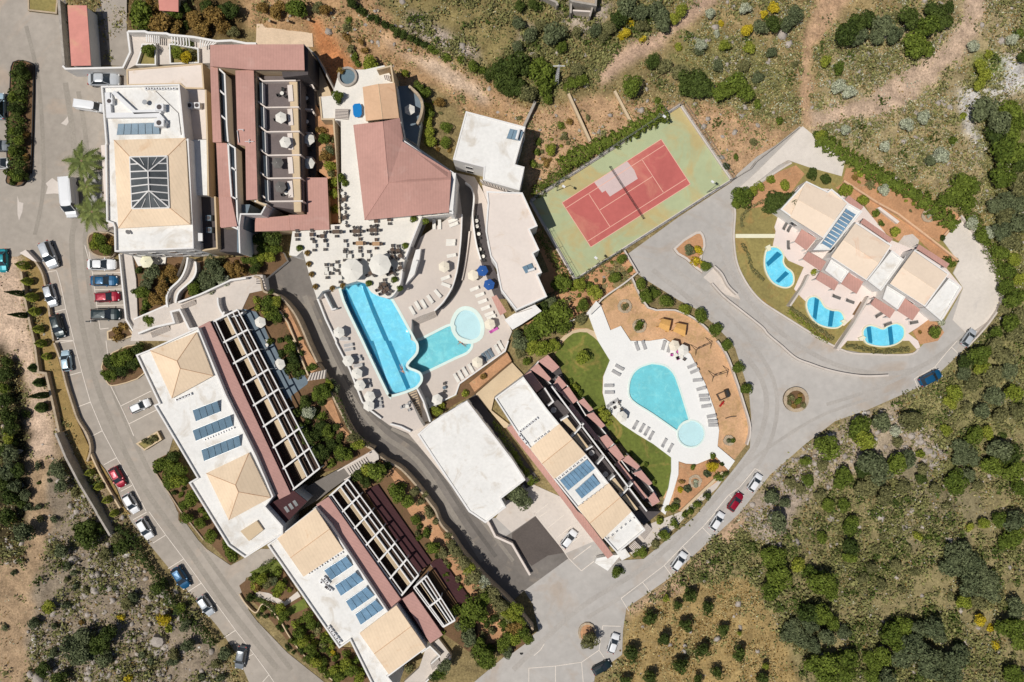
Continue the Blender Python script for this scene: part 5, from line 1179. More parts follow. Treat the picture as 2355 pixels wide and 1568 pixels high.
sheet('tree_bed', t(1,0,'545,960 600,1095 712,1100 740,1568')+t(1,1,'740,0 760,480 680,480 650,60 560,0')+t(1,0,'555,1568'), 3.2, 'red_soil')
# left parking: planters, walls
def planter(label, pts, z=.35, m='soil_dark', wm='stone', w_=.3, name='planter'):
    P_ = [Vector(p) for p in ccw([tuple(q) for q in W(pts, z)])]; bd = thing(name, label, 'planter', *ctr(pts), 0)
    MB().wall(P_, w_, -.1, z+.12, True, 0, 1).build('kerb', wm, bd); MB().prism(P_, -.1, z).build('soil', m, bd); return bd
planter('long hedge island in the car park with small round bushes, at the left edge', smooth(t(0,0,'120,570 290,580 310,700 300,1200 285,1568')+t(0,1,'270,20 200,140 60,120 70,0')+t(0,0,'60,1300 90,800'), 3, True), .4, 'soil_dark', 'black_metal', .12)
planter('golden planted bed with a stone edge at the very top of the car park', t(0,0,'255,-60 540,-60 525,130 260,100'), .4, 'lawn_dry')
planter('rounded bed of bright shrubs at the south corner of the hotel', smooth(t(0,1,'800,640 850,570 1050,590 1060,780 930,800 830,750'), 3, True), .5)
planter('brown triangular bed at the end of the four parked cars', t(0,1,'985,1480 1160,1400 1240,1520 1100,1568 990,1560'), .45, 'soil_dark', 'cream_plaster')
planter('small walled rectangular bed between empty bays beside the long block', t(0,2,'1250,945 1450,830 1490,910 1330,1010'), .7, 'lawn_dry', 'cream_plaster', .3)
planter('hedge bed with rounded brown edge beside the first hip roof', smooth(t(0,2,'980,380 950,170 1270,30 1330,300 1080,410'), 3, True), .3, 'soil_dark', 'cream_plaster', .2)
sheet('roadside_bed', t(0,2,'1420,1100 1600,1010 1760,1300 1900,1568')+t(0,3,'1990,150 2110,220 2220,400 2120,490 1960,320 1760,130 1640,80')+t(0,2,'1640,1568 1420,1180'), .3, 'soil_dark')
wallthing('kerb_wall', 'low pale kerb wall along the green bed below the long block', t(0,2,'1395,1160 1660,1568')+t(0,3,'1760,120 1870,260'), .6, .2, 'stone')
struct('planted_strip', MB().prism(W(t(0,1,'240,800 340,860 400,1000 440,1300 490,1568')+t(0,2,'590,380 690,700 820,980 790,1100 700,960 560,820 470,540 420,290 330,290 300,0')+t(0,1,'210,1100 190,900'), .3), -.1, .3), ['gold_grass'])
wallthing('parking_wall', 'dark topped wall along the left edge of the parking bays, upper part', smooth(t(0,1,'235,735 330,850 390,960 425,1130 450,1300 490,1568')), .95, .35, 'stone')
wallthing('parking_wall', 'dark topped wall along the left edge of the parking bays, lower part', smooth(t(0,2,'495,20 545,160 605,400 655,560 710,720 800,870 830,1000 800,1110')), 1.0, .35, 'stone')
wallthing('outer_wall', 'pale rubble wall on the far left side of the topiary strip', t(0,1,'190,930 230,1200 270,1400 310,1568')+t(0,2,'320,60 350,290 420,300 480,560 540,840'), 1.4, .45, 'stone')
wallthing('outer_wall', 'long straight pale wall down the rocky slope at lower left', t(0,2,'510,850 600,1070 720,1300 880,1568')+t(0,3,'890,20 1010,220'), 2.7, .4, 'stone_grey')
struct('planted_strip', MB().prism(W(t(0,2,'850,1050 960,1180 1070,1360 1130,1520 1200,1600 900,1568 740,1300 560,900 640,900'), .2), -.1, .2), ['gold_grass'])
wallthing('strip_wall', 'thin pinkish wall in the lower topiary strip', t(0,2,'830,1040 900,1190 1000,1370 1100,1540'), .9, .3, 'cream_plaster')
mb = MB(); 
tag(MB().prism(W(t(0,1,'180,760 235,730 340,840 300,830'), 1.3), -.1, 1.3).build('gate_block', 'roof_pinkish'), 'small white and dark gate block at the top of the topiary strip', 'gate block')
# lower left gardens beside block 2
sheet('roadside_bed', t(0,3,'2200,680 2355,560')+t(1,3,'180,430 480,900 650,1050 780,1250 920,1260 1150,1568 700,1568 420,1350 120,980 0,850 -110,800'), .2, 'soil_dark')
sheet('garden_path', t(1,3,'0,730 120,750 260,830 380,735 410,780 270,865 120,820 0,780'), .26, 'concrete_pale')
wallthing('kerb_wall', 'long low cream wall curving along the roadside garden at the bottom', smooth(t(0,3,'2200,760 2260,850 2350,930')+t(1,3,'60,850 150,920 230,1020 300,1140 420,1300 560,1430 720,1568')), .7, .22, 'cream_plaster')
# tennis court -------------------------------------------------------------------------------
ct = thing('tennis_court', 'green and red tennis court with a pale repaired patch', 'tennis court', 1450, 440, 0)
TC = t(2,1,'285,270 600,970 1985,75')+t(2,0,'1545,985')
MB().prism(W(TENNIS, .2), -.1, .2).build('apron', 'tennis_green', ct)
RC = d('1292,466 1520,320 1587,423 1358,568'); MB().prism(W(RC, .205), .205, .205).build('playing_surface', 'tennis_red', ct)
MB().prism(W(d('1365,418 1411,390 1442,371 1458,391 1466,411 1402,452 1392,438 1384,443'), .209), .209, .209).build('repaired_patch', 'tennis_pale', ct)
mb = MB(); q_ = lambda u, v: quad((RC[0], RC[3], RC[2], RC[1]), u, v)   # u along the length, v across
def cl(*uv):
    P_ = W([q_(*a) for a in uv], .215); mb.wall(P_, .12, .214, .216)
cl((0, 0), (1, 0)); cl((0, 1), (1, 1)); cl((0, 0), (0, 1)); cl((1, 0), (1, 1)); cl((0, .125), (1, .125)); cl((0, .875), (1, .875)); cl((.231, .125), (.231, .875)); cl((.769, .125), (.769, .875)); cl((.231, .5), (.769, .5))
mb.build('court_lines', 'tennis_line', ct)
net = thing('tennis_net', 'black tennis net across the middle of the red court', 'net', *q_(.5, .5), .2)
a, b_ = V(*q_(.5, -.08), .2), V(*q_(.5, 1.08), .2)
mb = MB()
for k in range(9): mb.tube(a+Vector((0, 0, .1+k*.1)), b_+Vector((0, 0, .1+k*.1)), .007, .007, 3)
for k in range(41): p = a.lerp(b_, k/40); mb.tube(p, p+Vector((0, 0, .95)), .006, .006, 3)
mb.build('mesh', 'black_metal', net); MB().box(((a.x+b_.x)/2, (a.y+b_.y)/2, 1.17), ((b_-a).length, .06, .06), math.atan2((b_-a).y, (b_-a).x)).build('tape', 'black_metal', net)
for p in (a, b_): MB().tube(p, p+Vector((0, 0, 1.1)), .06, .06, 8).build('post', 'black_metal', net)
TS = [('1219,464', '1563,243', 'tall wire fence along the hedge side of the tennis court'), ('1563,243', '1680,415', 'tall wire fence on the far right side of the tennis court'), ('1680,415', '1321,644', 'tall wire fence between the tennis court and the road'), ('1321,644', '1219,464', 'tall wire fence between the tennis court and the stepped white roof')]
for a_, b2, l_ in TS:
    A_, B_ = d(a_)[0], d(b2)[0]; f = thing('court_fence', l_, 'fence', *lerp2(A_, B_, .5), 0, group='tennis court fences')
    p0, p1 = V(*A_, 0), V(*B_, 0); n_ = int((p1-p0).length/3)
    MB().wall([p0.xy, p1.xy], .5, -.1, .62).build('base_wall', 'concrete_pale', f)
    for k in range(n_+1): p = p0.lerp(p1, k/n_); MB().tube(p+Vector((0, 0, .6)), p+Vector((0, 0, 3.0)), .04, .04, 5).build('post', 'steel', f)
    mb = MB()
    for h in (.8, 1.8, 3.0): mb.tube(p0+Vector((0, 0, h)), p1+Vector((0, 0, h)), .03, .03, 4)
    for k in range(n_*6): 
        u0, u1 = k/(n_*6), (k+1)/(n_*6); mb.tube(p0.lerp(p1, u0)+Vector((0, 0, .62)), p0.lerp(p1, u1)+Vector((0, 0, 3.0)), .008, .008, 3, cap=False); mb.tube(p0.lerp(p1, u1)+Vector((0, 0, .62)), p0.lerp(p1, u0)+Vector((0, 0, 3.0)), .008, .008, 3, cap=False)
    mb.build('wire_mesh', 'steel', f)
def lamp(px, py, h, arm, label, grp=None):
    L_ = thing('floodlight', label, 'lamp post', px, py, 0, grp); b0 = V(px, py, 0)
    MB().tube(b0, b0+Vector((0, 0, h)), .09, .06, 8).build('pole', 'steel', L_)
    tp = b0+Vector((0, 0, h)); e = tp+Vector((arm[0], arm[1], .1)); MB().tube(tp, e, .04, .04, 6).build('arm', 'steel', L_)
    MB().box((e.x, e.y, e.z), (.6, .4, .18), math.atan2(arm[1], arm[0])).build('lamp_head', 'plastic_white', L_)
lamp(*t(2,1,'410,190')[0], 6.5, (.9, -.6), 'floodlight pole at the hedge side of the court, nearest the white house', 'court floodlights')
lamp(*t(2,0,'1290,1145')[0], 6.5, (.9, -.6), 'floodlight pole at the hedge side of the court, nearest the top corner', 'court floodlights')
lamp(*t(2,1,'1790,205')[0], 6.5, (-.8, .6), 'floodlight pole at the road side of the court, near the villa path', 'court floodlights')
lamp(*t(2,1,'770,870')[0], 6.5, (-.8, .6), 'floodlight pole at the road side of the court, near the bottom corner', 'court floodlights')
def benchy(name, label, s_, z, hgt, m): tag(MB().prism(W(s_, z+hgt), z, z+hgt).build(name, m), label, name.replace('_', ' '))
# field walls above the court
for s_, l_ in (('520,860 560,950 720,1300', 'left one of two pale field walls above the tennis court hedge'), ('945,835 1110,1150', 'right one of two pale field walls above the tennis court hedge')): wallthing('field_wall', l_, t(2,0,s_), 1.0, .5, 'cream_plaster', group='field walls')
wallthing('field_wall', 'pale wall with a dark shadow rising from the white house to the trees', t(2,0,'215,930 110,1160'), 1.6, .5, 'stone_grey', z0=-.3)
# road side: island, ramp walls, roundabout
isl = smooth(t(2,1,'1480,720 1690,565 1760,590 1780,700 1745,800 1750,945 1600,820'), 2, True)
planter('triangular traffic island with topiary, between the tennis court and the villas', isl, .35, 'red_soil', 'concrete_pale', .45, 'traffic_island')
rb = circ(1830, 918.5, 29); planter('round stone edged planter in the middle of the lower road', rb, .45, 'soil_dark', 'stone', .7, 'roundabout')
wallthing('ramp_wall', 'curved low white wall down the middle of the loop road, ending in a hook', smooth(t(2,1,'1840,1040 1950,1160 2100,1280 2300,1440')+t(3,2,'0,-60 130,50 260,160 400,215 530,260 700,300 900,325 1110,318')), .85, .35, 'concrete_pale')
wallthing('ramp_wall', 'short curved white wall above the sunken pale ramp near the traffic island', smooth(t(2,1,'1860,880 1930,950 1990,1060 2070,1140')), 1.1, .35, 'concrete_pale')
sheet('ramp_slab', t(2,1,'1760,985 1850,900 1990,1060 2080,1140 2100,1190 1960,1140 1840,1050'), .09, 'concrete_pale')
# tear pool garden
PG = t(2,1,'1105,985 1165,1080 1255,1262 1500,1285 1700,1375 1850,1510')+t(2,2,'1890,0 2055,330 2130,560 2190,800 2160,950 2050,1090 1880,1300 1500,1568')+t(2,2,'1390,1440 1180,1150 860,780 605,545 437,243')+t(2,1,'440,1568 560,1400 700,1320')
sheet('play_garden', PG, .1, 'play_sand')
LW = t(2,1,'480,1568 560,1490 690,1470 790,1568')+t(2,2,'790,0 900,180 835,330 830,480 870,620 1000,760 1300,950 1465,1075 1465,1200 1440,1350 1390,1440 1180,1150 860,780 605,545 437,243 400,120')
sheet('lawn', LW, .16, 'lawn')
sheet('lawn_dry', t(2,1,'520,1390 640,1310 700,1330 810,1500 690,1450 560,1450'), .165, 'lawn_dry')
sheet('garden_path', smooth(t(2,1,'440,1560 540,1480 690,1455 830,1520 850,1568 790,1568 690,1490 560,1500 480,1568'), 2, True), .2, 'cream_plaster')
tear = smooth(t(2,2,'1290,215 1400,235 1480,305 1530,430 1580,590 1622,728'), 4)+smooth(t(2,2,'1622,732 1560,760 1517,818'), 3)+smooth(t(2,2,'1510,818 1300,670 1108,542 1080,430 1110,320 1180,250 1285,215'), 4)
kid2 = smooth([(a_, b2) for a_, b2 in circ(TX[2]+1645/4, TY[2]+855/4, 29.5, 24)], 1, True)
wp = t(2,1,'700,1325 815,1235 905,1470 1000,1430 1090,1568')+t(2,2,'1270,0 1400,-20 1640,120 1780,400 1865,640 1905,820 1890,970 2050,1105 1990,1190 1870,1060 1810,1090 1700,1135 1600,1130 1532,1108 1530,1230 1480,1400 1410,1600 1370,1568 1440,1350 1465,1200 1465,1075 1300,950 1150,860 1000,760 870,620 835,480 840,330 900,180 790,0')
tear_c = [p for i, p in enumerate(tear) if i == 0 or (abs(p[0]-tear[i-1][0])+abs(p[1]-tear[i-1][1])) > .8]
sheet('pool_paving', wp, .42, 'paving_bright', [tear_c, kid2], -.1, 'white_plaster')
pool('swimming_pool', 'turquoise tear shaped pool in the bright white paving', tear_c, .425, .3, 'pool_teal', copw=.35, dark='pool_teal')
pool('paddling_pool', 'pale round paddling pool at the narrow tip of the tear shaped pool', kid2, .428, .2, 'pool_pale', copw=.3)
for s_, l_, h_ in (('1105,985 1255,1262 1500,1285 1700,1375 1850,1510', 'pale wall round the top of the play garden', 1.1), ('1160,935 1030,1040 830,1180 700,1320 520,1390', 'pale wall between the play garden and the shrubs below the tennis court', 1.3), ('1035,735 1150,930', 'thin pale wall from the road to the play garden corner', .9)):
    wallthing('garden_wall', l_, smooth(t(2,1,s_), 3), h_, .3, 'concrete_pale')
wallthing('garden_wall', 'pale curved wall between the swings and the road', smooth(t(2,2,'1890,0 1980,130 2055,330 2130,560 2195,800 2165,960')), 1.2, .3, 'concrete_pale')
wallthing('garden_wall', 'cream slab wall between the cactus bed and the road', t(2,2,'1940,1210 1560,1568'), .8, .5, 'cream_plaster')
pl_ = thing('pillar_block', 'white block at the head of the path into the pool paving', 'wall block', *t(2,1,'745,1265')[0], 0); box_px(pl_, 'block', t(2,1,'690,1310 775,1205 810,1240 715,1330'), -.1, 1.6, 'white_plaster'); box_px(pl_, 'capping', t(2,1,'686,1312 774,1200 814,1240 716,1334'), 1.6, 1.66, 'roof_white')
struct('soil_bed', MB().prism(W(t(2,2,'1535,1115 1600,1135 1700,1140 1810,1095 1870,1065 1985,1195 1560,1568 1470,1540 1530,1230'), .3), -.1, .3), ['red_soil'])
sheet('verge', t(2,2,'1990,1200 1700,1440 1560,1568')+t(2,3,'1200,140 1050,340 1120,420 1300,300 1500,150 1640,0')+t(2,2,'1880,1360'), .09, 'concrete_pale')
struct('planted_bed', MB().prism(W(t(1,2,'1870,400 2300,100 2355,200 2000,500 1870,560 1600,720 1590,640 1850,510')+[], .8), -.1, .8), ['soil_dark'])
struct('planted_bed', MB().prism(W(t(1,2,'1960,390 2310,110 2350,185 2010,470'), .85), .7, .85), ['red_soil'])
struct('service_alley', MB().prism(W(t(1,2,'1945,540 2020,490 2355,950')+t(2,2,'0,930 260,1290 130,1360 0,1110')+t(1,2,'2355,1080'), .1), -.1, .1), ['floor_dark'])
struct('service_yard', MB().prism(W(t(1,2,'2020,490 2355,200')+t(2,2,'0,200 110,320 0,420 -50,480 -160,510 -190,640 0,790 -60,800')+t(1,2,'2280,800'), .5), -.1, .5), ['cream_plaster'])
# below the tennis court
sheet('slope_garden', t(2,1,'600,980 1035,745 1150,930 830,1180 520,1390 300,1400 100,1420 280,1330 240,1250 330,1160 580,1020'), .12, 'red_soil')
sheet('slope_garden', t(2,1,'200,540 260,535 560,990 420,1080 330,1160 240,960 340,930 270,760 250,735 165,545'), .13, 'red_soil')
# villas
sheet('villa_path', d('1690,440 1740,395 1845,290 1943,370 1935,405 1858,384 1812,368 1790,380 1700,450'), .3, 'villa_concrete')
sheet('villa_lawn', VILLA, .2, 'lawn_dry')
vp = t(3,1,'300,150 110,370 60,520 72,560 45,690 120,740 190,830 330,890 240,1090 300,1160 350,1190 480,1180 640,1290 700,1380 850,1230 870,1480 1250,1470 1310,1480 1480,1370 1600,1390 1790,1080 1640,900 1660,860 1130,640 880,330 560,170')
sheet('villa_terrace', vp, .35, 'villa_paving')
sheet('villa_terrace', t(3,1,'300,1160 480,1000 1000,1150 700,1430 480,1330'), .354, 'villa_paving')
sheet('villa_terrace', t(3,1,'640,1568 900,1200 1250,1300 1480,1380 1290,1500 1380,1568')+t(3,2,'1400,60 1370,80 1300,0 1180,0 890,0 730,0 650,90 600,60'), .358, 'villa_paving')
P1 = smooth(t(3,1,'20,712 80,712 122,745 140,790 135,840 160,890 215,935 232,985 225,1040 185,1070 130,1068 60,1035 10,975 -20,900 -25,820 -10,740'), 3, True)
P2 = smooth(t(3,1,'430,1165 480,1195 520,1260 590,1292 660,1300 695,1350 690,1400 640,1440 555,1440 450,1400 385,1320 360,1235 380,1180'), 3, True)
P3 = smooth(t(3,1,'880,1480 930,1432 1000,1445 1060,1465 1120,1430 1190,1415 1245,1450 1250,1520 1215,1568')+t(3,2,'1150,35 1060,48 960,35 900,5'), 3, True)
def vpool(o, st, l_):
    root = thing('villa_pool', l_, 'pool', *ctr(o), .35, 'villa pools')
    P_ = [Vector(p) for p in ccw([tuple(q) for q in W(o, .62)])]
    MB().prism(P_, -.1, .40).build('pool_floor', 'pool_blue', root)
    for s_ in st: MB().prism(W(s_, .405), .405, .405).build('floor_stripe', 'pool_dark', root)
    MB().wall(P_, .28, -.1, .62, True, 0, -1).build('coping', 'coping_yellow', root); MB().prism(P_, .58, .58).build('water', 'pool_water', root)
vpool(P1, [t(3,1,'85,745 128,775 0,885 -18,850'), t(3,1,'160,925 195,950 100,1035 68,1018')], 'kidney shaped villa pool on the left, beside the villa lawn')
vpool(P2, [t(3,1,'430,1168 470,1190 445,1375 412,1350'), t(3,1,'568,1286 610,1292 590,1436 550,1434')], 'kidney shaped villa pool in the middle of the three')
vpool(P3, [t(3,1,'905,1440 945,1438 960,1568')+t(3,2,'958,25 925,15'), t(3,1,'1100,1445 1138,1432 1155,1568')+t(3,2,'1152,30 1118,42')], 'kidney shaped villa pool on the right, nearest the parked silver car')
for s_, l_ in (('-20,700 20,680 30,730 0,745', 'pale filter box at the top of the left villa pool'), ('670,1385 700,1370 730,1395 700,1410', 'pale filter box at the right end of the middle villa pool'), ('835,1540 880,1520 905,1540 850,1565', 'pale filter box at the left end of the right villa pool')):
    tag(MB().prism(W(t(3,1,s_), .95), .3, .95).build('filter_box', 'coping_yellow'), l_, 'pool box')
for s_, l_ in (('375,965 330,1060 205,1245', 'white dividing wall between the left and middle villa pools'), ('930,1165 800,1400 640,1640', 'white dividing wall between the middle and right villa pools')): wallthing('divider_wall', l_, t(3,1,s_), 1.9, .35, 'concrete_pale')
struct('soil_bed', MB().prism(W(t(3,1,'690,80 720,-20 950,-20 1080,80 1200,130 1440,240 1700,370 1780,430 1640,600 1570,660 1130,380'), .28), -.1, .28), ['red_soil'])
struct('soil_bed', MB().prism(W(t(3,1,'620,160 700,110 1100,370 1560,680 1740,830 1640,890 1390,640 1330,600 1200,650 1000,520 900,330'), .27), -.1, .27), ['red_soil'])
wallthing('bed_wall', 'long peach coloured wall between the two red soil beds behind the villas', t(3,1,'700,95 1000,290 1200,400 1560,675 1750,825'), .9, .35, 'peach_roof')
wallthing('bed_wall', 'short peach wall at the right end of the upper red soil bed', t(3,1,'1770,430 1600,625'), .8, .3, 'peach_roof')
tag(MB().prism(W(t(3,1,'1005,345 1030,335 1210,470 1190,490'), 1.0), .1, 1.0).build('bench_slab', 'roof_pinkish'), 'long pale slab bench behind the first villa', 'bench')
sheet('villa_drive', t(3,1,'1250,600 1330,585 1390,640 1370,720 1240,820 1140,740'), .31, 'concrete_pale')
struct('soil_bed', MB().prism(W(t(3,1,'1330,1480 1480,1370 1560,1400 1620,1490 1560,1568 1400,1600'), .37), -.1, .37), ['red_soil'])
struct('soil_bed', MB().prism(W(t(3,1,'775,1325 850,1205 910,1225 835,1350'), .375), -.1, .375), ['soil_dark'])
struct('soil_bed', MB().prism(W(d('1700,455 1790,395 1830,380 1850,400 1820,440 1790,470 1720,480'), .25), -.1, .25), ['red_soil'])
wallthing('kerb_wall', 'pale curved kerb round the outer edge of the villa lawns', smooth(d('1820,374 1790,392 1700,452 1690,500 1688,560 1700,620 1740,682 1800,725 1930,802 2000,814 2090,815 2112,802')), .5, .35, 'concrete_pale')
wallthing('loop_wall', 'low pale wall on the outer right edge of the villa loop drive', smooth(d('2210,495 2262,562 2298,640 2305,690 2275,742 2225,798')), .8, .3, 'concrete_pale')
wallthing('path_wall', 'thin dark wall between the tennis court corner and the villa path', t(2,1,'2010,95 2200,-20')+d('1740,370 1838,292'), .9, .2, 'stone_grey')
# markings
BAYS = []
lines('parking_lines', [t(0,1,'520,920 560,1060 605,1270 680,1568'), t(0,1,'385,945 520,920'), t(0,1,'465,1310 605,1275'), t(0,1,'510,1568 670,1562'),
  t(0,1,'780,690 850,940 870,1090 890,1240 920,1460 1000,1450'), t(0,1,'850,945 1110,940'), t(0,1,'870,1098 1125,1090'), t(0,1,'890,1245 1140,1238'), t(0,1,'820,750 835,860'),
  t(0,2,'675,0 745,260 830,560 905,740 940,825 1075,1080 1210,1300 1345,1568'), t(0,2,'530,20 680,0'), t(0,2,'610,325 745,288'), t(0,2,'705,612 830,565'), t(0,2,'820,890 940,828'), t(0,2,'955,1140 1075,1075'), t(0,2,'1110,1385 1215,1330'), 
  t(0,2,'1000,380 1110,600 1185,765 1230,875'), t(0,2,'1110,600 1390,462'), t(0,2,'1185,765 1440,635'), t(0,2,'975,0 990,120 1010,200'),
  t(0,3,'1370,0 1525,215 1690,435 1850,655 2165,1090 2355,1335'), t(0,3,'1225,75 1350,5'), t(0,3,'1405,290 1525,215'), t(0,3,'1545,525 1690,435'), t(0,3,'1705,752 1850,658'), t(0,3,'2060,1160 2165,1092'), t(0,3,'2210,1370 2330,1310'), t(1,3,'0,1335 120,1500 165,1568'), t(1,3,'60,1568 120,1500')])
lines('parking_lines', [t(2,3,'190,0 400,250 520,430 638,545 755,455'), t(2,3,'250,50 325,0'), t(2,3,'330,150 480,30'), t(2,3,'400,250 545,135'), t(2,3,'480,340 640,215'), t(2,3,'560,440 730,312'), t(2,2,'150,1520 190,1568'), t(2,2,'330,1500 200,1600'),
  t(2,3,'155,1568 155,1440 400,1420 640,1385 800,1275 850,1345'), t(2,3,'400,1420 400,1568'), t(2,3,'640,1385 655,1568'), t(2,3,'800,1275 835,1050 1000,1055'),
  t(2,3,'1075,915 1003,798 1200,648 1400,495 1570,318 1750,145 1870,10'), t(2,3,'1200,648 1275,745'), t(2,3,'1400,495 1475,600'), t(2,3,'1570,318 1640,395'), t(2,3,'1750,145 1825,222'),
  t(2,2,'1870,1568 1990,1420 2090,1350 2235,1175 2290,1200'), t(2,2,'2000,1420 2060,1480'),
  t(3,2,'1390,455 1345,350 1535,240 1590,310 1420,440'), t(3,2,'1535,240 1640,110 1740,0'), t(3,2,'1690,60 1780,150'), t(2,3,'200,1325 260,1275 298,1215')], z=.06)
tag(MB().tube(V(*t(2,3,'87,1300')[0], .03), V(*t(2,3,'87,1300')[0], .055), .35, .35, 14).build('manhole_cover', 'black_metal'), 'dark round manhole cover in the road at the bottom of the photo', 'manhole')
# half finished building at the top edge
ruin = thing('concrete_frame', 'grey unfinished concrete frame at the top edge among the scrub', 'building', 1340, 5, 0)
MB().wall(W(t(2,0,'540,-120 545,0 560,10 770,45 775,-60'), 3.4), .4, 0, 3.4).build('frame', 'stone_grey', ruin); MB().wall(W(t(2,0,'545,20 540,120'), 2.6), .35, 0, 2.6).build('frame', 'stone_grey', ruin); MB().wall(W(t(2,0,'745,50 715,150'), 2.6), .35, 0, 2.6).build('frame', 'stone_grey', ruin)
MB().wall(W(t(2,0,'560,95 720,105'), 2.4), .3, 0, 2.4).build('beam', 'roof_pinkish', ruin); MB().prism(W(t(2,0,'550,-120 550,0 770,40 770,-120'), 3.0), 0, 3.0).build('slab', 'stone', ruin); MB().wall(W(t(2,0,'240,-60 410,20 420,50'), 2.6), .4, 0, 2.6).build('frame', 'stone_grey', ruin)
mb = MB(); b0 = V(*t(2,0,'405,770')[0], 0)
py_ = thing('lattice_mast', 'bare grey lattice mast standing in dark bushes above the field walls', 'mast', *t(2,0,'420,760')[0], 0)
for sx in (-.4, .4):
    for sy in (-.4, .4): mb.tube(b0+Vector((sx, sy, 0)), b0+Vector((sx*.3, sy*.3, 9)), .05, .04, 4)
for k in range(9):
    r_ = .4*(1-.07*k*1.1); z_ = float(k); 
    for a_, b2 in (((-r_, -r_), (r_, r_)), ((r_, -r_), (-r_, r_)), ((-r_, -r_), (r_, -r_)), ((r_, r_), (-r_, r_))): mb.tube(b0+Vector((*a_, z_)), b0+Vector((*b2, z_+.8)), .03, .03, 4)
mb.build('lattice', 'plastic_white', py_); MB().box((b0.x, b0.y, 8.6), (2.2, .12, .12)).build('cross_arm', 'plastic_white', py_)

wallthing('ramp_wall', 'white retaining wall between the lower driveway and the black ramp patch', t(1,3,'2130,90 2200,230')+t(2,3,'0,300 165,585'), 1.3, .4, 'roof_pinkish')

sheet('garage_apron', t(1,2,'1400,850 1600,738 1650,745 1500,880 1820,1300 2010,1568 1950,1568 1800,1340 1600,1090'), .04, 'concrete_pale')
struct('lower_path', MB().prism(W(t(1,2,'330,1420 560,1290 800,1160 865,1245 690,1370 560,1470 400,1568'), 2.7), -.1, 2.7), ['road_dark'])  # concrete path with its shade put into the dark colour
sheet('road_repair_patch', t(0,0,'590,1110 635,1055 655,1085 610,1155 560,1135'), .026, 'concrete_pale', z0=.026)
sheet('road_repair_patch', t(0,1,'480,70 520,100 600,165 600,220 500,212 420,218 440,150 420,120'), .026, 'concrete_pale', z0=.026)
sheet('road_repair_patch', t(0,1,'160,230 175,290 215,300 205,380 175,460 160,400'), .026, 'concrete_pale', z0=.026)

sheet('lawn', t(1,3,'-60,560 190,440 250,520 30,600'), .21, 'lawn'); sheet('lawn', t(1,3,'-40,780 60,800 190,880 270,900 440,800 480,880 300,960 150,930'), .21, 'lawn')
sheet('stepping_path', d('1691,538 1782,538 1782,547 1691,547'), .24, 'coping_yellow')

sheet('villa_yard', d('2208,499 2234,520 2262,562 2298,640 2303,690 2280,732 2225,770 2190,735 2214,662 2192,628 2204,602 2167,552'), .06, 'villa_concrete')
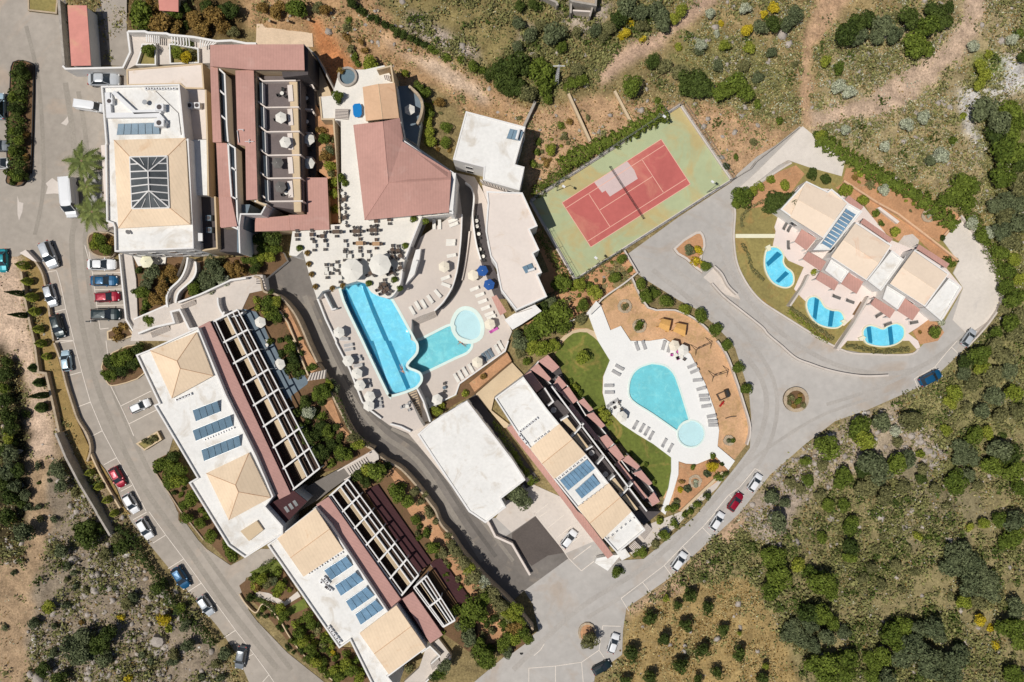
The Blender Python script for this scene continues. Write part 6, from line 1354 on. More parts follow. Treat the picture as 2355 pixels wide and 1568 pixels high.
# ------------------------------------------------------------------ labels that point to one thing
LM = [(245, 187, 'the silver car by the annexe'), (182, 80, 'the salmon shed'), (45, 280, 'the hedge island'), (168, 457, 'the white van'), (119, 587, 'the silver off roader'), (340, 400, 'the glass skylight'),
      (245, 640, 'the four parked cars'), (340, 600, 'the cafe corner'), (410, 640, 'the curving white ramp'), (280, 830, 'the hedge bed'), (345, 1010, 'the walled rectangular bed'), (415, 835, 'the first hip roof'), (545, 1120, 'the second hip roof'),
      (276, 1095, 'the parked red car'), (421, 1325, 'the parked dark blue car'), (557, 1508, 'the last car at bottom left'), (620, 820, 'the long balcony frames'), (730, 860, 'the garden steps'), (830, 1060, 'the footbridge'),
      (700, 1260, 'the upper gable roof'), (900, 1470, 'the lower gable roof'), (640, 1330, 'the small roadside lawn'), (1000, 1360, 'the shaded corrugated roof'), (1190, 1420, 'the end of the lower hedge'), (1090, 1060, 'the huge white roof'),
      (1080, 870, 'the long soil bed'), (880, 780, 'the long blue pool'), (1020, 810, 'the turquoise pool'), (1075, 748, 'the rounded paddling pool'), (835, 620, 'the two big parasols'), (1000, 560, 'the mid deck'), (1110, 620, 'the blue parasols'), (720, 470, 'the L shaped roof'),
      (880, 510, 'the front of the red roof'), (800, 450, 'the dining walkway'), (650, 330, 'the balcony bays'), (800, 177, 'the hot tub'), (875, 235, 'the peach tiled house'), (950, 260, 'the shaded patio'), (1130, 340, 'the white house'), (1180, 560, 'the stepped white roof'),
      (1290, 430, 'the left edge of the court'), (1450, 440, 'the tennis net'), (1563, 243, 'the top corner of the court'), (1680, 415, 'the right corner of the court'), (1325, 640, 'the bottom corner of the court'), (1595, 580, 'the traffic island'), (1340, 250, 'the field walls'),
      (1440, 710, 'the round stone beds'), (1545, 745, 'the wooden gazebos'), (1510, 890, 'the tear shaped pool'), (1590, 1000, 'the round paddling pool'), (1650, 860, 'the swings'), (1340, 810, 'the head of the lawn'), (1330, 1060, 'the right guest block'), (1450, 1080, 'the foot of the lawn'),
      (1640, 1120, 'the cactus bed'), (1830, 918, 'the roundabout'), (1700, 1130, 'the lower road cars'), (1560, 1288, 'the lone white car on the lower road'), (1395, 1500, 'the two cars by the orchard'), (1500, 1430, 'the orchard edge'), (1650, 1480, 'the olive orchard'),
      (1795, 615, 'the left villa pool'), (1900, 715, 'the middle villa pool'), (2030, 770, 'the right villa pool'), (1870, 470, 'the left villa'), (1990, 590, 'the middle villa'), (2120, 660, 'the right villa'), (2050, 450, 'the upper soil bed'), (2222, 776, 'the silver car on the loop'), (2134, 868, 'the dark blue car on the loop'),
      (2070, 70, 'the tree group by the trail'), (1850, 150, 'the narrow trail'), (2080, 200, 'the wide trail'), (2240, 280, 'the white rocks'), (2320, 400, 'the right edge thicket'), (1500, 110, 'the upper dirt track'), (1340, 10, 'the concrete frame'), (1130, 200, 'the lattice mast'), (980, 180, 'the hillside footpath'),
      (1900, 1060, 'the rocky bank below the roundabout'), (2200, 1000, 'the slope below the loop road'), (2250, 1350, 'the lower right thicket'), (1900, 1350, 'the middle of the scrub slope'), (2000, 1520, 'the bottom edge of the scrub'), (130, 1300, 'the lower left tree'), (370, 1470, 'the grey boulder'), (30, 1100, 'the dark gully'), (100, 900, 'the bare dirt strip'), (150, 1480, 'the bottom left rocks'), (730, 60, 'the ploughed earth bank'), (640, 70, 'the peach yard'), (420, 40, 'the trees behind the hotel')]
RECS = []
def rel(px, py, k=0):
    s_ = sorted(LM, key=lambda m: (m[0]-px)**2+(m[1]-py)**2)[k]; dx, dy = px-s_[0], py-s_[1]; r = math.hypot(dx, dy)
    if r < 14: return 'at '+s_[2]
    pre = 'just ' if r < 60 else ''
    if abs(dx) > 1.7*abs(dy): w_ = 'right of ' if dx > 0 else 'left of '
    elif abs(dy) > 1.7*abs(dx): w_ = 'below ' if dy > 0 else 'above '
    else: w_ = ('lower ' if dy > 0 else 'upper ')+('right of ' if dx > 0 else 'left of ')
    return pre+w_+s_[2]
def auto(o, base, px, py, cat, group):
    tag(o, base+' '+rel(px, py), cat, group); RECS.append((o, px, py)); return o
ORD = ['first', 'second', 'third', 'fourth', 'fifth', 'sixth', 'seventh', 'eighth', 'ninth', 'tenth', 'eleventh', 'twelfth', 'thirteenth', 'fourteenth', 'fifteenth', 'sixteenth', 'seventeenth', 'eighteenth']
def resolve():
    g_ = {}
    for r in RECS: g_.setdefault(r[0]['label'], []).append(r)
    for lab, rs in g_.items():
        if len(rs) < 2: continue
        xs = [r[1] for r in rs]; ys = [r[2] for r in rs]; hor = (max(xs)-min(xs)) >= (max(ys)-min(ys))
        rs.sort(key=lambda r: r[1] if hor else r[2]); n_ = len(rs)
        for k, r in enumerate(rs):
            if k == 0: e = 'leftmost' if hor else 'topmost'
            elif k == n_-1: e = 'rightmost' if hor else 'lowest'
            else: e = ORD[min(k, 17)]+(' from left' if hor else ' from top')
            r[0]['label'] = e+' '+lab if k in (0, n_-1) else lab+', '+e
# ------------------------------------------------------------------ cars
CAR = [
 ('sedan', 245, 187, 0, 74, 'silver', 'silver saloon parked nose right beside the pinkish annexe'),
 ('van', 213, 248, -8, 66, 'white', 'white van half under the edge of the hotel service roof'),
 ('hatch', 6, 247, 90, 62, 'pale blue', 'pale blue car cut by the left edge, above the parked grey one'),
 ('hatch', 0, 338, 0, 62, 'grey', 'dark grey car cut by the left edge, behind the hedge island'),
 ('sedan', 0, 378, 180, 66, 'white', 'white car cut by the left edge, near the end of the hedge island'),
 ('van', 170, 457, -85, 93, 'white', 'long white van parked beside the palm trees'),
 ('suv', 119, 587, -68, 66, 'silver', 'silver off roader at the top of the left row of bays'),
 ('sedan', 12, 600, -88, 56, 'teal', 'teal car cut by the left edge on the dirt lot'),
 ('hatch', 122, 680, -74, 54, 'silver', 'silver hatchback in the left row, second from the top'),
 ('hatch', 139, 750, -73, 57, 'black', 'black car with bluish roof in the left row, above the silver blue one'),
 ('hatch', 158, 829, 98, 50, 'pale blue', 'pale silver blue car in the left row, facing up the photo'),
 ('sedan', 239, 609, 0, 66, 'white', 'white saloon, topmost of the four cars by the white wall'),
 ('sedan', 244, 646, 0, 63, 'blue', 'dark blue saloon, second of the four cars by the white wall'),
 ('hatch', 251, 683, 3, 57, 'red', 'crimson hatchback, third of the four cars by the white wall'),
 ('suv', 249, 723, 0, 68, 'black', 'dark green black car, lowest of the four cars by the white wall'),
 ('hatch', 326, 933, 25, 50, 'white', 'white hatchback alone in a bay beside the long guest block'),
 ('hatch', 275, 1095, -62, 52, 'red', 'crimson car in the left row beside the topiary strip'),
 ('hatch', 306, 1155, -60, 51, 'white', 'white car just below the crimson one in the left row'),
 ('hatch', 338, 1213, -60, 53, 'white', 'white car, third below the walled bed in the left row, near big shadow'),
 ('hatch', 420, 1325, -58, 56, 'blue', 'dark blue car parked against the shaded scrub bank'),
 ('hatch', 477, 1389, -56, 52, 'silver', 'silver car just below the dark blue one'),
 ('hatch', 557, 1508, -100, 54, 'grey', 'grey silver car at the bottom of the left road'),
 ('hatch', 1733, 1108, 57, 46, 'white', 'white car highest up the lower road, above the red one'),
 ('hatch', 1688, 1152, 55, 48, 'red', 'dark red car on the lower road between two white ones'),
 ('hatch', 1646, 1196, 57, 47, 'white', 'white car on the lower road just below the dark red one'),
 ('hatch', 1559, 1288, 55, 49, 'white', 'white car standing alone on the lower road beside the orchard bank'),
 ('hatch', 1307, 1237, 52, 48, 'white', 'white car in a bay between the garage roof and the right guest block'),
 ('hatch', 1409, 1476, 72, 47, 'white', 'white car beside the olive orchard, above the black one'),
 ('hatch', 1382, 1531, 27, 47, 'black', 'black car at the bottom beside the olive orchard'),
 ('hatch', 2222, 776, 55, 46, 'silver', 'silver car on the loop road right of the villas'),
 ('hatch', 2134, 868, 27, 55, 'blue', 'dark blue car in a marked bay below the villas'),
]
PL = dict(hatch=4.1, sedan=4.45, suv=4.5, van=5.5, pickup=5.0)
for k_, x, y, a, L_, c_n, lab in CAR:
    spawn(k_, x, y, .045, R(a), L_*K/PL[k_]*.97, lab, 'van' if k_ == 'van' else 'car', 'cars and vans parked around the resort', None, CARS[c_n].name)
mo = thing('motorcycle', 'black scooter standing at the tail of the lowest of the four cars', 'scooter', *t(0,1,'840,1390')[0], .05)
b0 = V(*t(0,1,'840,1390')[0], .05)
MB().tube(b0+Vector((-.7, 0, .3)), b0+Vector((.5, .1, .75)), .1, .08, 6).tube(b0+Vector((.5, .1, .75)), b0+Vector((.6, .1, 1.05)), .05, .04, 6).box(b0+Vector((-.25, 0, .75)), (.8, .26, .14)).build('body', 'black_metal', mo)
MB().tube(b0+Vector((.55, -.3, 1.05)), b0+Vector((.55, .5, 1.05)), .03, .03, 5).build('handlebar', 'steel', mo)
for sx in (-.65, .75): MB().tube(b0+Vector((sx, -.05, .28)), b0+Vector((sx, .07, .28)), .28, .28, 12).build('wheel', 'tyre', mo)
# ------------------------------------------------------------------ parasols
def para(c, r, s_, z, size, lab, m='fabric_white', key='parasol6'):
    x, y = t(c, r, s_)[0]; base = 1.22*2 if key == 'parasol6' else 4.4
    # traced at canopy height, so shift to the foot
    hh = (2.2 if key == 'parasol6' else 2.6)
    P_ = V(x, y, z+hh); sc = size/4*K*2/base
    o = spawn(key, loc=Vector((P_.x, P_.y, z)), rz=rnd.uniform(0, 1), sc=max(sc, .6), scz=1, label=lab, cat='parasol', group='parasols around the terraces', paint_=m)
    return o
for s_, z, l_ in (('265,1305', 7.6, 'white parasol in the third balcony bay from the top'), ('485,1278', 3.6, 'white parasol on the lower balcony strip beside the third bay'), ('485,1500', 3.6, 'white parasol on the lower balcony strip beside the fourth bay'), ('225,1078', 7.6, 'tilted looking half shaded parasol in the second balcony bay')):
    para(1, 0, s_, z, 52, l_)
para(1,0,'195,1495', 7.6, 52, 'parasol coloured dark for shade in the fourth balcony bay', 'fabric_dark'); para(1,1,'220,150', 7.6, 52, 'grey brown parasol in the lowest balcony bay', 'fabric_dark')  # first canopy's dark fabric paints in the shadow over the bay
para(1,0,'1412,1005', 3, 50, 'parasol standing in shade on the patio behind the peach tiled house')
para(0,1,'1340,838', 1.5, 62, 'greenish white parasol at the cafe corner south of the hotel', 'coping_yellow')
para(1,1,'878,915', L3, 100, 'left one of the two big white octagonal parasols', key='parasol8'); para(1,1,'1137,866', L3, 98, 'right one of the two big white octagonal parasols', key='parasol8')
for c, r, s_, z, m, l_ in ((1,1,'1728,885', L2, 'fabric_cream', 'cream parasol on the mid deck beside the curved parapet'), (1,1,'1995,965', L1, 'fabric_cream', 'cream parasol on the lower deck beside the upper blue parasol'), (1,1,'2082,922', L1, 'fabric_blue', 'upper one of two blue parasols by the bar strip'), (1,1,'2143,1050', L1, 'fabric_blue', 'lower one of two blue parasols by the bar strip'),
    (1,1,'760,1492', L2, 'fabric_white', 'white parasol, topmost of the row on the left of the long pool'), (1,1,'2150,1415', L1, 'fabric_cream', 'cream parasol beside the pink towel right of the paddling pool'), (1,2,'845,185', L2, 'fabric_white', 'white parasol, second of the row left of the long pool'),
    (1,2,'925,302', L2, 'fabric_white', 'white parasol, third of the row left of the long pool'), (1,2,'953,412', L2, 'fabric_white', 'slightly smaller white parasol, fourth of the row left of the long pool'), (1,2,'1042,515', L2, 'fabric_white', 'upper of two touching white parasols at the end of the pool row'), (1,2,'1035,598', L2, 'fabric_white', 'lower of two touching white parasols at the end of the pool row'),
    (1,2,'2035,198', L1, 'fabric_cream', 'cream parasol on the lower deck beside the long soil bed'), (1,2,'1665,542', L1, 'fabric_white', 'white parasol at the foot of the ramped steps'), (1,2,'213,217', 2.94, 'fabric_white', 'parasol in shade in the garden by the balcony frames'), (1,1,'35,1397', 2.94, 'fabric_white', 'parasol in shade at the top of the balcony frame garden'),
    (2,2,'1578,85', .42, 'fabric_white', 'white parasol at the top right of the tear shaped pool'), (2,2,'1495,45', .42, 'fabric_cream', 'peach cream parasol above the tear shaped pool'), (2,2,'1012,700', .42, 'fabric_white', 'white parasol beside the lawn left of the tear shaped pool')):
    para(c, r, s_, z, 53, l_, m)
# ------------------------------------------------------------------ sun loungers
def loungers(c, r, z, items, base, grp, m='fabric_grey', sc=1.0):
    for x, y, a in items:
        p = t(c, r, '%g,%g' % (x, y))[0]
        o = spawn('lounger', *p, z, R(a), sc, 'x', 'sun lounger', grp, paint_=m); auto(o, base, *p, 'sun lounger', grp)
LG = 'sun loungers around the pools'
loungers(2, 2, .43, [(1145,50,-70), (1210,40,-70), (1390,42,75+180), (1440,65,255), (985,245,150), (955,295,150), (888,412,180), (893,474,180), (905,585,30), (935,560,30), (1650,232,203), (1675,280,203), (1702,362,185), (1735,440,195), (1757,505,182), (1765,542,182), (1780,600,188), (1830,693,190), (1840,738,182), (1845,775,182), (1130,775,60), (1190,802,60), (1235,832,60), (1275,872,60), (1395,938,60), (1452,985,60)], 'grey lounger', LG)
loungers(1, 1, L2+.01, [(1640,500,-90), (1690,500,-90), (1820,500,200), (1812,462,200), (1795,650,180), (1792,680,180), (1800,785,190), (1745,990,200), (1750,1055,160), (1440,1290,120), (1490,1245,120), (1545,1230,120), (1605,1185,125), (1675,1135,130)], 'white lounger', LG, 'fabric_white')
loungers(1, 1, L1+.01, [(2010,1090,200), (2060,1145,200), (2085,1205,200), (2112,1265,200), (2145,1320,200), (2165,1350,200)], 'white lounger', LG, 'fabric_white')
loungers(1, 1, L2+.01, [(815,1550,180)], 'grey lounger', LG); loungers(1, 2, L2+.01, [(855,40,190), (860,80,190), (925,150,190), (945,225,190), (940,175,190), (1010,370,190), (1020,420,190), (1115,540,190), (1120,575,190), (1125,610,190), (1370,600,200)], 'grey lounger', LG)
loungers(1, 2, L1+.01, [(1845,340,-60), (1885,312,-60), (1925,282,-60), (1978,252,-60), (1590,560,-60), (1640,590,-60), (2250,40,-60), (2220,75,-60)], 'white lounger', LG, 'fabric_white')
loungers(1, 2, L1+.01, [(2100,150,-60), (2130,130,-60), (2160,110,-60)], 'blue covered lounger', LG, 'floor_blue')
loungers(1, 1, L1+.01, [(2185,1470,30)], 'pink towelled lounger', LG, 'fabric_pink')
loungers(3, 1, .37, [(150,515,60), (190,535,60), (1010,1330,30), (1330,1400,10), (1090,1415,20), (620,1165,-20), (745,1205,-20), (180,690,90)], 'villa lounger', LG, 'fabric_dark')
# ------------------------------------------------------------------ tables and chairs
TG = 'dining tables on the terraces'; CG = 'chairs at the terrace tables'
def table(c, r, s_, z, key, ch, a=0, m='fabric_white', cm='rattan', lab='table', cr=.78):
    x, y = t(c, r, s_)[0]; o = spawn(key, x, y, z, R(a), .88, 'x', 'table', TG, paint_=m, scz=1); auto(o, lab, x, y, 'table', TG); c0 = V(x, y, z)
    for k in range(ch):
        an = R(a)+(k+.5 if key != 'long_table' else k)*2*math.pi/ch; rr = cr*(1.25 if key == 'long_table' and abs(math.cos(an-R(a))) > .7 else 1)
        q_ = spawn('chair', loc=c0+Vector((math.cos(an)*rr, math.sin(an)*rr, 0)), rz=an+math.pi, label='x', cat='chair', group=CG, paint_=cm)
        auto(q_, 'dark chair', x+math.cos(an)*7, y-math.sin(an)*7, 'chair', CG)
for s_ in ('805,220', '808,325', '808,390', '815,485'): table(1, 1, s_, L3, 'round_table', 2, 45, 'fabric_white', 'rattan', 'white round table')
for s_ in ('815,275', '822,440'): table(1, 1, s_, L3, 'square_table', 1, 0, 'wood_dark', 'rattan', 'dark square table')
for s_, k_, a in (('745,570', 4, 0), ('930,565', 6, 0), ('1085,555', 6, 0), ('1230,455', 2, 0), ('1110,470', 2, 0), ('385,600', 2, 0), ('520,595', 2, 0), ('620,610', 3, 0)): table(1, 1, s_, L3, 'long_table' if k_ > 3 else 'square_table', k_, a, 'wood_dark', 'rattan', 'dark dining table')
for s_ in ('960,675', '1110,680'): table(1, 1, s_, L3, 'long_table', 4, 0, 'wood', 'wood_dark', 'brown wooden table')
for s_ in ('825,692', '640,692', '540,698', '820,790', '870,795', '960,785', '1040,790', '650,910', '700,912', '750,885', '660,950', '780,990'): table(1, 1, s_, L3, 'square_table', 2, 0, 'fabric_white', 'rattan', 'small white table')
for s_ in ('1260,735', '1310,740', '1260,800', '1330,790', '1060,950', '1250,940', '1185,1050', '1150,1085', '1210,1095', '1180,1120', '1330,900'): table(1, 1, s_, L3, 'square_table', 3, 30, 'wood_dark', 'rattan', 'dark cafe table')
for s_ in ('2035,520', '2050,590', '2060,730', '2090,795', '2030,470'): table(1, 1, s_, .5, 'round_table', 2, 10, 'fabric_white', 'black_metal', 'white bar table')
for s_ in ('250,870', '225,1095'): table(1, 0, s_, 7.6, 'round_table', 3, 20, 'fabric_white', 'black_metal', 'round balcony table')
table(1, 1, '290,215', 7.6, 'round_table', 3, 20, 'fabric_white', 'black_metal', 'round balcony table')
for s_ in ('475,915', '480,1130', '495,1345'): table(1, 0, s_, 3.6, 'round_table', 2, 20, 'fabric_white', 'black_metal', 'round balcony table')
table(2, 2, '1500,130', .42, 'round_table', 3, 0, 'fabric_white', 'fabric_pink', 'poolside table'); table(2, 2, '1550,145', .42, 'round_table', 3, 20, 'fabric_white', 'rattan', 'poolside table'); table(2, 2, '975,600', .42, 'round_table', 3, 20, 'fabric_white', 'rattan', 'poolside table')
table(1, 2, '1735,430', L1, 'round_table', 2, 0, 'floor_blue', 'rattan', 'poolside table'); table(1, 2, '1395,600', L2, 'round_table', 3, 0, 'fabric_white', 'fabric_grey', 'poolside table'); table(0, 1, '1450,800', 1.5, 'round_table', 3, 0, 'fabric_white', 'fabric_white', 'cafe table')
table(1, 2, '110,40', 2.94, 'round_table', 2, 0, 'fabric_white', 'fabric_white', 'shaded garden table')
for s_ in ('470,760', '485,860', '510,955', '545,1068', '795,1060', '700,1085'):
    x, y = t(1,1,s_)[0]; o = spawn('shrub0', x, y, L3, 0, .75, 'x', 'potted plant', 'potted bushes edging the dining terrace', 'potted_bush', 'leaf_brown'); auto(o, 'squat potted bush', x, y, 'potted plant', 'potted bushes edging the dining terrace')
for s_ in ('1455,450', '1565,470', '1380,695', '1280,1005', '1330,1085', '1045,1040', '410,715'):
    x, y = t(1,1,s_)[0]; o = spawn('shrub1', x, y, L3, 0, .95, 'x', 'potted plant', 'potted bushes edging the dining terrace', 'potted_bush', 'leaf_green'); auto(o, 'leafy potted bush', x, y, 'potted plant', 'potted bushes edging the dining terrace')
# ------------------------------------------------------------------ swimmers
mat('skin', srgb(190, 140, 112), .05, 3, rough=.5); mat('swimwear', srgb(40, 50, 90), .05, 3); mat('hair', srgb(60, 42, 30), .1, 5)
def swimmer(x, y, z, rz, lab, arms):
    pts = [(0, 0, 0), (.28, 0, .02), (.5, 0, .04), (.62, 0, .06), (.76, 0, .08), (.48, .18, .02), (.48, -.18, .02)]
    rad = [.13, .13, .14, .06, .105, .07, .07]; ed = [(0, 1), (1, 2), (2, 3), (3, 4), (2, 5), (2, 6)]
    def add(p, r, a): pts.append(p); rad.append(r); ed.append((a, len(pts)-1)); return len(pts)-1
    for k, sy in enumerate((1, -1)):
        e = add(arms[k][0], .045, 5+k); h = add(arms[k][1], .035, e); add((arms[k][1][0]+.09*arms[k][2], arms[k][1][1]+.05*sy, arms[k][1][2]), .03, h)
        q_ = add((-.12, .11*sy, 0), .095, 0); kn = add((-.52, .17*sy, -.02), .065, q_); an = add((-.93, .2*sy, -.03), .042, kn); add((-1.08, .22*sy, -.06), .03, an)
    me = bpy.data.meshes.new('person'); me.from_pydata(pts, ed, []); o = bpy.data.objects.new('body', me)
    root = thing('person', lab, 'person', x, y, z); root.rotation_euler = (0, 0, rz); COL.objects.link(o); o.parent = root; me.materials.append(MATS['skin'])
    sk = o.modifiers.new('skin', 'SKIN'); sv = me.skin_vertices[0].data
    for i_, r in enumerate(rad): sv[i_].radius = (r, r*.85)
    sv[0].use_root = True; o.modifiers.new('sub', 'SUBSURF').levels = 2
    MB().tube((-.14, 0, .03), (.08, 0, .03), .155, .15, 12).build('swimming_trunks', 'swimwear', None).parent = root
    MB().tube((.74, 0, .09), (.86, 0, .12), .112, .08, 12).build('hair', 'hair', None).parent = root
    return root
x, y = t(1,2,'1895,22')[0]; swimmer(x, y, L1-.02, R(150), 'swimmer with arms spread in the turquoise pool', [((.5, .42, .02), (.62, .68, .02), .5), ((.5, -.42, .02), (.62, -.68, .02), .5)])
x, y = t(1,2,'1345,262')[0]; swimmer(x, y, L2-.05, R(-70), 'swimmer doing laps in the long blue pool', [((.78, .26, .04), (1.05, .2, .04), 1), ((.3, -.36, .02), (.05, -.34, .0), -1)])
# ------------------------------------------------------------------ play garden
def gazebo(s_, lab):
    P_ = t(2,1,s_); g = thing('gazebo', lab, 'gazebo', *ctr(P_), .1, 'wooden gazebos'); c = ctr(P_); ap = (*c, 3.1); e = [(*p, 2.4) for p in P_]
    roof_faces(g, [[e[0], e[1], (*lerp2(P_[1], P_[2], .5), 2.9), (*lerp2(P_[0], P_[3], .5), 2.9)], [(*lerp2(P_[0], P_[3], .5), 2.9), (*lerp2(P_[1], P_[2], .5), 2.9), e[2], e[3]]], 'wood_orange', 'roof', .1)
    for p in P_: q_ = V(*lerp2(p, c, .1), 2.4); MB().box((q_.x, q_.y, 1.25), (.14, .14, 2.3)).build('post', 'wood_orange', g)
    MB().box((V(*c, 0).x, V(*c, 0).y, .55), (1.5, .3, .08), R(-25)).build('bench', 'wood', g)
gazebo('1378,1362 1465,1380 1440,1488 1345,1440', 'upper left one of two square orange wood gazebos'); gazebo('1520,1402 1605,1420 1590,1530 1480,1478', 'lower right one of two square orange wood gazebos')
for s_, l_ in (('1690,85 1830,20', 'black framed swing set at the top of the play garden'), ('1850,330 1985,285', 'black framed swing set in the middle of the play garden')):
    a_, b2 = t(2,2,s_); g = thing('swing_set', l_, 'swing', *lerp2(a_, b2, .5), .1, 'swing sets'); A_, B_ = V(*a_, 2.1), V(*b2, 2.1); dv = (B_-A_).normalized(); sd = Vector((-dv.y, dv.x, 0))
    MB().tube(A_, B_, .06, .06, 6).build('top_bar', 'black_metal', g)
    for e in (A_, B_):
        for sgn in (-1, 1): MB().tube(e, Vector((e.x, e.y, .1))+sd*sgn*1.2, .06, .05, 5).build('leg', 'black_metal', g)
    for u in (.35, .65):
        p = A_.lerp(B_, u); st_ = MB().box((p.x, p.y, .6), (.4, .2, .04), math.atan2(dv.y, dv.x)).build('seat', 'wood_dark', g)
        MB().tube((p.x-.15, p.y, .62), (p.x-.15, p.y, 2.1), .015, .015, 4).tube((p.x+.15, p.y, .62), (p.x+.15, p.y, 2.1), .015, .015, 4).build('chain', 'steel', st_)
g = thing('sandbox', 'square dark edged sandbox frame with a climbing ramp in the play garden', 'sandbox', *t(2,2,'1945,500')[0], .1)
MB().wall([Vector(p) for p in ccw([tuple(q) for q in W(t(2,2,'1885,495 1975,455 2005,510 1915,550'), .6)])], .15, .1, .6, True).build('frame', 'wood_dark', g); box_px(g, 'platform', t(2,2,'1965,455 1985,452 2008,512 1985,520'), .1, 1.5, 'black_metal')
g = thing('spring_rider', 'small red spring rider below the sandbox', 'play ride', *t(2,2,'1920,580')[0], .1); b0 = V(*t(2,2,'1920,580')[0], .1)
MB().tube(b0, b0+Vector((0, 0, .4)), .12, .12, 8).build('spring', 'steel', g); MB().box(b0+Vector((0, 0, .55)), (1.3, .3, .3), .9).build('seat', 'lamp_red', g); MB().box(b0+Vector((.1, .1, .8)), (.1, .7, .1), .9).build('handle', 'lamp_red', g)
g = thing('balance_beam', 'low curved balance beam at the bottom of the play garden', 'play beam', *t(2,2,'2010,700')[0], .1); MB().wall(W(smooth(t(2,2,'1965,715 2010,700 2065,695')), .4), .15, .1, .4).build('beam', 'wood_dark', g)
def stone_ring(c, r, s_, rad, lab, key, sc, m, z=.1):
    x, y = t(c, r, s_)[0]; g = thing('stone_ring', lab, 'stone ring', x, y, z); mb = MB(); n_ = int(rad*2)
    for k in range(n_):
        a = 6.283*k/n_; p = V(x, y, z)+Vector((math.cos(a), math.sin(a), 0))*rad*K; mb.box(p+Vector((0, 0, .15)), (.55*rnd.uniform(.7, 1.2), .45, .35*rnd.uniform(.7, 1.3)), a+rnd.uniform(-.4, .4))
    mb.build('stones', 'stone', g); q_ = spawn(key, x, y, z, 0, sc, lab.replace('ring of stones', 'plant inside the ring'), 'shrub', None, None, m); return q_
stone_ring(2, 1, '1035,1250', 13, 'ring of stones around a plant, upper one in the play garden', 'shrub2', .9, 'leaf_olive'); stone_ring(2, 1, '1170,1430', 13, 'ring of stones with a round bush, next to the gazebos', 'shrub3', 1.25, 'leaf_green')
stone_ring(2, 2, '1680,1290', 12, 'ring of stones in the cactus bed', 'shrub4', .7, 'leaf_silver'); stone_ring(2, 2, '1990,915', 9, 'ring of stones at the bottom of the play garden', 'shrub1', .8, 'leaf_blue')
stone_ring(3, 1, '1468,420', 12, 'ring of stones around a pale rock in the upper soil bed', 'shrub2', .6, 'leaf_silver', .28)
# ------------------------------------------------------------------ planting
def plant(kind, px, py, rad, m=None, base='green tree', cat='tree', z=None, group='trees and bushes in the resort gardens', scz=None, name=None):
    # rad in traced units
    R0 = dict(tree=2.5, big=4.2, shrub=1.0, olive=1.8, cypress=.75, cone=.75, palm=3.0, cycad=1.3, agave=.9)[kind]
    key = kind if kind in ('cypress', 'cone', 'palm', 'cycad', 'agave') else kind+str(rnd.randrange(5))
    sc = rad*K/R0; zz = gz(px, py) if z is None else z
    zz = max(zz, -.1)
    hh = dict(tree=3.0, big=3.2, shrub=.6, olive=2.6, cypress=3.5, cone=1.2, palm=5.0, cycad=.6, agave=.3)[kind]*(sc if scz is None else scz)+zz
    P_ = V(px, py, hh)
    o = spawn(key, loc=Vector((P_.x, P_.y, zz)), rz=rnd.uniform(0, 6.28), sc=sc, scz=scz or sc*rnd.uniform(.85, 1.05), label='x', cat=cat, group=group, paint_=m, name=name)
    auto(o, base, px, py, cat, group); return o
COLN = {'leaf_green': 'green', 'leaf_dark': 'dark green', 'leaf_olive': 'olive green', 'leaf_blue': 'grey green', 'leaf_lime': 'lime green', 'leaf_yellow': 'yellow flowering', 'leaf_brown': 'brownish', 'leaf_straw': 'straw coloured', 'leaf_silver': 'silvery'}
G_, D_k, O_, B_l, L_m, Y_, BR, SV = 'leaf_green', 'leaf_dark', 'leaf_olive', 'leaf_blue', 'leaf_lime', 'leaf_yellow', 'leaf_brown', 'leaf_silver'
def many(c, r, z, lst, group='trees and bushes in the resort gardens'):
    for e in lst.split(';'):
        x, y, rad, m = e.split(','); m = m.strip(); rad = float(rad)/4; m = dict(g=G_, d=D_k, o=O_, b=B_l, l=L_m, y=Y_, r=BR, s=SV)[m]
        p = t(c, r, '%s,%s' % (x.strip(), y))[0]; k_ = 'shrub' if rad < 13 else ('tree' if rad < 34 else 'big'); kn = 'shrub' if rad < 13 else ('bush' if rad < 19 else 'tree')
        plant(k_, *p, rad*1.08, m, ('small ' if rad < 10 else 'round ' if rad < 17 else 'large ')+COLN[m]+' '+kn, kn, z, {'shrub': 'low shrubs', 'bush': 'rounded bushes', 'tree': 'spreading trees'}[kn]+' around the resort', name=kn)
many(0,0,None,'1290,150,130,g;1250,60,80,g;1450,200,110,r;1600,110,80,g;1700,60,60,d;1780,170,90,r;1850,250,80,r;1950,130,100,r;2050,230,80,r;2100,80,90,d;1430,80,60,r;1600,230,70,r;2150,300,60,o;1900,40,80,d;1540,220,50,r')
many(0,0,.4,'190,620,70,d;180,740,50,g;190,910,50,g;170,1110,45,g;165,1300,60,g;170,1500,50,g;130,700,50,d;110,900,60,g;130,1000,60,d;110,1200,55,g;120,1400,60,g;230,700,50,d;230,1230,40,r;200,830,50,d;180,1010,50,d;170,1200,50,d;180,1400,50,d;240,1450,40,r')
many(0,1,.4,'130,60,70,g;180,30,60,d;90,20,50,g;110,110,40,d')
many(0,0,3.1,'1360,445,65,g;1390,500,40,g;1620,480,60,l;1700,520,60,y;1770,500,50,o')
many(0,1,.5,'860,680,60,l;920,640,60,g;960,720,60,g;1020,640,50,r;1000,750,40,o;880,610,40,l')
many(0,1,1.3,'1390,950,90,b;1350,1050,60,b;1310,1130,70,g;1340,1220,50,g;1460,960,70,r;1560,930,70,r;1600,1000,50,r;1480,1080,80,r;1420,1180,70,r;1500,1180,60,r;1250,1110,45,g;1330,1260,40,g;1360,1400,70,g;1420,1380,50,g')
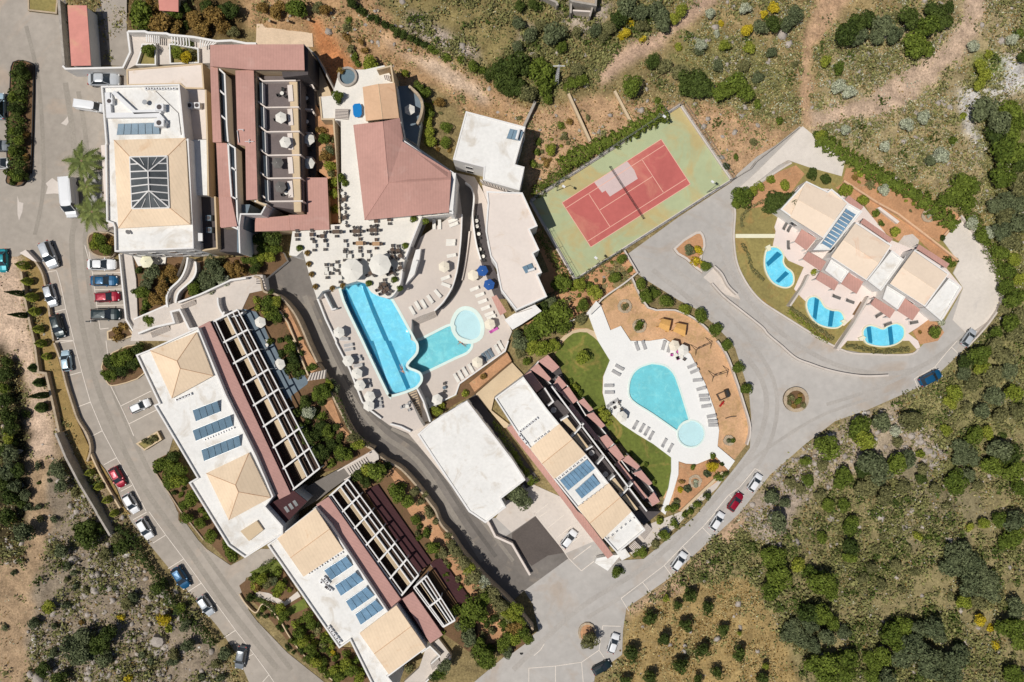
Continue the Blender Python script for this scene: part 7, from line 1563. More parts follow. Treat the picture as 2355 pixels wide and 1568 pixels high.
many(0,1,1.7,'1930,850,80,b;1980,940,90,b;1880,1000,70,b;1920,1060,80,b;2050,1010,60,s;1780,1100,70,g;1850,1080,50,g;2110,890,60,r;2180,900,60,r;2130,960,50,r;2020,830,50,o;2240,830,40,g;2320,830,60,g;2340,900,60,d')
many(1,1,1.3,'60,600,80,d;150,640,90,d;60,700,70,g;180,720,60,g;60,800,60,l;120,790,60,l;0,640,60,d;10,860,50,l;180,590,60,d')
many(1,0,3.2,'620,1270,60,g;660,1380,60,b;640,1440,60,r;680,1520,60,l;600,1190,50,r;700,1290,40,o'); many(1,1,3.2,'700,110,60,l;710,210,55,l;725,350,45,l;690,30,50,o')
many(1,0,L3,'745,870,55,g;765,920,40,d;780,640,40,r'); many(1,1,L3,'790,60,50,g;815,120,40,g')
many(1,0,None,'1040,580,95,l;1370,680,40,l;1500,810,80,g;1560,860,60,g;1580,970,50,l;1580,1030,60,g;1690,945,55,r;1570,1110,55,l;1590,1220,60,l;1600,1300,60,l;1740,1310,60,g;1750,1160,60,g;840,340,50,r;830,250,50,o;870,440,50,o;900,520,50,g;400,70,100,g;330,60,80,g;180,120,70,r;220,60,60,r;560,60,60,o;640,80,60,r;60,60,60,r;930,580,40,g;850,180,40,g;1000,470,40,r;970,380,35,r')
many(1,0,None,'940,80,45,d;1000,110,45,d;1060,150,45,d;1120,180,45,d;1180,220,50,d;1250,250,45,d;1300,300,50,d;1360,320,50,d;1420,340,45,d;1480,380,50,d;1540,410,45,d;1600,440,45,g;1650,470,40,g;1750,520,50,g;1870,540,45,g;1990,600,60,g;2070,650,50,g;2140,700,50,d;880,20,60,d;2200,640,90,d;2280,620,90,d;2260,760,100,d;2340,700,100,d;2330,830,70,d')
many(2,0,None,'60,600,130,d;40,780,100,d;250,640,130,g;300,760,110,g;370,700,80,g;130,860,100,o;600,650,80,o;650,720,70,g;550,760,60,g;500,790,50,g;340,910,60,g;1095,770,105,g;1290,550,80,d;1400,600,80,o;1650,730,170,d;1550,650,90,o;1750,800,120,d;2050,780,120,g;2150,850,90,g;2250,960,50,g;1930,830,100,g;450,1155,40,g;480,1250,40,o;350,1370,60,l;230,1400,45,g;190,1510,45,g;240,1300,40,g;310,1500,40,r;530,1110,40,r;1340,925,45,g;2220,1300,50,o;2065,1445,35,g;1970,1540,45,d;65,1085,30,o;700,1080,30,o;1250,1010,30,r')
many(2,0,None,'60,200,70,b;170,300,80,b;400,300,120,b;450,430,60,g;260,230,60,o;1080,60,120,b;1180,100,90,b;1330,90,100,b;1400,200,90,b;1380,130,80,b;980,170,90,d;900,250,70,o;760,270,70,b;1060,290,55,y;1100,200,50,y;1210,360,40,y;1000,330,45,y;1200,240,70,o;840,330,60,o;1560,80,70,l;1500,160,60,l;1920,210,40,y;2170,260,65,y;2330,130,50,y;1740,400,60,s;1720,480,50,b;1890,310,40,s;2300,240,80,b;1830,100,60,s;2150,80,60,s;600,300,60,o;520,60,10,o;50,430,60,b;70,50,60,d;200,40,60,d;190,540,60,o;1960,420,60,l;2180,440,60,l;2260,700,60,b;1900,600,60,b;2130,600,60,o;1530,420,50,l')
many(3,0,None,'60,60,60,y;60,200,90,d;250,130,90,b;180,230,80,b;740,280,130,d;830,200,100,d;930,160,90,d;830,330,100,b;1080,230,110,b;1180,320,90,b;1010,330,80,b;1330,150,110,d;1460,250,120,g;1600,150,140,d;1400,390,130,g;1530,60,80,d;1680,60,60,d;1320,460,60,g;1470,450,70,g;1180,130,50,o;540,560,60,l;665,620,65,g;110,1110,50,g;250,590,40,o;500,1250,60,l;440,1240,50,g;1980,600,70,l;2000,700,70,l;1960,780,60,l;2040,500,50,l;1800,1060,45,l;1690,1290,50,g;2020,1000,130,b;2130,1100,130,b;2250,1000,110,g;2100,1230,100,d;2250,1200,120,g;2330,1100,90,g;2180,1400,130,g;2300,1400,120,g;2340,1500,90,d;2330,300,45,g;2340,520,60,d;650,800,80,s;760,850,70,s;1450,1070,70,s;1280,1150,70,s;1600,1430,80,s;1090,1350,60,s;720,1180,60,s;1900,420,60,s;2250,350,60,s;1500,1470,55,b;30,480,60,b')
many(3,1,None,'1800,180,170,g;1900,130,90,g;1650,260,80,g;1850,300,80,g;2180,60,120,g;2300,130,110,o;2250,300,140,b;2200,430,100,o;2330,480,110,b;2100,330,80,b;1900,480,70,s;1980,600,70,g;2060,560,60,s;2150,560,90,b;2260,640,100,o;2150,750,80,g;2280,820,70,l;2200,920,90,g;2330,1000,70,l;2200,1070,80,g;2290,1180,110,g;2180,1270,60,o;2330,1320,60,o;2240,1400,90,g;2120,1490,70,g;2300,1500,90,o;2010,660,50,g')
many(3,1,.3,'715,180,70,l;870,270,60,l;1065,180,55,s;1000,400,45,g;1040,485,35,g;1180,550,60,l;1590,330,30,o;1660,830,50,g;1700,870,40,g;850,30,50,l;950,120,50,o;160,130,55,l;430,930,40,l;1600,1400,45,s;1560,1500,70,g;1400,1490,25,r;1740,825,22,d;1610,615,35,d;20,90,50,l;800,60,40,r')
many(3,1,.3,'120,270,110,d;230,290,100,d;30,340,80,d;60,260,90,d;330,230,60,d;420,30,60,d;530,70,60,d')
many(2,1,.3,'2120,250,110,g;2060,290,60,g;2200,190,60,l;2280,140,50,l')
many(2,1,.15,'450,1040,100,g;350,1200,80,b;290,1400,130,g;430,1300,130,g;200,1480,110,g;620,1060,70,l;760,1120,80,l;700,1060,50,g;640,1240,70,g;560,1080,50,l;960,970,65,g;1010,810,55,g;1090,915,35,g;300,1280,80,d;480,1440,80,g;60,1500,60,b;640,1370,60,o;230,1340,60,g')
many(2,1,.35,'1640,730,55,b;1720,730,50,y;1690,830,50,y;1790,880,55,g;1760,850,35,l')
many(2,1,.15,'1185,1040,60,g;1240,1150,75,g;1320,1130,55,g;1290,1090,40,d;1425,1200,75,g;1600,1270,60,l;1740,1330,75,g;1880,1470,70,g;1230,1200,40,b')
many(2,2,.15,'1980,40,60,g;2090,240,60,g;2150,450,65,g;2030,920,35,g')
many(2,2,.2,'650,170,80,l;580,420,50,l;630,480,45,g;600,440,45,l;860,690,65,l;820,640,40,l;880,750,40,l;540,370,30,g;960,930,30,g;1090,1030,30,g;1240,1140,30,g;1310,1310,35,g;1270,1300,25,o')
many(2,2,.3,'1850,1065,40,g;1840,1150,60,y;1790,1230,45,b;1910,1260,50,g;1960,1220,35,d;1610,1370,45,b;1540,1370,35,y;1520,1470,35,o;1660,1160,30,g;1930,1140,25,d;1690,1330,30,s;1560,1300,30,r;1800,1420,45,d;1700,1500,45,g;1640,1560,40,g;1490,1530,50,g;1440,1540,40,l')
many(2,2,.4,'300,1440,0.1,g') if False else None
many(2,3,.1,'1360,90,50,l;1490,110,50,g;1590,30,45,g;1400,220,60,g;1310,300,50,o;1190,380,60,g;960,560,55,g;1000,540,40,d;1130,400,30,g')
many(2,2,.2,'60,30,90,b;180,60,80,l;300,80,90,l;380,40,70,l;140,200,50,g;80,110,60,o;30,1420,110,b;100,1480,90,b;180,1310,40,g;60,1120,40,g;120,1200,40,g;30,1050,35,g')
many(1,2,.9,'1660,640,55,l;1700,600,40,l;1920,490,45,l;2100,320,35,r;2080,340,30,r')
many(1,2,3.0,'310,80,60,g;330,30,50,g;600,470,90,g;650,420,60,l;540,500,60,g;510,240,50,g;480,660,70,s;450,640,50,b;600,700,50,g;640,820,60,g;680,860,50,g;560,870,60,d;580,780,60,d;890,890,60,o;940,960,60,l;800,1020,80,g;840,1070,60,g;760,1060,50,l;900,960,50,g;370,200,50,b;340,150,60,d;380,300,50,d;420,820,70,d;480,900,80,d;560,1010,80,d;640,1050,70,d;440,550,70,d;700,970,60,d;720,450,50,b;700,380,45,b;340,230,60,d')
many(1,1,3.0,'110,1230,80,g;140,1320,70,g;170,1200,60,l;100,1290,60,l;0,1200,40,l;10,1260,40,l;180,1360,60,g;140,1120,30,d')
many(1,2,2.7,'1080,1220,110,g;1040,1190,80,l;1280,1400,90,g;1330,1340,50,g;1390,1500,75,g;1460,1380,55,o;1510,1480,45,o;1200,1150,50,d;920,1260,70,d;1000,1300,60,d;1300,1450,60,g;1580,1560,40,o;1560,1420,35,o')
many(1,3,2.7,'1470,80,55,g;1600,20,50,o;1570,190,50,g;1640,330,75,g;1720,380,60,o;1650,90,40,o;1790,310,55,o;1840,380,60,o;1900,460,65,o;1960,540,65,l;2020,620,60,o;2100,650,60,s;1960,650,50,o;2180,780,80,o;2240,850,80,o;2300,920,70,l;2100,800,80,g;2000,900,120,g;1930,1000,100,g;2060,960,80,g;2280,1040,60,g;2330,1150,70,g;1970,1140,90,b;2040,1240,80,g;2100,1320,110,g;2130,1400,80,g;2280,1240,70,g;2320,1300,60,b;1880,1060,60,b;1760,220,40,o;2350,960,60,l;1700,1130,40,g;1740,1440,70,b;1700,1500,60,g;1650,1530,60,d;1840,920,60,g')
many(2,3,2.7,'40,900,70,l;60,1000,70,l;110,1100,70,g;150,1180,60,g;40,1180,80,l;60,1100,70,g;20,1060,80,r')
many(1,3,.25,'200,560,50,g;110,660,60,o;140,640,55,b;220,700,60,l;200,760,50,l;50,620,60,l;20,690,50,r;220,900,60,l;260,960,60,g;470,970,60,g;500,1030,60,g;380,1130,70,g;430,1200,60,l;350,1190,50,g;560,1090,50,o;620,1150,50,g;600,1230,40,o;500,1270,60,g;480,1350,60,g;540,1400,60,l;600,1440,50,g;700,1300,40,y;720,1450,60,l;820,1420,70,l;880,1480,70,g;950,1530,60,l;760,1520,60,g;1000,1450,50,g;240,1090,30,d;210,1060,30,d;280,1240,25,d;300,1270,25,d;345,1290,25,d;60,900,40,g;20,950,30,d;90,970,30,d;1400,1450,50,o')
many(0,3,.25,'1700,70,65,g;1830,110,60,g;1900,50,50,g;1930,230,70,g;2120,380,90,g;2090,300,60,g;2050,170,50,g;2330,600,45,g;2340,690,50,l;2300,800,50,d')
many(0,2,.35,'1000,200,80,d;1080,170,80,g;1160,130,80,g;1240,100,70,d;1270,60,50,d;1010,320,70,g;1120,260,70,d;1210,210,70,d;1270,170,60,g;960,300,40,g;1050,250,60,d')
many(0,2,.35,'1480,1130,80,g;1560,1150,80,g;1600,1060,70,d;1640,1200,80,g;1560,1240,80,g;1620,1300,80,l;1530,1320,60,g;1690,1300,60,g;1740,1450,80,g;1800,1430,60,g;1700,1520,60,g;1840,1560,40,g;1440,1190,50,d;1360,920,50,o;1420,890,40,o')
many(0,1,.45,'1060,1470,50,r;1130,1440,50,r;1080,1530,50,r')
for s_, rad in (('200,870', 50), ('240,1020', 45), ('282,1165', 50), ('305,1297', 50), ('340,1460', 45)): plant('cone', *t(0,1,s_)[0], rad/4, L_m, 'clipped olive topiary cone', 'topiary', .3, 'topiary cones in the strip', name='topiary')
for s_, rad in (('365,25', 45), ('415,145', 42), ('820,1215', 40), ('900,1345', 42), ('980,1465', 42)): plant('cone', *t(0,2,s_)[0], rad/4, L_m, 'clipped olive topiary cone', 'topiary', .3, 'topiary cones in the strip', name='topiary')
plant('cone', *t(0,3,'1040,20')[0], 10, L_m, 'clipped olive topiary cone', 'topiary', .3, 'topiary cones in the strip', name='topiary')
for c, r, s_, rad, l_ in ((0,1,'150,1127', 8, 'slim dark cypress leaning out over the dirt lot, topmost'), (0,1,'180,1330', 8, 'slim dark cypress over the dirt lot, beside the fourth topiary cone'), (0,2,'360,505', 9, 'tallest slim dark cypress, beside the broken outer wall'), (0,2,'370,615', 14, 'bushy dark cypress below the tallest one'), (0,2,'350,385', 12, 'short bushy cypress above the tallest one'), (0,2,'305,250', 12, 'squat green conifer on the dirt lot')):
    x, y = t(c, r, s_)[0]; tall = rad < 10; hgt = .85 if tall else .4; P_ = V(x, y, 3.5*hgt)
    spawn('cypress', loc=Vector((P_.x, P_.y, 0)), rz=1, sc=rad*K/.75, scz=hgt, label=l_, cat='cypress', group='cypresses at the left', paint_=D_k)
for x, y, rad, l_ in ((188, 370, 46, 'tall feathery palm beside the drop off, upper one'), (212, 487, 44, 'tall feathery palm beside the white van'), (200, 430, 26, 'smaller palm hidden between two tall palms')):
    P_ = V(x, y, 5.5); spawn('palm', loc=Vector((P_.x, P_.y, 0)), rz=1+x, sc=rad*K/3.0, scz=1.0, label=l_, cat='palm', group='palms by the hotel', paint_=None)
for s_ in ('1600,430', '1740,410', '1650,500'): x, y = t(0,0,s_)[0]; o = spawn('cycad', x, y, 3.1, 1, .9, 'x', 'palm', 'low palms'); auto(o, 'low spiky palm', x, y, 'palm', 'low palms')
for c, r, s_, z in ((0,1,'1930,870',1.7), (0,1,'1880,960',1.7), (0,1,'1960,1040',1.7), (0,1,'1350,980',1.3), (3,0,'1510,1465',0), (2,1,'330,1210',.15), (2,2,'1500,1500',.3), (2,1,'2110,260',.3)):
    x, y = t(c, r, s_)[0]; o = spawn('agave', x, y, z, 1, 1.5, 'x', 'agave', 'agaves'); auto(o, 'spiky grey green agave', x, y, 'agave', 'agaves')
x, y = t(2,3,'720,1200')[0]
plant('tree', x, y, 24, O_, 'leaning island olive tree', 'olive tree', .05, 'road island tree')
isl2 = thing('tree_island', 'small round stone edged tree island in the road at the bottom', 'planter', *t(2,3,'690,1110')[0], 0); c0 = V(*t(2,3,'690,1110')[0], 0)
MB().wall([(c0.x+1.6*math.cos(a*.45), c0.y+1.9*math.sin(a*.45)) for a in range(14)], .4, -.1, .4, True).build('kerb', 'stone', isl2); MB().prism([(c0.x+1.6*math.cos(a*.45), c0.y+1.9*math.sin(a*.45)) for a in range(14)], -.1, .3).build('soil', 'red_soil', isl2)
for s_ in ('1280,990,90', '1110,1320,95', '1400,1180,85', '1600,1050,80', '1535,860,65', '1640,770,90', '1810,890,80', '1960,1090,85', '1760,1290,90', '1560,1410,95', '2110,1320,90', '1900,1490,75', '1280,1540,85', '1050,1560,75', '1720,1560,70', '2310,1540,70', '1420,790,45', '2100,1110,30', '2340,1420,45'):
    a_, b2, c3 = s_.split(','); x, y = t(2,3,'%s,%s' % (a_, b2))[0]
    plant('olive', x-1, y+2, float(c3)/4*.98, D_k if float(c3) > 50 else L_m, 'dark rounded orchard tree', 'orchard tree', None, 'olive orchard trees', name='olive_tree')
many(0,3,None,'790,200,170,d;230,200,110,b;60,60,90,d;560,380,80,b;430,890,70,l;650,1250,120,b;760,1180,110,b;900,1230,110,d;1000,1130,90,d;800,1320,110,b;950,1350,90,b;690,1350,80,b;1500,990,70,y;1540,1080,50,l;1450,690,80,d;1110,980,40,y;960,400,70,o;1100,330,80,d;1080,250,60,o;2060,1330,80,b;1990,1400,60,o;1700,1050,60,b;1650,900,60,g;1730,1240,70,b;1600,1300,60,o;1220,790,55,b;1580,1390,60,b;790,720,40,o;610,850,50,b;700,690,40,b;300,1030,60,b;500,1060,40,b;480,1300,50,b;40,1070,35,b;120,560,35,b;610,630,35,o;680,560,40,b;1360,900,35,o;1300,1320,50,b;1380,1380,50,b;1170,1540,50,y;1850,1520,50,b;2030,1520,50,b;740,1020,35,r;1050,710,35,b;370,70,45,o;490,70,40,b;620,510,50,b;1350,1500,40,b;380,1470,80,d;540,1540,80,d;1160,860,60,o')
many(0,2,None,'60,900,60,l;70,1050,90,b;30,1200,100,b;120,1350,80,b;60,1450,90,d;220,1420,60,b;30,440,60,g;60,700,90,d;30,560,80,d;100,800,70,d;20,300,80,d;60,200,60,d;490,1170,80,b;540,1220,70,b;540,1340,70,b;700,1400,50,o;340,1150,45,b;230,680,45,d;350,1310,25,d;450,1290,25,b;440,1230,20,b;250,1530,50,b;340,1530,40,b;20,1000,80,d;130,1200,80,d;20,1330,80,d;140,950,50,d;170,1500,60,d')
many(3,2,None,'550,980,130,g;350,1110,55,g;860,780,110,g;900,900,110,l;840,850,90,g;1080,760,110,b;1320,720,110,o;1180,830,60,s;1200,930,60,o;1900,870,90,g;2040,850,70,l;1720,470,90,l;1700,560,70,l;1950,120,110,g;1830,190,80,d;2080,60,100,o;2200,150,100,o;1980,250,80,l;1830,300,80,b;2100,330,110,o;2250,280,100,b;1900,400,80,o;2100,520,100,b;2260,480,90,l;1830,620,60,o;2000,650,90,b;2150,680,80,o;2300,650,80,o;1650,820,60,l;1820,990,100,b;1790,1080,90,b;1900,1080,80,b;2120,1010,120,b;2250,1050,110,d;2100,1150,110,g;2260,1200,110,g;2330,1350,80,g;1750,1280,110,g;1850,1240,80,b;1730,1370,70,g;960,1110,130,b;1050,1200,130,b;1180,1140,110,g;1300,1090,90,b;880,1200,80,d;690,1260,100,g;650,1330,60,g;980,1330,110,o;880,1370,90,o;370,1290,65,g;210,1320,60,o;500,1150,60,o;310,1370,60,o;60,1440,90,b;150,1500,60,b;480,1420,60,o;560,1520,70,g;720,1520,70,g;1100,1440,90,o;1250,1340,70,o;1420,1270,60,d;1160,1480,40,d;1550,1350,60,o;1640,1510,50,o;1950,1330,60,o;2170,870,50,d;1400,1050,50,l;1430,1180,60,o')
many(3,3,None,'110,110,110,b;760,140,90,g;770,100,70,g;500,240,60,g;60,440,140,g;100,620,130,g;40,760,110,g;280,490,75,l;480,640,130,g;400,560,80,g;590,740,100,g;560,700,90,g;780,330,90,d;760,430,70,g;1780,390,150,b;1850,500,150,b;1700,500,110,b;2000,620,150,b;1900,680,130,b;2080,740,110,b;1830,830,90,l;1950,830,80,o;2150,80,80,g;2280,100,110,b;2290,260,110,g;2200,280,80,g;2270,1060,120,g;2180,1080,90,g;2310,900,100,b;2330,1200,90,g;1250,1060,90,g;1370,1080,90,b;1540,1070,110,b;1600,1150,80,b;1130,1130,110,g;1180,1230,100,g;1350,1240,130,b;1250,1330,120,b;1480,1350,120,b;1600,1400,140,b;1750,1400,120,b;1800,1300,90,b;1500,1480,110,b;1700,1520,110,b;1080,1340,100,g;1000,1430,80,g;360,960,110,d;500,950,110,g;400,1050,90,b;600,1020,80,g;250,1060,90,b;180,1130,90,b;330,1180,90,b;430,1230,80,b;560,1160,90,b;700,1110,70,b;600,1400,130,g;450,1440,110,g;750,1370,100,g;560,1530,110,g;720,1500,90,g;940,1350,70,g;1100,1520,100,b;960,1530,80,g;2260,1500,90,g;2320,1560,90,g;1370,230,50,l;1480,230,40,g;1860,150,50,l;2000,120,60,l;1000,360,50,o;1690,790,50,o;1960,1000,60,y;2050,1080,50,y;2100,1240,50,y;260,100,40,o;1200,180,50,o;1060,240,50,o;1300,340,50,o;1180,500,60,o;960,520,60,o;880,620,60,o;1350,560,50,o;1060,680,60,o;1240,720,50,o')
def fill(poly, n, r0, r1, ms, z, seed, gap=.8):
    rr = random.Random(seed); xs = [p[0] for p in poly]; ys = [p[1] for p in poly]; got = []; k = 0
    while len(got) < n and k < n*60:
        k += 1; x, y = rr.uniform(min(xs), max(xs)), rr.uniform(min(ys), max(ys)); r = rr.uniform(r0, r1)
        if not inside((x, y), poly) or any((x-a)**2+(y-b_)**2 < ((r+c)*gap)**2 for a, b_, c in got): continue
        got.append((x, y, r)); m = rr.choice(ms); plant('shrub', x, y, r, m, ('small ' if r < 7 else 'leafy ')+COLN[m]+' shrub', 'garden shrub', z, 'garden shrubs in the beds', name='garden_shrub')
fill(t(1,2,'330,600 620,560 720,780 860,1000 700,1150 560,1150'), 26, 8, 16, [D_k, D_k, G_], 3.0, 1, .6)
fill(t(1,1,'60,1150 180,1180 300,1400 420,1568 300,1568'), 6, 7, 12, [D_k, G_], 3.0, 2)
fill(t(1,2,'20,20 200,20 300,330 440,300 400,80 330,-50'), 12, 8, 13, [D_k, G_], 3.0, 3, .7)
fill(t(1,3,'1380,-60 1560,170 1860,620 1960,820 1820,760 1500,300'), 16, 6, 11, [D_k, G_, O_], 2.7, 4, .7)
fill(t(1,3,'1820,1000 2000,870 2300,1000 2355,1150 2200,1400 2050,1420 1900,1180'), 20, 8, 16, [G_, D_k, O_, B_l], 2.7, 5, .7)
fill(t(1,3,'330,1060 450,960 620,1080 780,1280 900,1300 1100,1568 760,1568 430,1320'), 34, 8, 15, [G_, G_, L_m, D_k], .25, 6, .62)
fill(t(1,3,'-60,600 200,540 300,640 350,740 200,780 0,700'), 12, 6, 12, [G_, D_k, L_m], .25, 7, .7)
fill(t(1,3,'120,920 300,1000 330,1130 200,1000'), 5, 6, 9, [G_, D_k], .25, 8, .7)
fill(t(0,2,'1440,1100 1590,1040 1750,1330 1880,1568 1700,1568'), 12, 7, 13, [G_, D_k], .35, 9, .7)
fill(t(0,1,'1270,880 1520,860 1640,920 1540,1130 1510,1260 1280,1320'), 16, 6, 12, [BR, D_k, B_l], 1.3, 10, .7)
fill(t(0,1,'1860,860 2200,800 2300,900 2200,990 1850,1100 1760,1160'), 12, 6, 11, [BR, D_k, B_l], 1.7, 11, .7)
fill(t(1,0,'1330,620 1700,900 1800,1400 1700,1450 1560,1200 1540,900'), 14, 4, 8, [BR, O_, G_], None, 12)
fill(t(2,0,'180,1220 600,1230 480,1480 200,1568'), 14, 4, 8, [BR, O_, L_m], None, 13)
fill(t(2,1,'620,1000 1000,780 1100,930 800,1160 560,1300'), 12, 4, 9, [G_, O_, L_m], .15, 14)
fill(t(3,1,'700,0 950,0 1700,400 1600,600 1130,340'), 14, 3, 6, [O_, G_, L_m], .3, 15)
fill(t(0,0,'1180,0 2180,0 2180,340 1700,300 1300,270'), 18, 8, 15, [BR, D_k, O_], None, 16, .7)
# hedges
hedge('trimmed dark hedge along the upper left side of the tennis court', smooth(t(2,0,'440,1530 700,1380 960,1270 1180,1150 1420,1030')), 3.0, 2.2, 'leaf_green', 0, .4, 36, group='hedges', seed=3)
hedge('hedge continuing down from the court hedge beside the dark shadow of the white house', t(2,1,'200,240 300,120 500,10'), 2.4, 2.0, 'leaf_green', 0, .3, 26, group='hedges', seed=4)
hedge('narrow hedge between the stepped white roof and the tennis court', smooth(t(2,1,'240,570 330,720 430,880 520,990')), 1.7, 1.7, 'leaf_green', .1, .26, 30, group='hedges', seed=5)
hedge('long dense hedge behind the upper soil bed of the villas', smooth(d('1882,312 1930,345 1985,380 2050,418 2110,448 2150,480 2200,520')), 2.9, 2.0, 'leaf_green', 0, .4, 34, group='hedges', seed=6)
hedge('hedge curving round the outside of the villa loop drive', smooth(d('2215,470 2250,520 2280,575 2300,620 2318,680')), 2.4, 2.0, 'leaf_green', 0, .3, 24, group='hedges', seed=7)
hedge('low creeper hedge on the lower left edge of the tennis court', t(2,1,'600,1005 800,870 960,770 1030,725'), .8, 1.0, 'leaf_olive', .1, .22, 40, group='hedges', seed=8)
hedge('thin dark hedge line curving through the left villa lawn', smooth(t(2,1,'2120,520 2115,440 2170,360 2250,310 2340,270')), .7, .8, 'leaf_olive', .2, .22, 40, group='hedges', seed=9)
hedge('thin dark hedge line between the left villa pool and the road', smooth(t(2,1,'2115,670 2180,790 2210,900 2320,1010')), .7, .8, 'leaf_olive', .2, .22, 40, group='hedges', seed=10)
hedge('dark hedge line below the middle villa pool', smooth(t(3,1,'200,1255 330,1350 450,1440 600,1555')), .9, .9, 'leaf_olive', .2, .22, 40, group='hedges', seed=11)
hedge('dark hedge line below the right villa pool', smooth(t(3,2,'720,40 900,75 1060,100 1300,75')), .9, .9, 'leaf_olive', .2, .22, 40, group='hedges', seed=12)
hedge('yellow green hedge beside the road below the middle villa pool', smooth(t(3,1,'190,1290 350,1420 480,1530')+t(3,2,'560,0')), 1.0, .7, 'leaf_lime', .2, .22, 34, group='hedges', seed=13)
hedge('clipped hedge along the left edge of the alley beside the huge white roof', smooth(t(1,2,'2180,740 2270,880 2355,1010')+t(2,2,'60,1100 150,1240 240,1300')), 1.1, 1.4, 'leaf_green', .1, .24, 36, group='hedges', seed=14)
hedge('short dark hedge bar at the left of the garden path at the bottom', t(0,3,'2260,790 2355,800')+t(1,3,'100,840 190,920'), 1.3, 1.0, 'leaf_dark', .2, .24, 36, group='hedges', seed=15)
hedge('short clipped hedge bar at the top of the small roadside lawn', t(1,3,'20,540 180,440'), 1.3, 1.0, 'leaf_green', .2, .24, 36, group='hedges', seed=16)
hedge('ragged plant strip along the lower edge of the dark driveway wall', smooth(t(1,2,'640,345 700,420 760,560 840,760 930,880 1040,960')), .9, 1.2, 'leaf_dark', 2.6, .28, 22, group='hedges', seed=17)
hedge('thick shaggy hedge filling the long island in the car park at the left edge', smooth(d('48,150 40,200 34,260 32,320 36,370 42,415')), 2.9, 1.9, 'leaf_dark', .3, .36, 26, group='hedges', seed=18)
hedge('ragged bushes added in shadow tone on the bank beside the lower left parking bays', smooth(t(0,3,'1060,150 1180,230 1300,420 1420,600 1540,790 1680,960 1830,1080 1960,1240')), 2.0, 2.3, 'leaf_dark', 0, .36, 20, group='hedges', seed=19)  # bushes added here; dark leaf colour stands for the bank's shadow
hedge('tall mixed hedge along the outer edge of the lower left garden, beside the driveway', smooth(t(1,3,'1790,330 1900,470 2020,620 2130,760 2230,860 2330,990')+t(2,3,'60,1090 150,1150')), 2.6, 2.2, 'leaf_olive', 2.6, .36, 26, group='hedges', seed=20)
many(3,2,.5,'215,520,35,o;280,560,40,g;330,590,30,o;240,600,35,r;300,500,30,r;200,570,25,o')
# ------------------------------------------------------------------ uncountable cover
def scatter(name, m, n, poly_ok, size, zr, seed, rock=False, tuft=4, spread=.35):
    rs = np.random.RandomState(seed); P_ = []
    X = rs.uniform(-60, 2420, n*5); Y = rs.uniform(-60, 1630, n*5)
    j = np.clip(((X-CX)*K+150)/GS, 0, GX.shape[1]-1).astype(int); i = np.clip(((CY-Y)*K+105)/GS, 0, GX.shape[0]-1).astype(int)
    den = poly_ok(X, Y)*(wild[i, j] > .25)
    keep = rs.rand(len(X)) < den; X = X[keep][:n]; Y = Y[keep][:n]; i = i[keep][:n]; j = j[keep][:n]
    wx, wy, wz = (X-CX)*K, (CY-Y)*K, GZ[i, j]
    if rock:
        ico = np.array([(0, 0, 1), (.9, 0, .35), (.28, .85, .4), (-.72, .53, .35), (-.72, -.53, .42), (.28, -.85, .35), (.75, .5, -.4), (-.3, .9, -.4), (-.9, 0, -.4), (-.3, -.9, -.4), (.75, -.5, -.4)])
        fc = np.array([(0, 1, 2), (0, 2, 3), (0, 3, 4), (0, 4, 5), (0, 5, 1), (1, 6, 2), (2, 7, 3), (3, 8, 4), (4, 9, 5), (5, 10, 1), (2, 6, 7), (3, 7, 8), (4, 8, 9), (5, 9, 10), (1, 10, 6)])
        N = len(X); s_ = size*rs.lognormal(0, .45, N); an = rs.rand(N)*6.28; ca, sa = np.cos(an), np.sin(an)
        v = ico[None]*(1+rs.uniform(-.28, .28, (N, 11, 1)))*s_[:, None, None]*rs.uniform([.7, .7, .4], [1.3, 1.0, .8], (N, 3))[:, None, :]
        vx = v[..., 0]*ca[:, None]-v[..., 1]*sa[:, None]+wx[:, None]; vy = v[..., 0]*sa[:, None]+v[..., 1]*ca[:, None]+wy[:, None]; vz = v[..., 2]+wz[:, None]+.05
        vv = np.stack([vx, vy, vz], -1).reshape(-1, 3); ff = (fc[None]+np.arange(N)[:, None, None]*11).reshape(-1, 3)
        me = np_mesh(name, vv, ff, m)
    else:
        N = len(X)*tuft; s_ = size*rs.uniform(.5, 1.5, N)
        p = np.stack([np.repeat(wx, tuft), np.repeat(wy, tuft), np.repeat(wz, tuft)], 1)+rs.normal(size=(N, 3))*np.array([spread, spread, 0]); p[:, 2] += rs.uniform(zr[0], zr[1], N)
        nr = rs.normal(size=(N, 3)); nr[:, 2] = np.abs(nr[:, 2])+.5; nr /= np.linalg.norm(nr, axis=1)[:, None]
        vv, q_ = quads_np(rs, p, nr, s_); me = np_mesh(name, vv, q_, m)
    o = bpy.data.objects.new(name, me); COL.objects.link(o); o['kind'] = 'stuff'; return o
def dens(base, items, path=()):
    def f(X, Y):
        r = np.full(X.shape, base)
        nz_ = fbm(X, Y, 60, 21, 3)
        for poly, v in items: r[pmask(X, Y, poly)] = v
        for poly in NOPATH: r[pmask(X, Y, poly)] *= .04
        return r*np.clip((nz_-.3)*3, .1, 1.3)
    return f
NOPATH = [ZONES[i_][0] for i_ in (1, 3, 7, 9, 16, 17, 18)]
RB = d('1440,1400 1540,1332 1700,1180 1850,1022 1995,942 2135,880 2305,700 2600,600 2600,1800 1350,1800 1430,1505'); ORC = d('1432,1505 1440,1420 1560,1350 1640,1330 1720,1330 1770,1400 1850,1600 1900,1700 1380,1700')
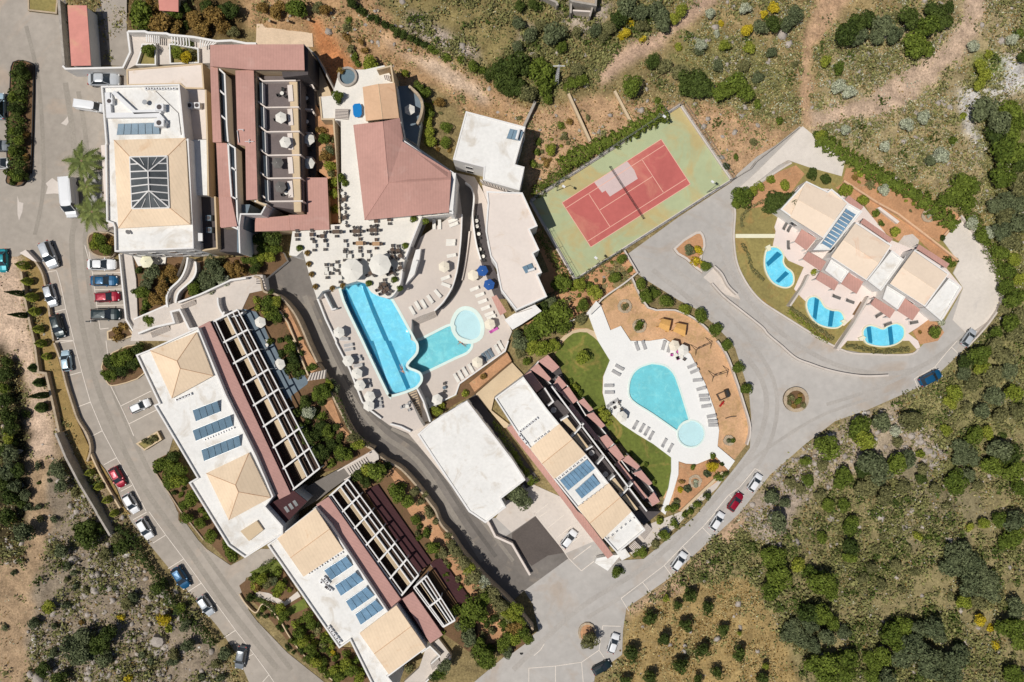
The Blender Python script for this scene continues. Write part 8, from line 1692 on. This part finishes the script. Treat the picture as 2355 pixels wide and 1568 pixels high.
LB = d('-200,900 40,900 130,1050 180,1040 250,1100 300,1200 640,1800 -200,1800'); UR = d('1480,-60 2600,-60 2600,700 2330,700 2270,560 1950,340 1838,290 1500,200'); UM = d('870,-60 1700,-60 1650,10 1500,120 1370,200 1200,240 1130,165 1000,120 900,50'); UL = d('560,60 870,0 1180,230 1480,240 1560,243 1800,300 1680,415 1205,440 1060,260 780,190')
scatter('scrub', 'leaf_sage', 17000, dens(.25, [(RB, .8), (ZONES[25][0], .25), (ZONES[26][0], .3), (ZONES[29][0], .45), (LB, .45), (UM, .9), (UR, .55), (ORC, .12), (UL, .12)]), .42, (.05, .5), 1, tuft=7, spread=.38)
scatter('low_scrub', 'leaf_olive', 6500, dens(.1, [(RB, .7), (ZONES[25][0], .15), (ZONES[26][0], .2), (LB, .6), (UM, .6), (UR, .3), (ORC, .03), (UL, .05)]), .42, (.1, .6), 2, tuft=9, spread=.45)
scatter('dry_grass', 'leaf_straw', 17000, dens(.5, [(RB, .5), (LB, .35), (UM, .6), (UR, 1.0), (ORC, .6), (UL, .5)]), .3, (.03, .25), 3, tuft=4, spread=.5)
scatter('thicket', 'leaf_sage', 2200, dens(.01, [(RB, .7), (ZONES[25][0], .1), (ZONES[26][0], .1), (LB, .12), (UM, .8), (UR, .18), (ORC, .0), (UL, .01)]), .5, (.1, 1.0), 12, tuft=34, spread=.6)
scatter('dark_thicket', 'leaf_dark', 1200, dens(.01, [(RB, .6), (ZONES[25][0], .05), (ZONES[26][0], .05), (LB, .12), (UM, .5), (UR, .1), (ORC, .0), (UL, .01)]), .5, (.1, 1.1), 13, tuft=34, spread=.6)
scatter('brown_grass', 'leaf_brown', 14000, dens(.4, [(RB, .4), (LB, .5), (UM, .4), (UR, .5), (ORC, .9), (UL, .4)]), .32, (.03, .25), 4, tuft=4, spread=.5)
scatter('silver_scrub', 'leaf_silver', 8000, dens(.02, [(RB, .12), (LB, .1), (UM, .25), (UR, .8), (ORC, .02)]), .26, (.05, .4), 5, tuft=7, spread=.42)
ROCKZ = [ZONES[i_][0] for i_ in (3, 4)]
scatter('rocks', 'rock', 10000, dens(.04, [(RB, .16), (ZONES[25][0], .9), (ZONES[26][0], .9), (LB, .3), (ZONES[4][0], .95), (UM, .1), (ZONES[11][0], 1.0), (UR, .12), (ORC, .03), (UL, .12)]), .34, None, 6, rock=True)
scatter('white_rocks', 'rock_white', 1500, dens(0.0, [(ZONES[19][0], 1.0), (ZONES[4][0], .12), (ZONES[25][0], .25), (ZONES[26][0], .25)]), .4, None, 7, rock=True)
bo = thing('boulder', 'big grey boulder among the scrub at lower left, right of the dark tree shadow', 'boulder', *t(0,3,'1470,1180')[0], 0)
mb = MB(); c0 = V(*t(0,3,'1470,1180')[0], 0); pr = [(c0.x+rnd.uniform(1.3, 1.9)*math.cos(a), c0.y+rnd.uniform(1.0, 1.5)*math.sin(a)) for a in [k*.7 for k in range(9)]]
for k in range(9):
    a_, b2 = pr[k], pr[(k+1) % 9]; mb.face([(a_[0], a_[1], -.2), (b2[0], b2[1], -.2), (c0.x+(b2[0]-c0.x)*.8, c0.y+(b2[1]-c0.y)*.8, 1.0), (c0.x+(a_[0]-c0.x)*.8, c0.y+(a_[1]-c0.y)*.8, 1.0)]); mb.face([(c0.x+(a_[0]-c0.x)*.8, c0.y+(a_[1]-c0.y)*.8, 1.0), (c0.x+(b2[0]-c0.x)*.8, c0.y+(b2[1]-c0.y)*.8, 1.0), (c0.x, c0.y, 1.3)])
mb.build('rock_body', 'rock', bo)
resolve()
drop_protos()
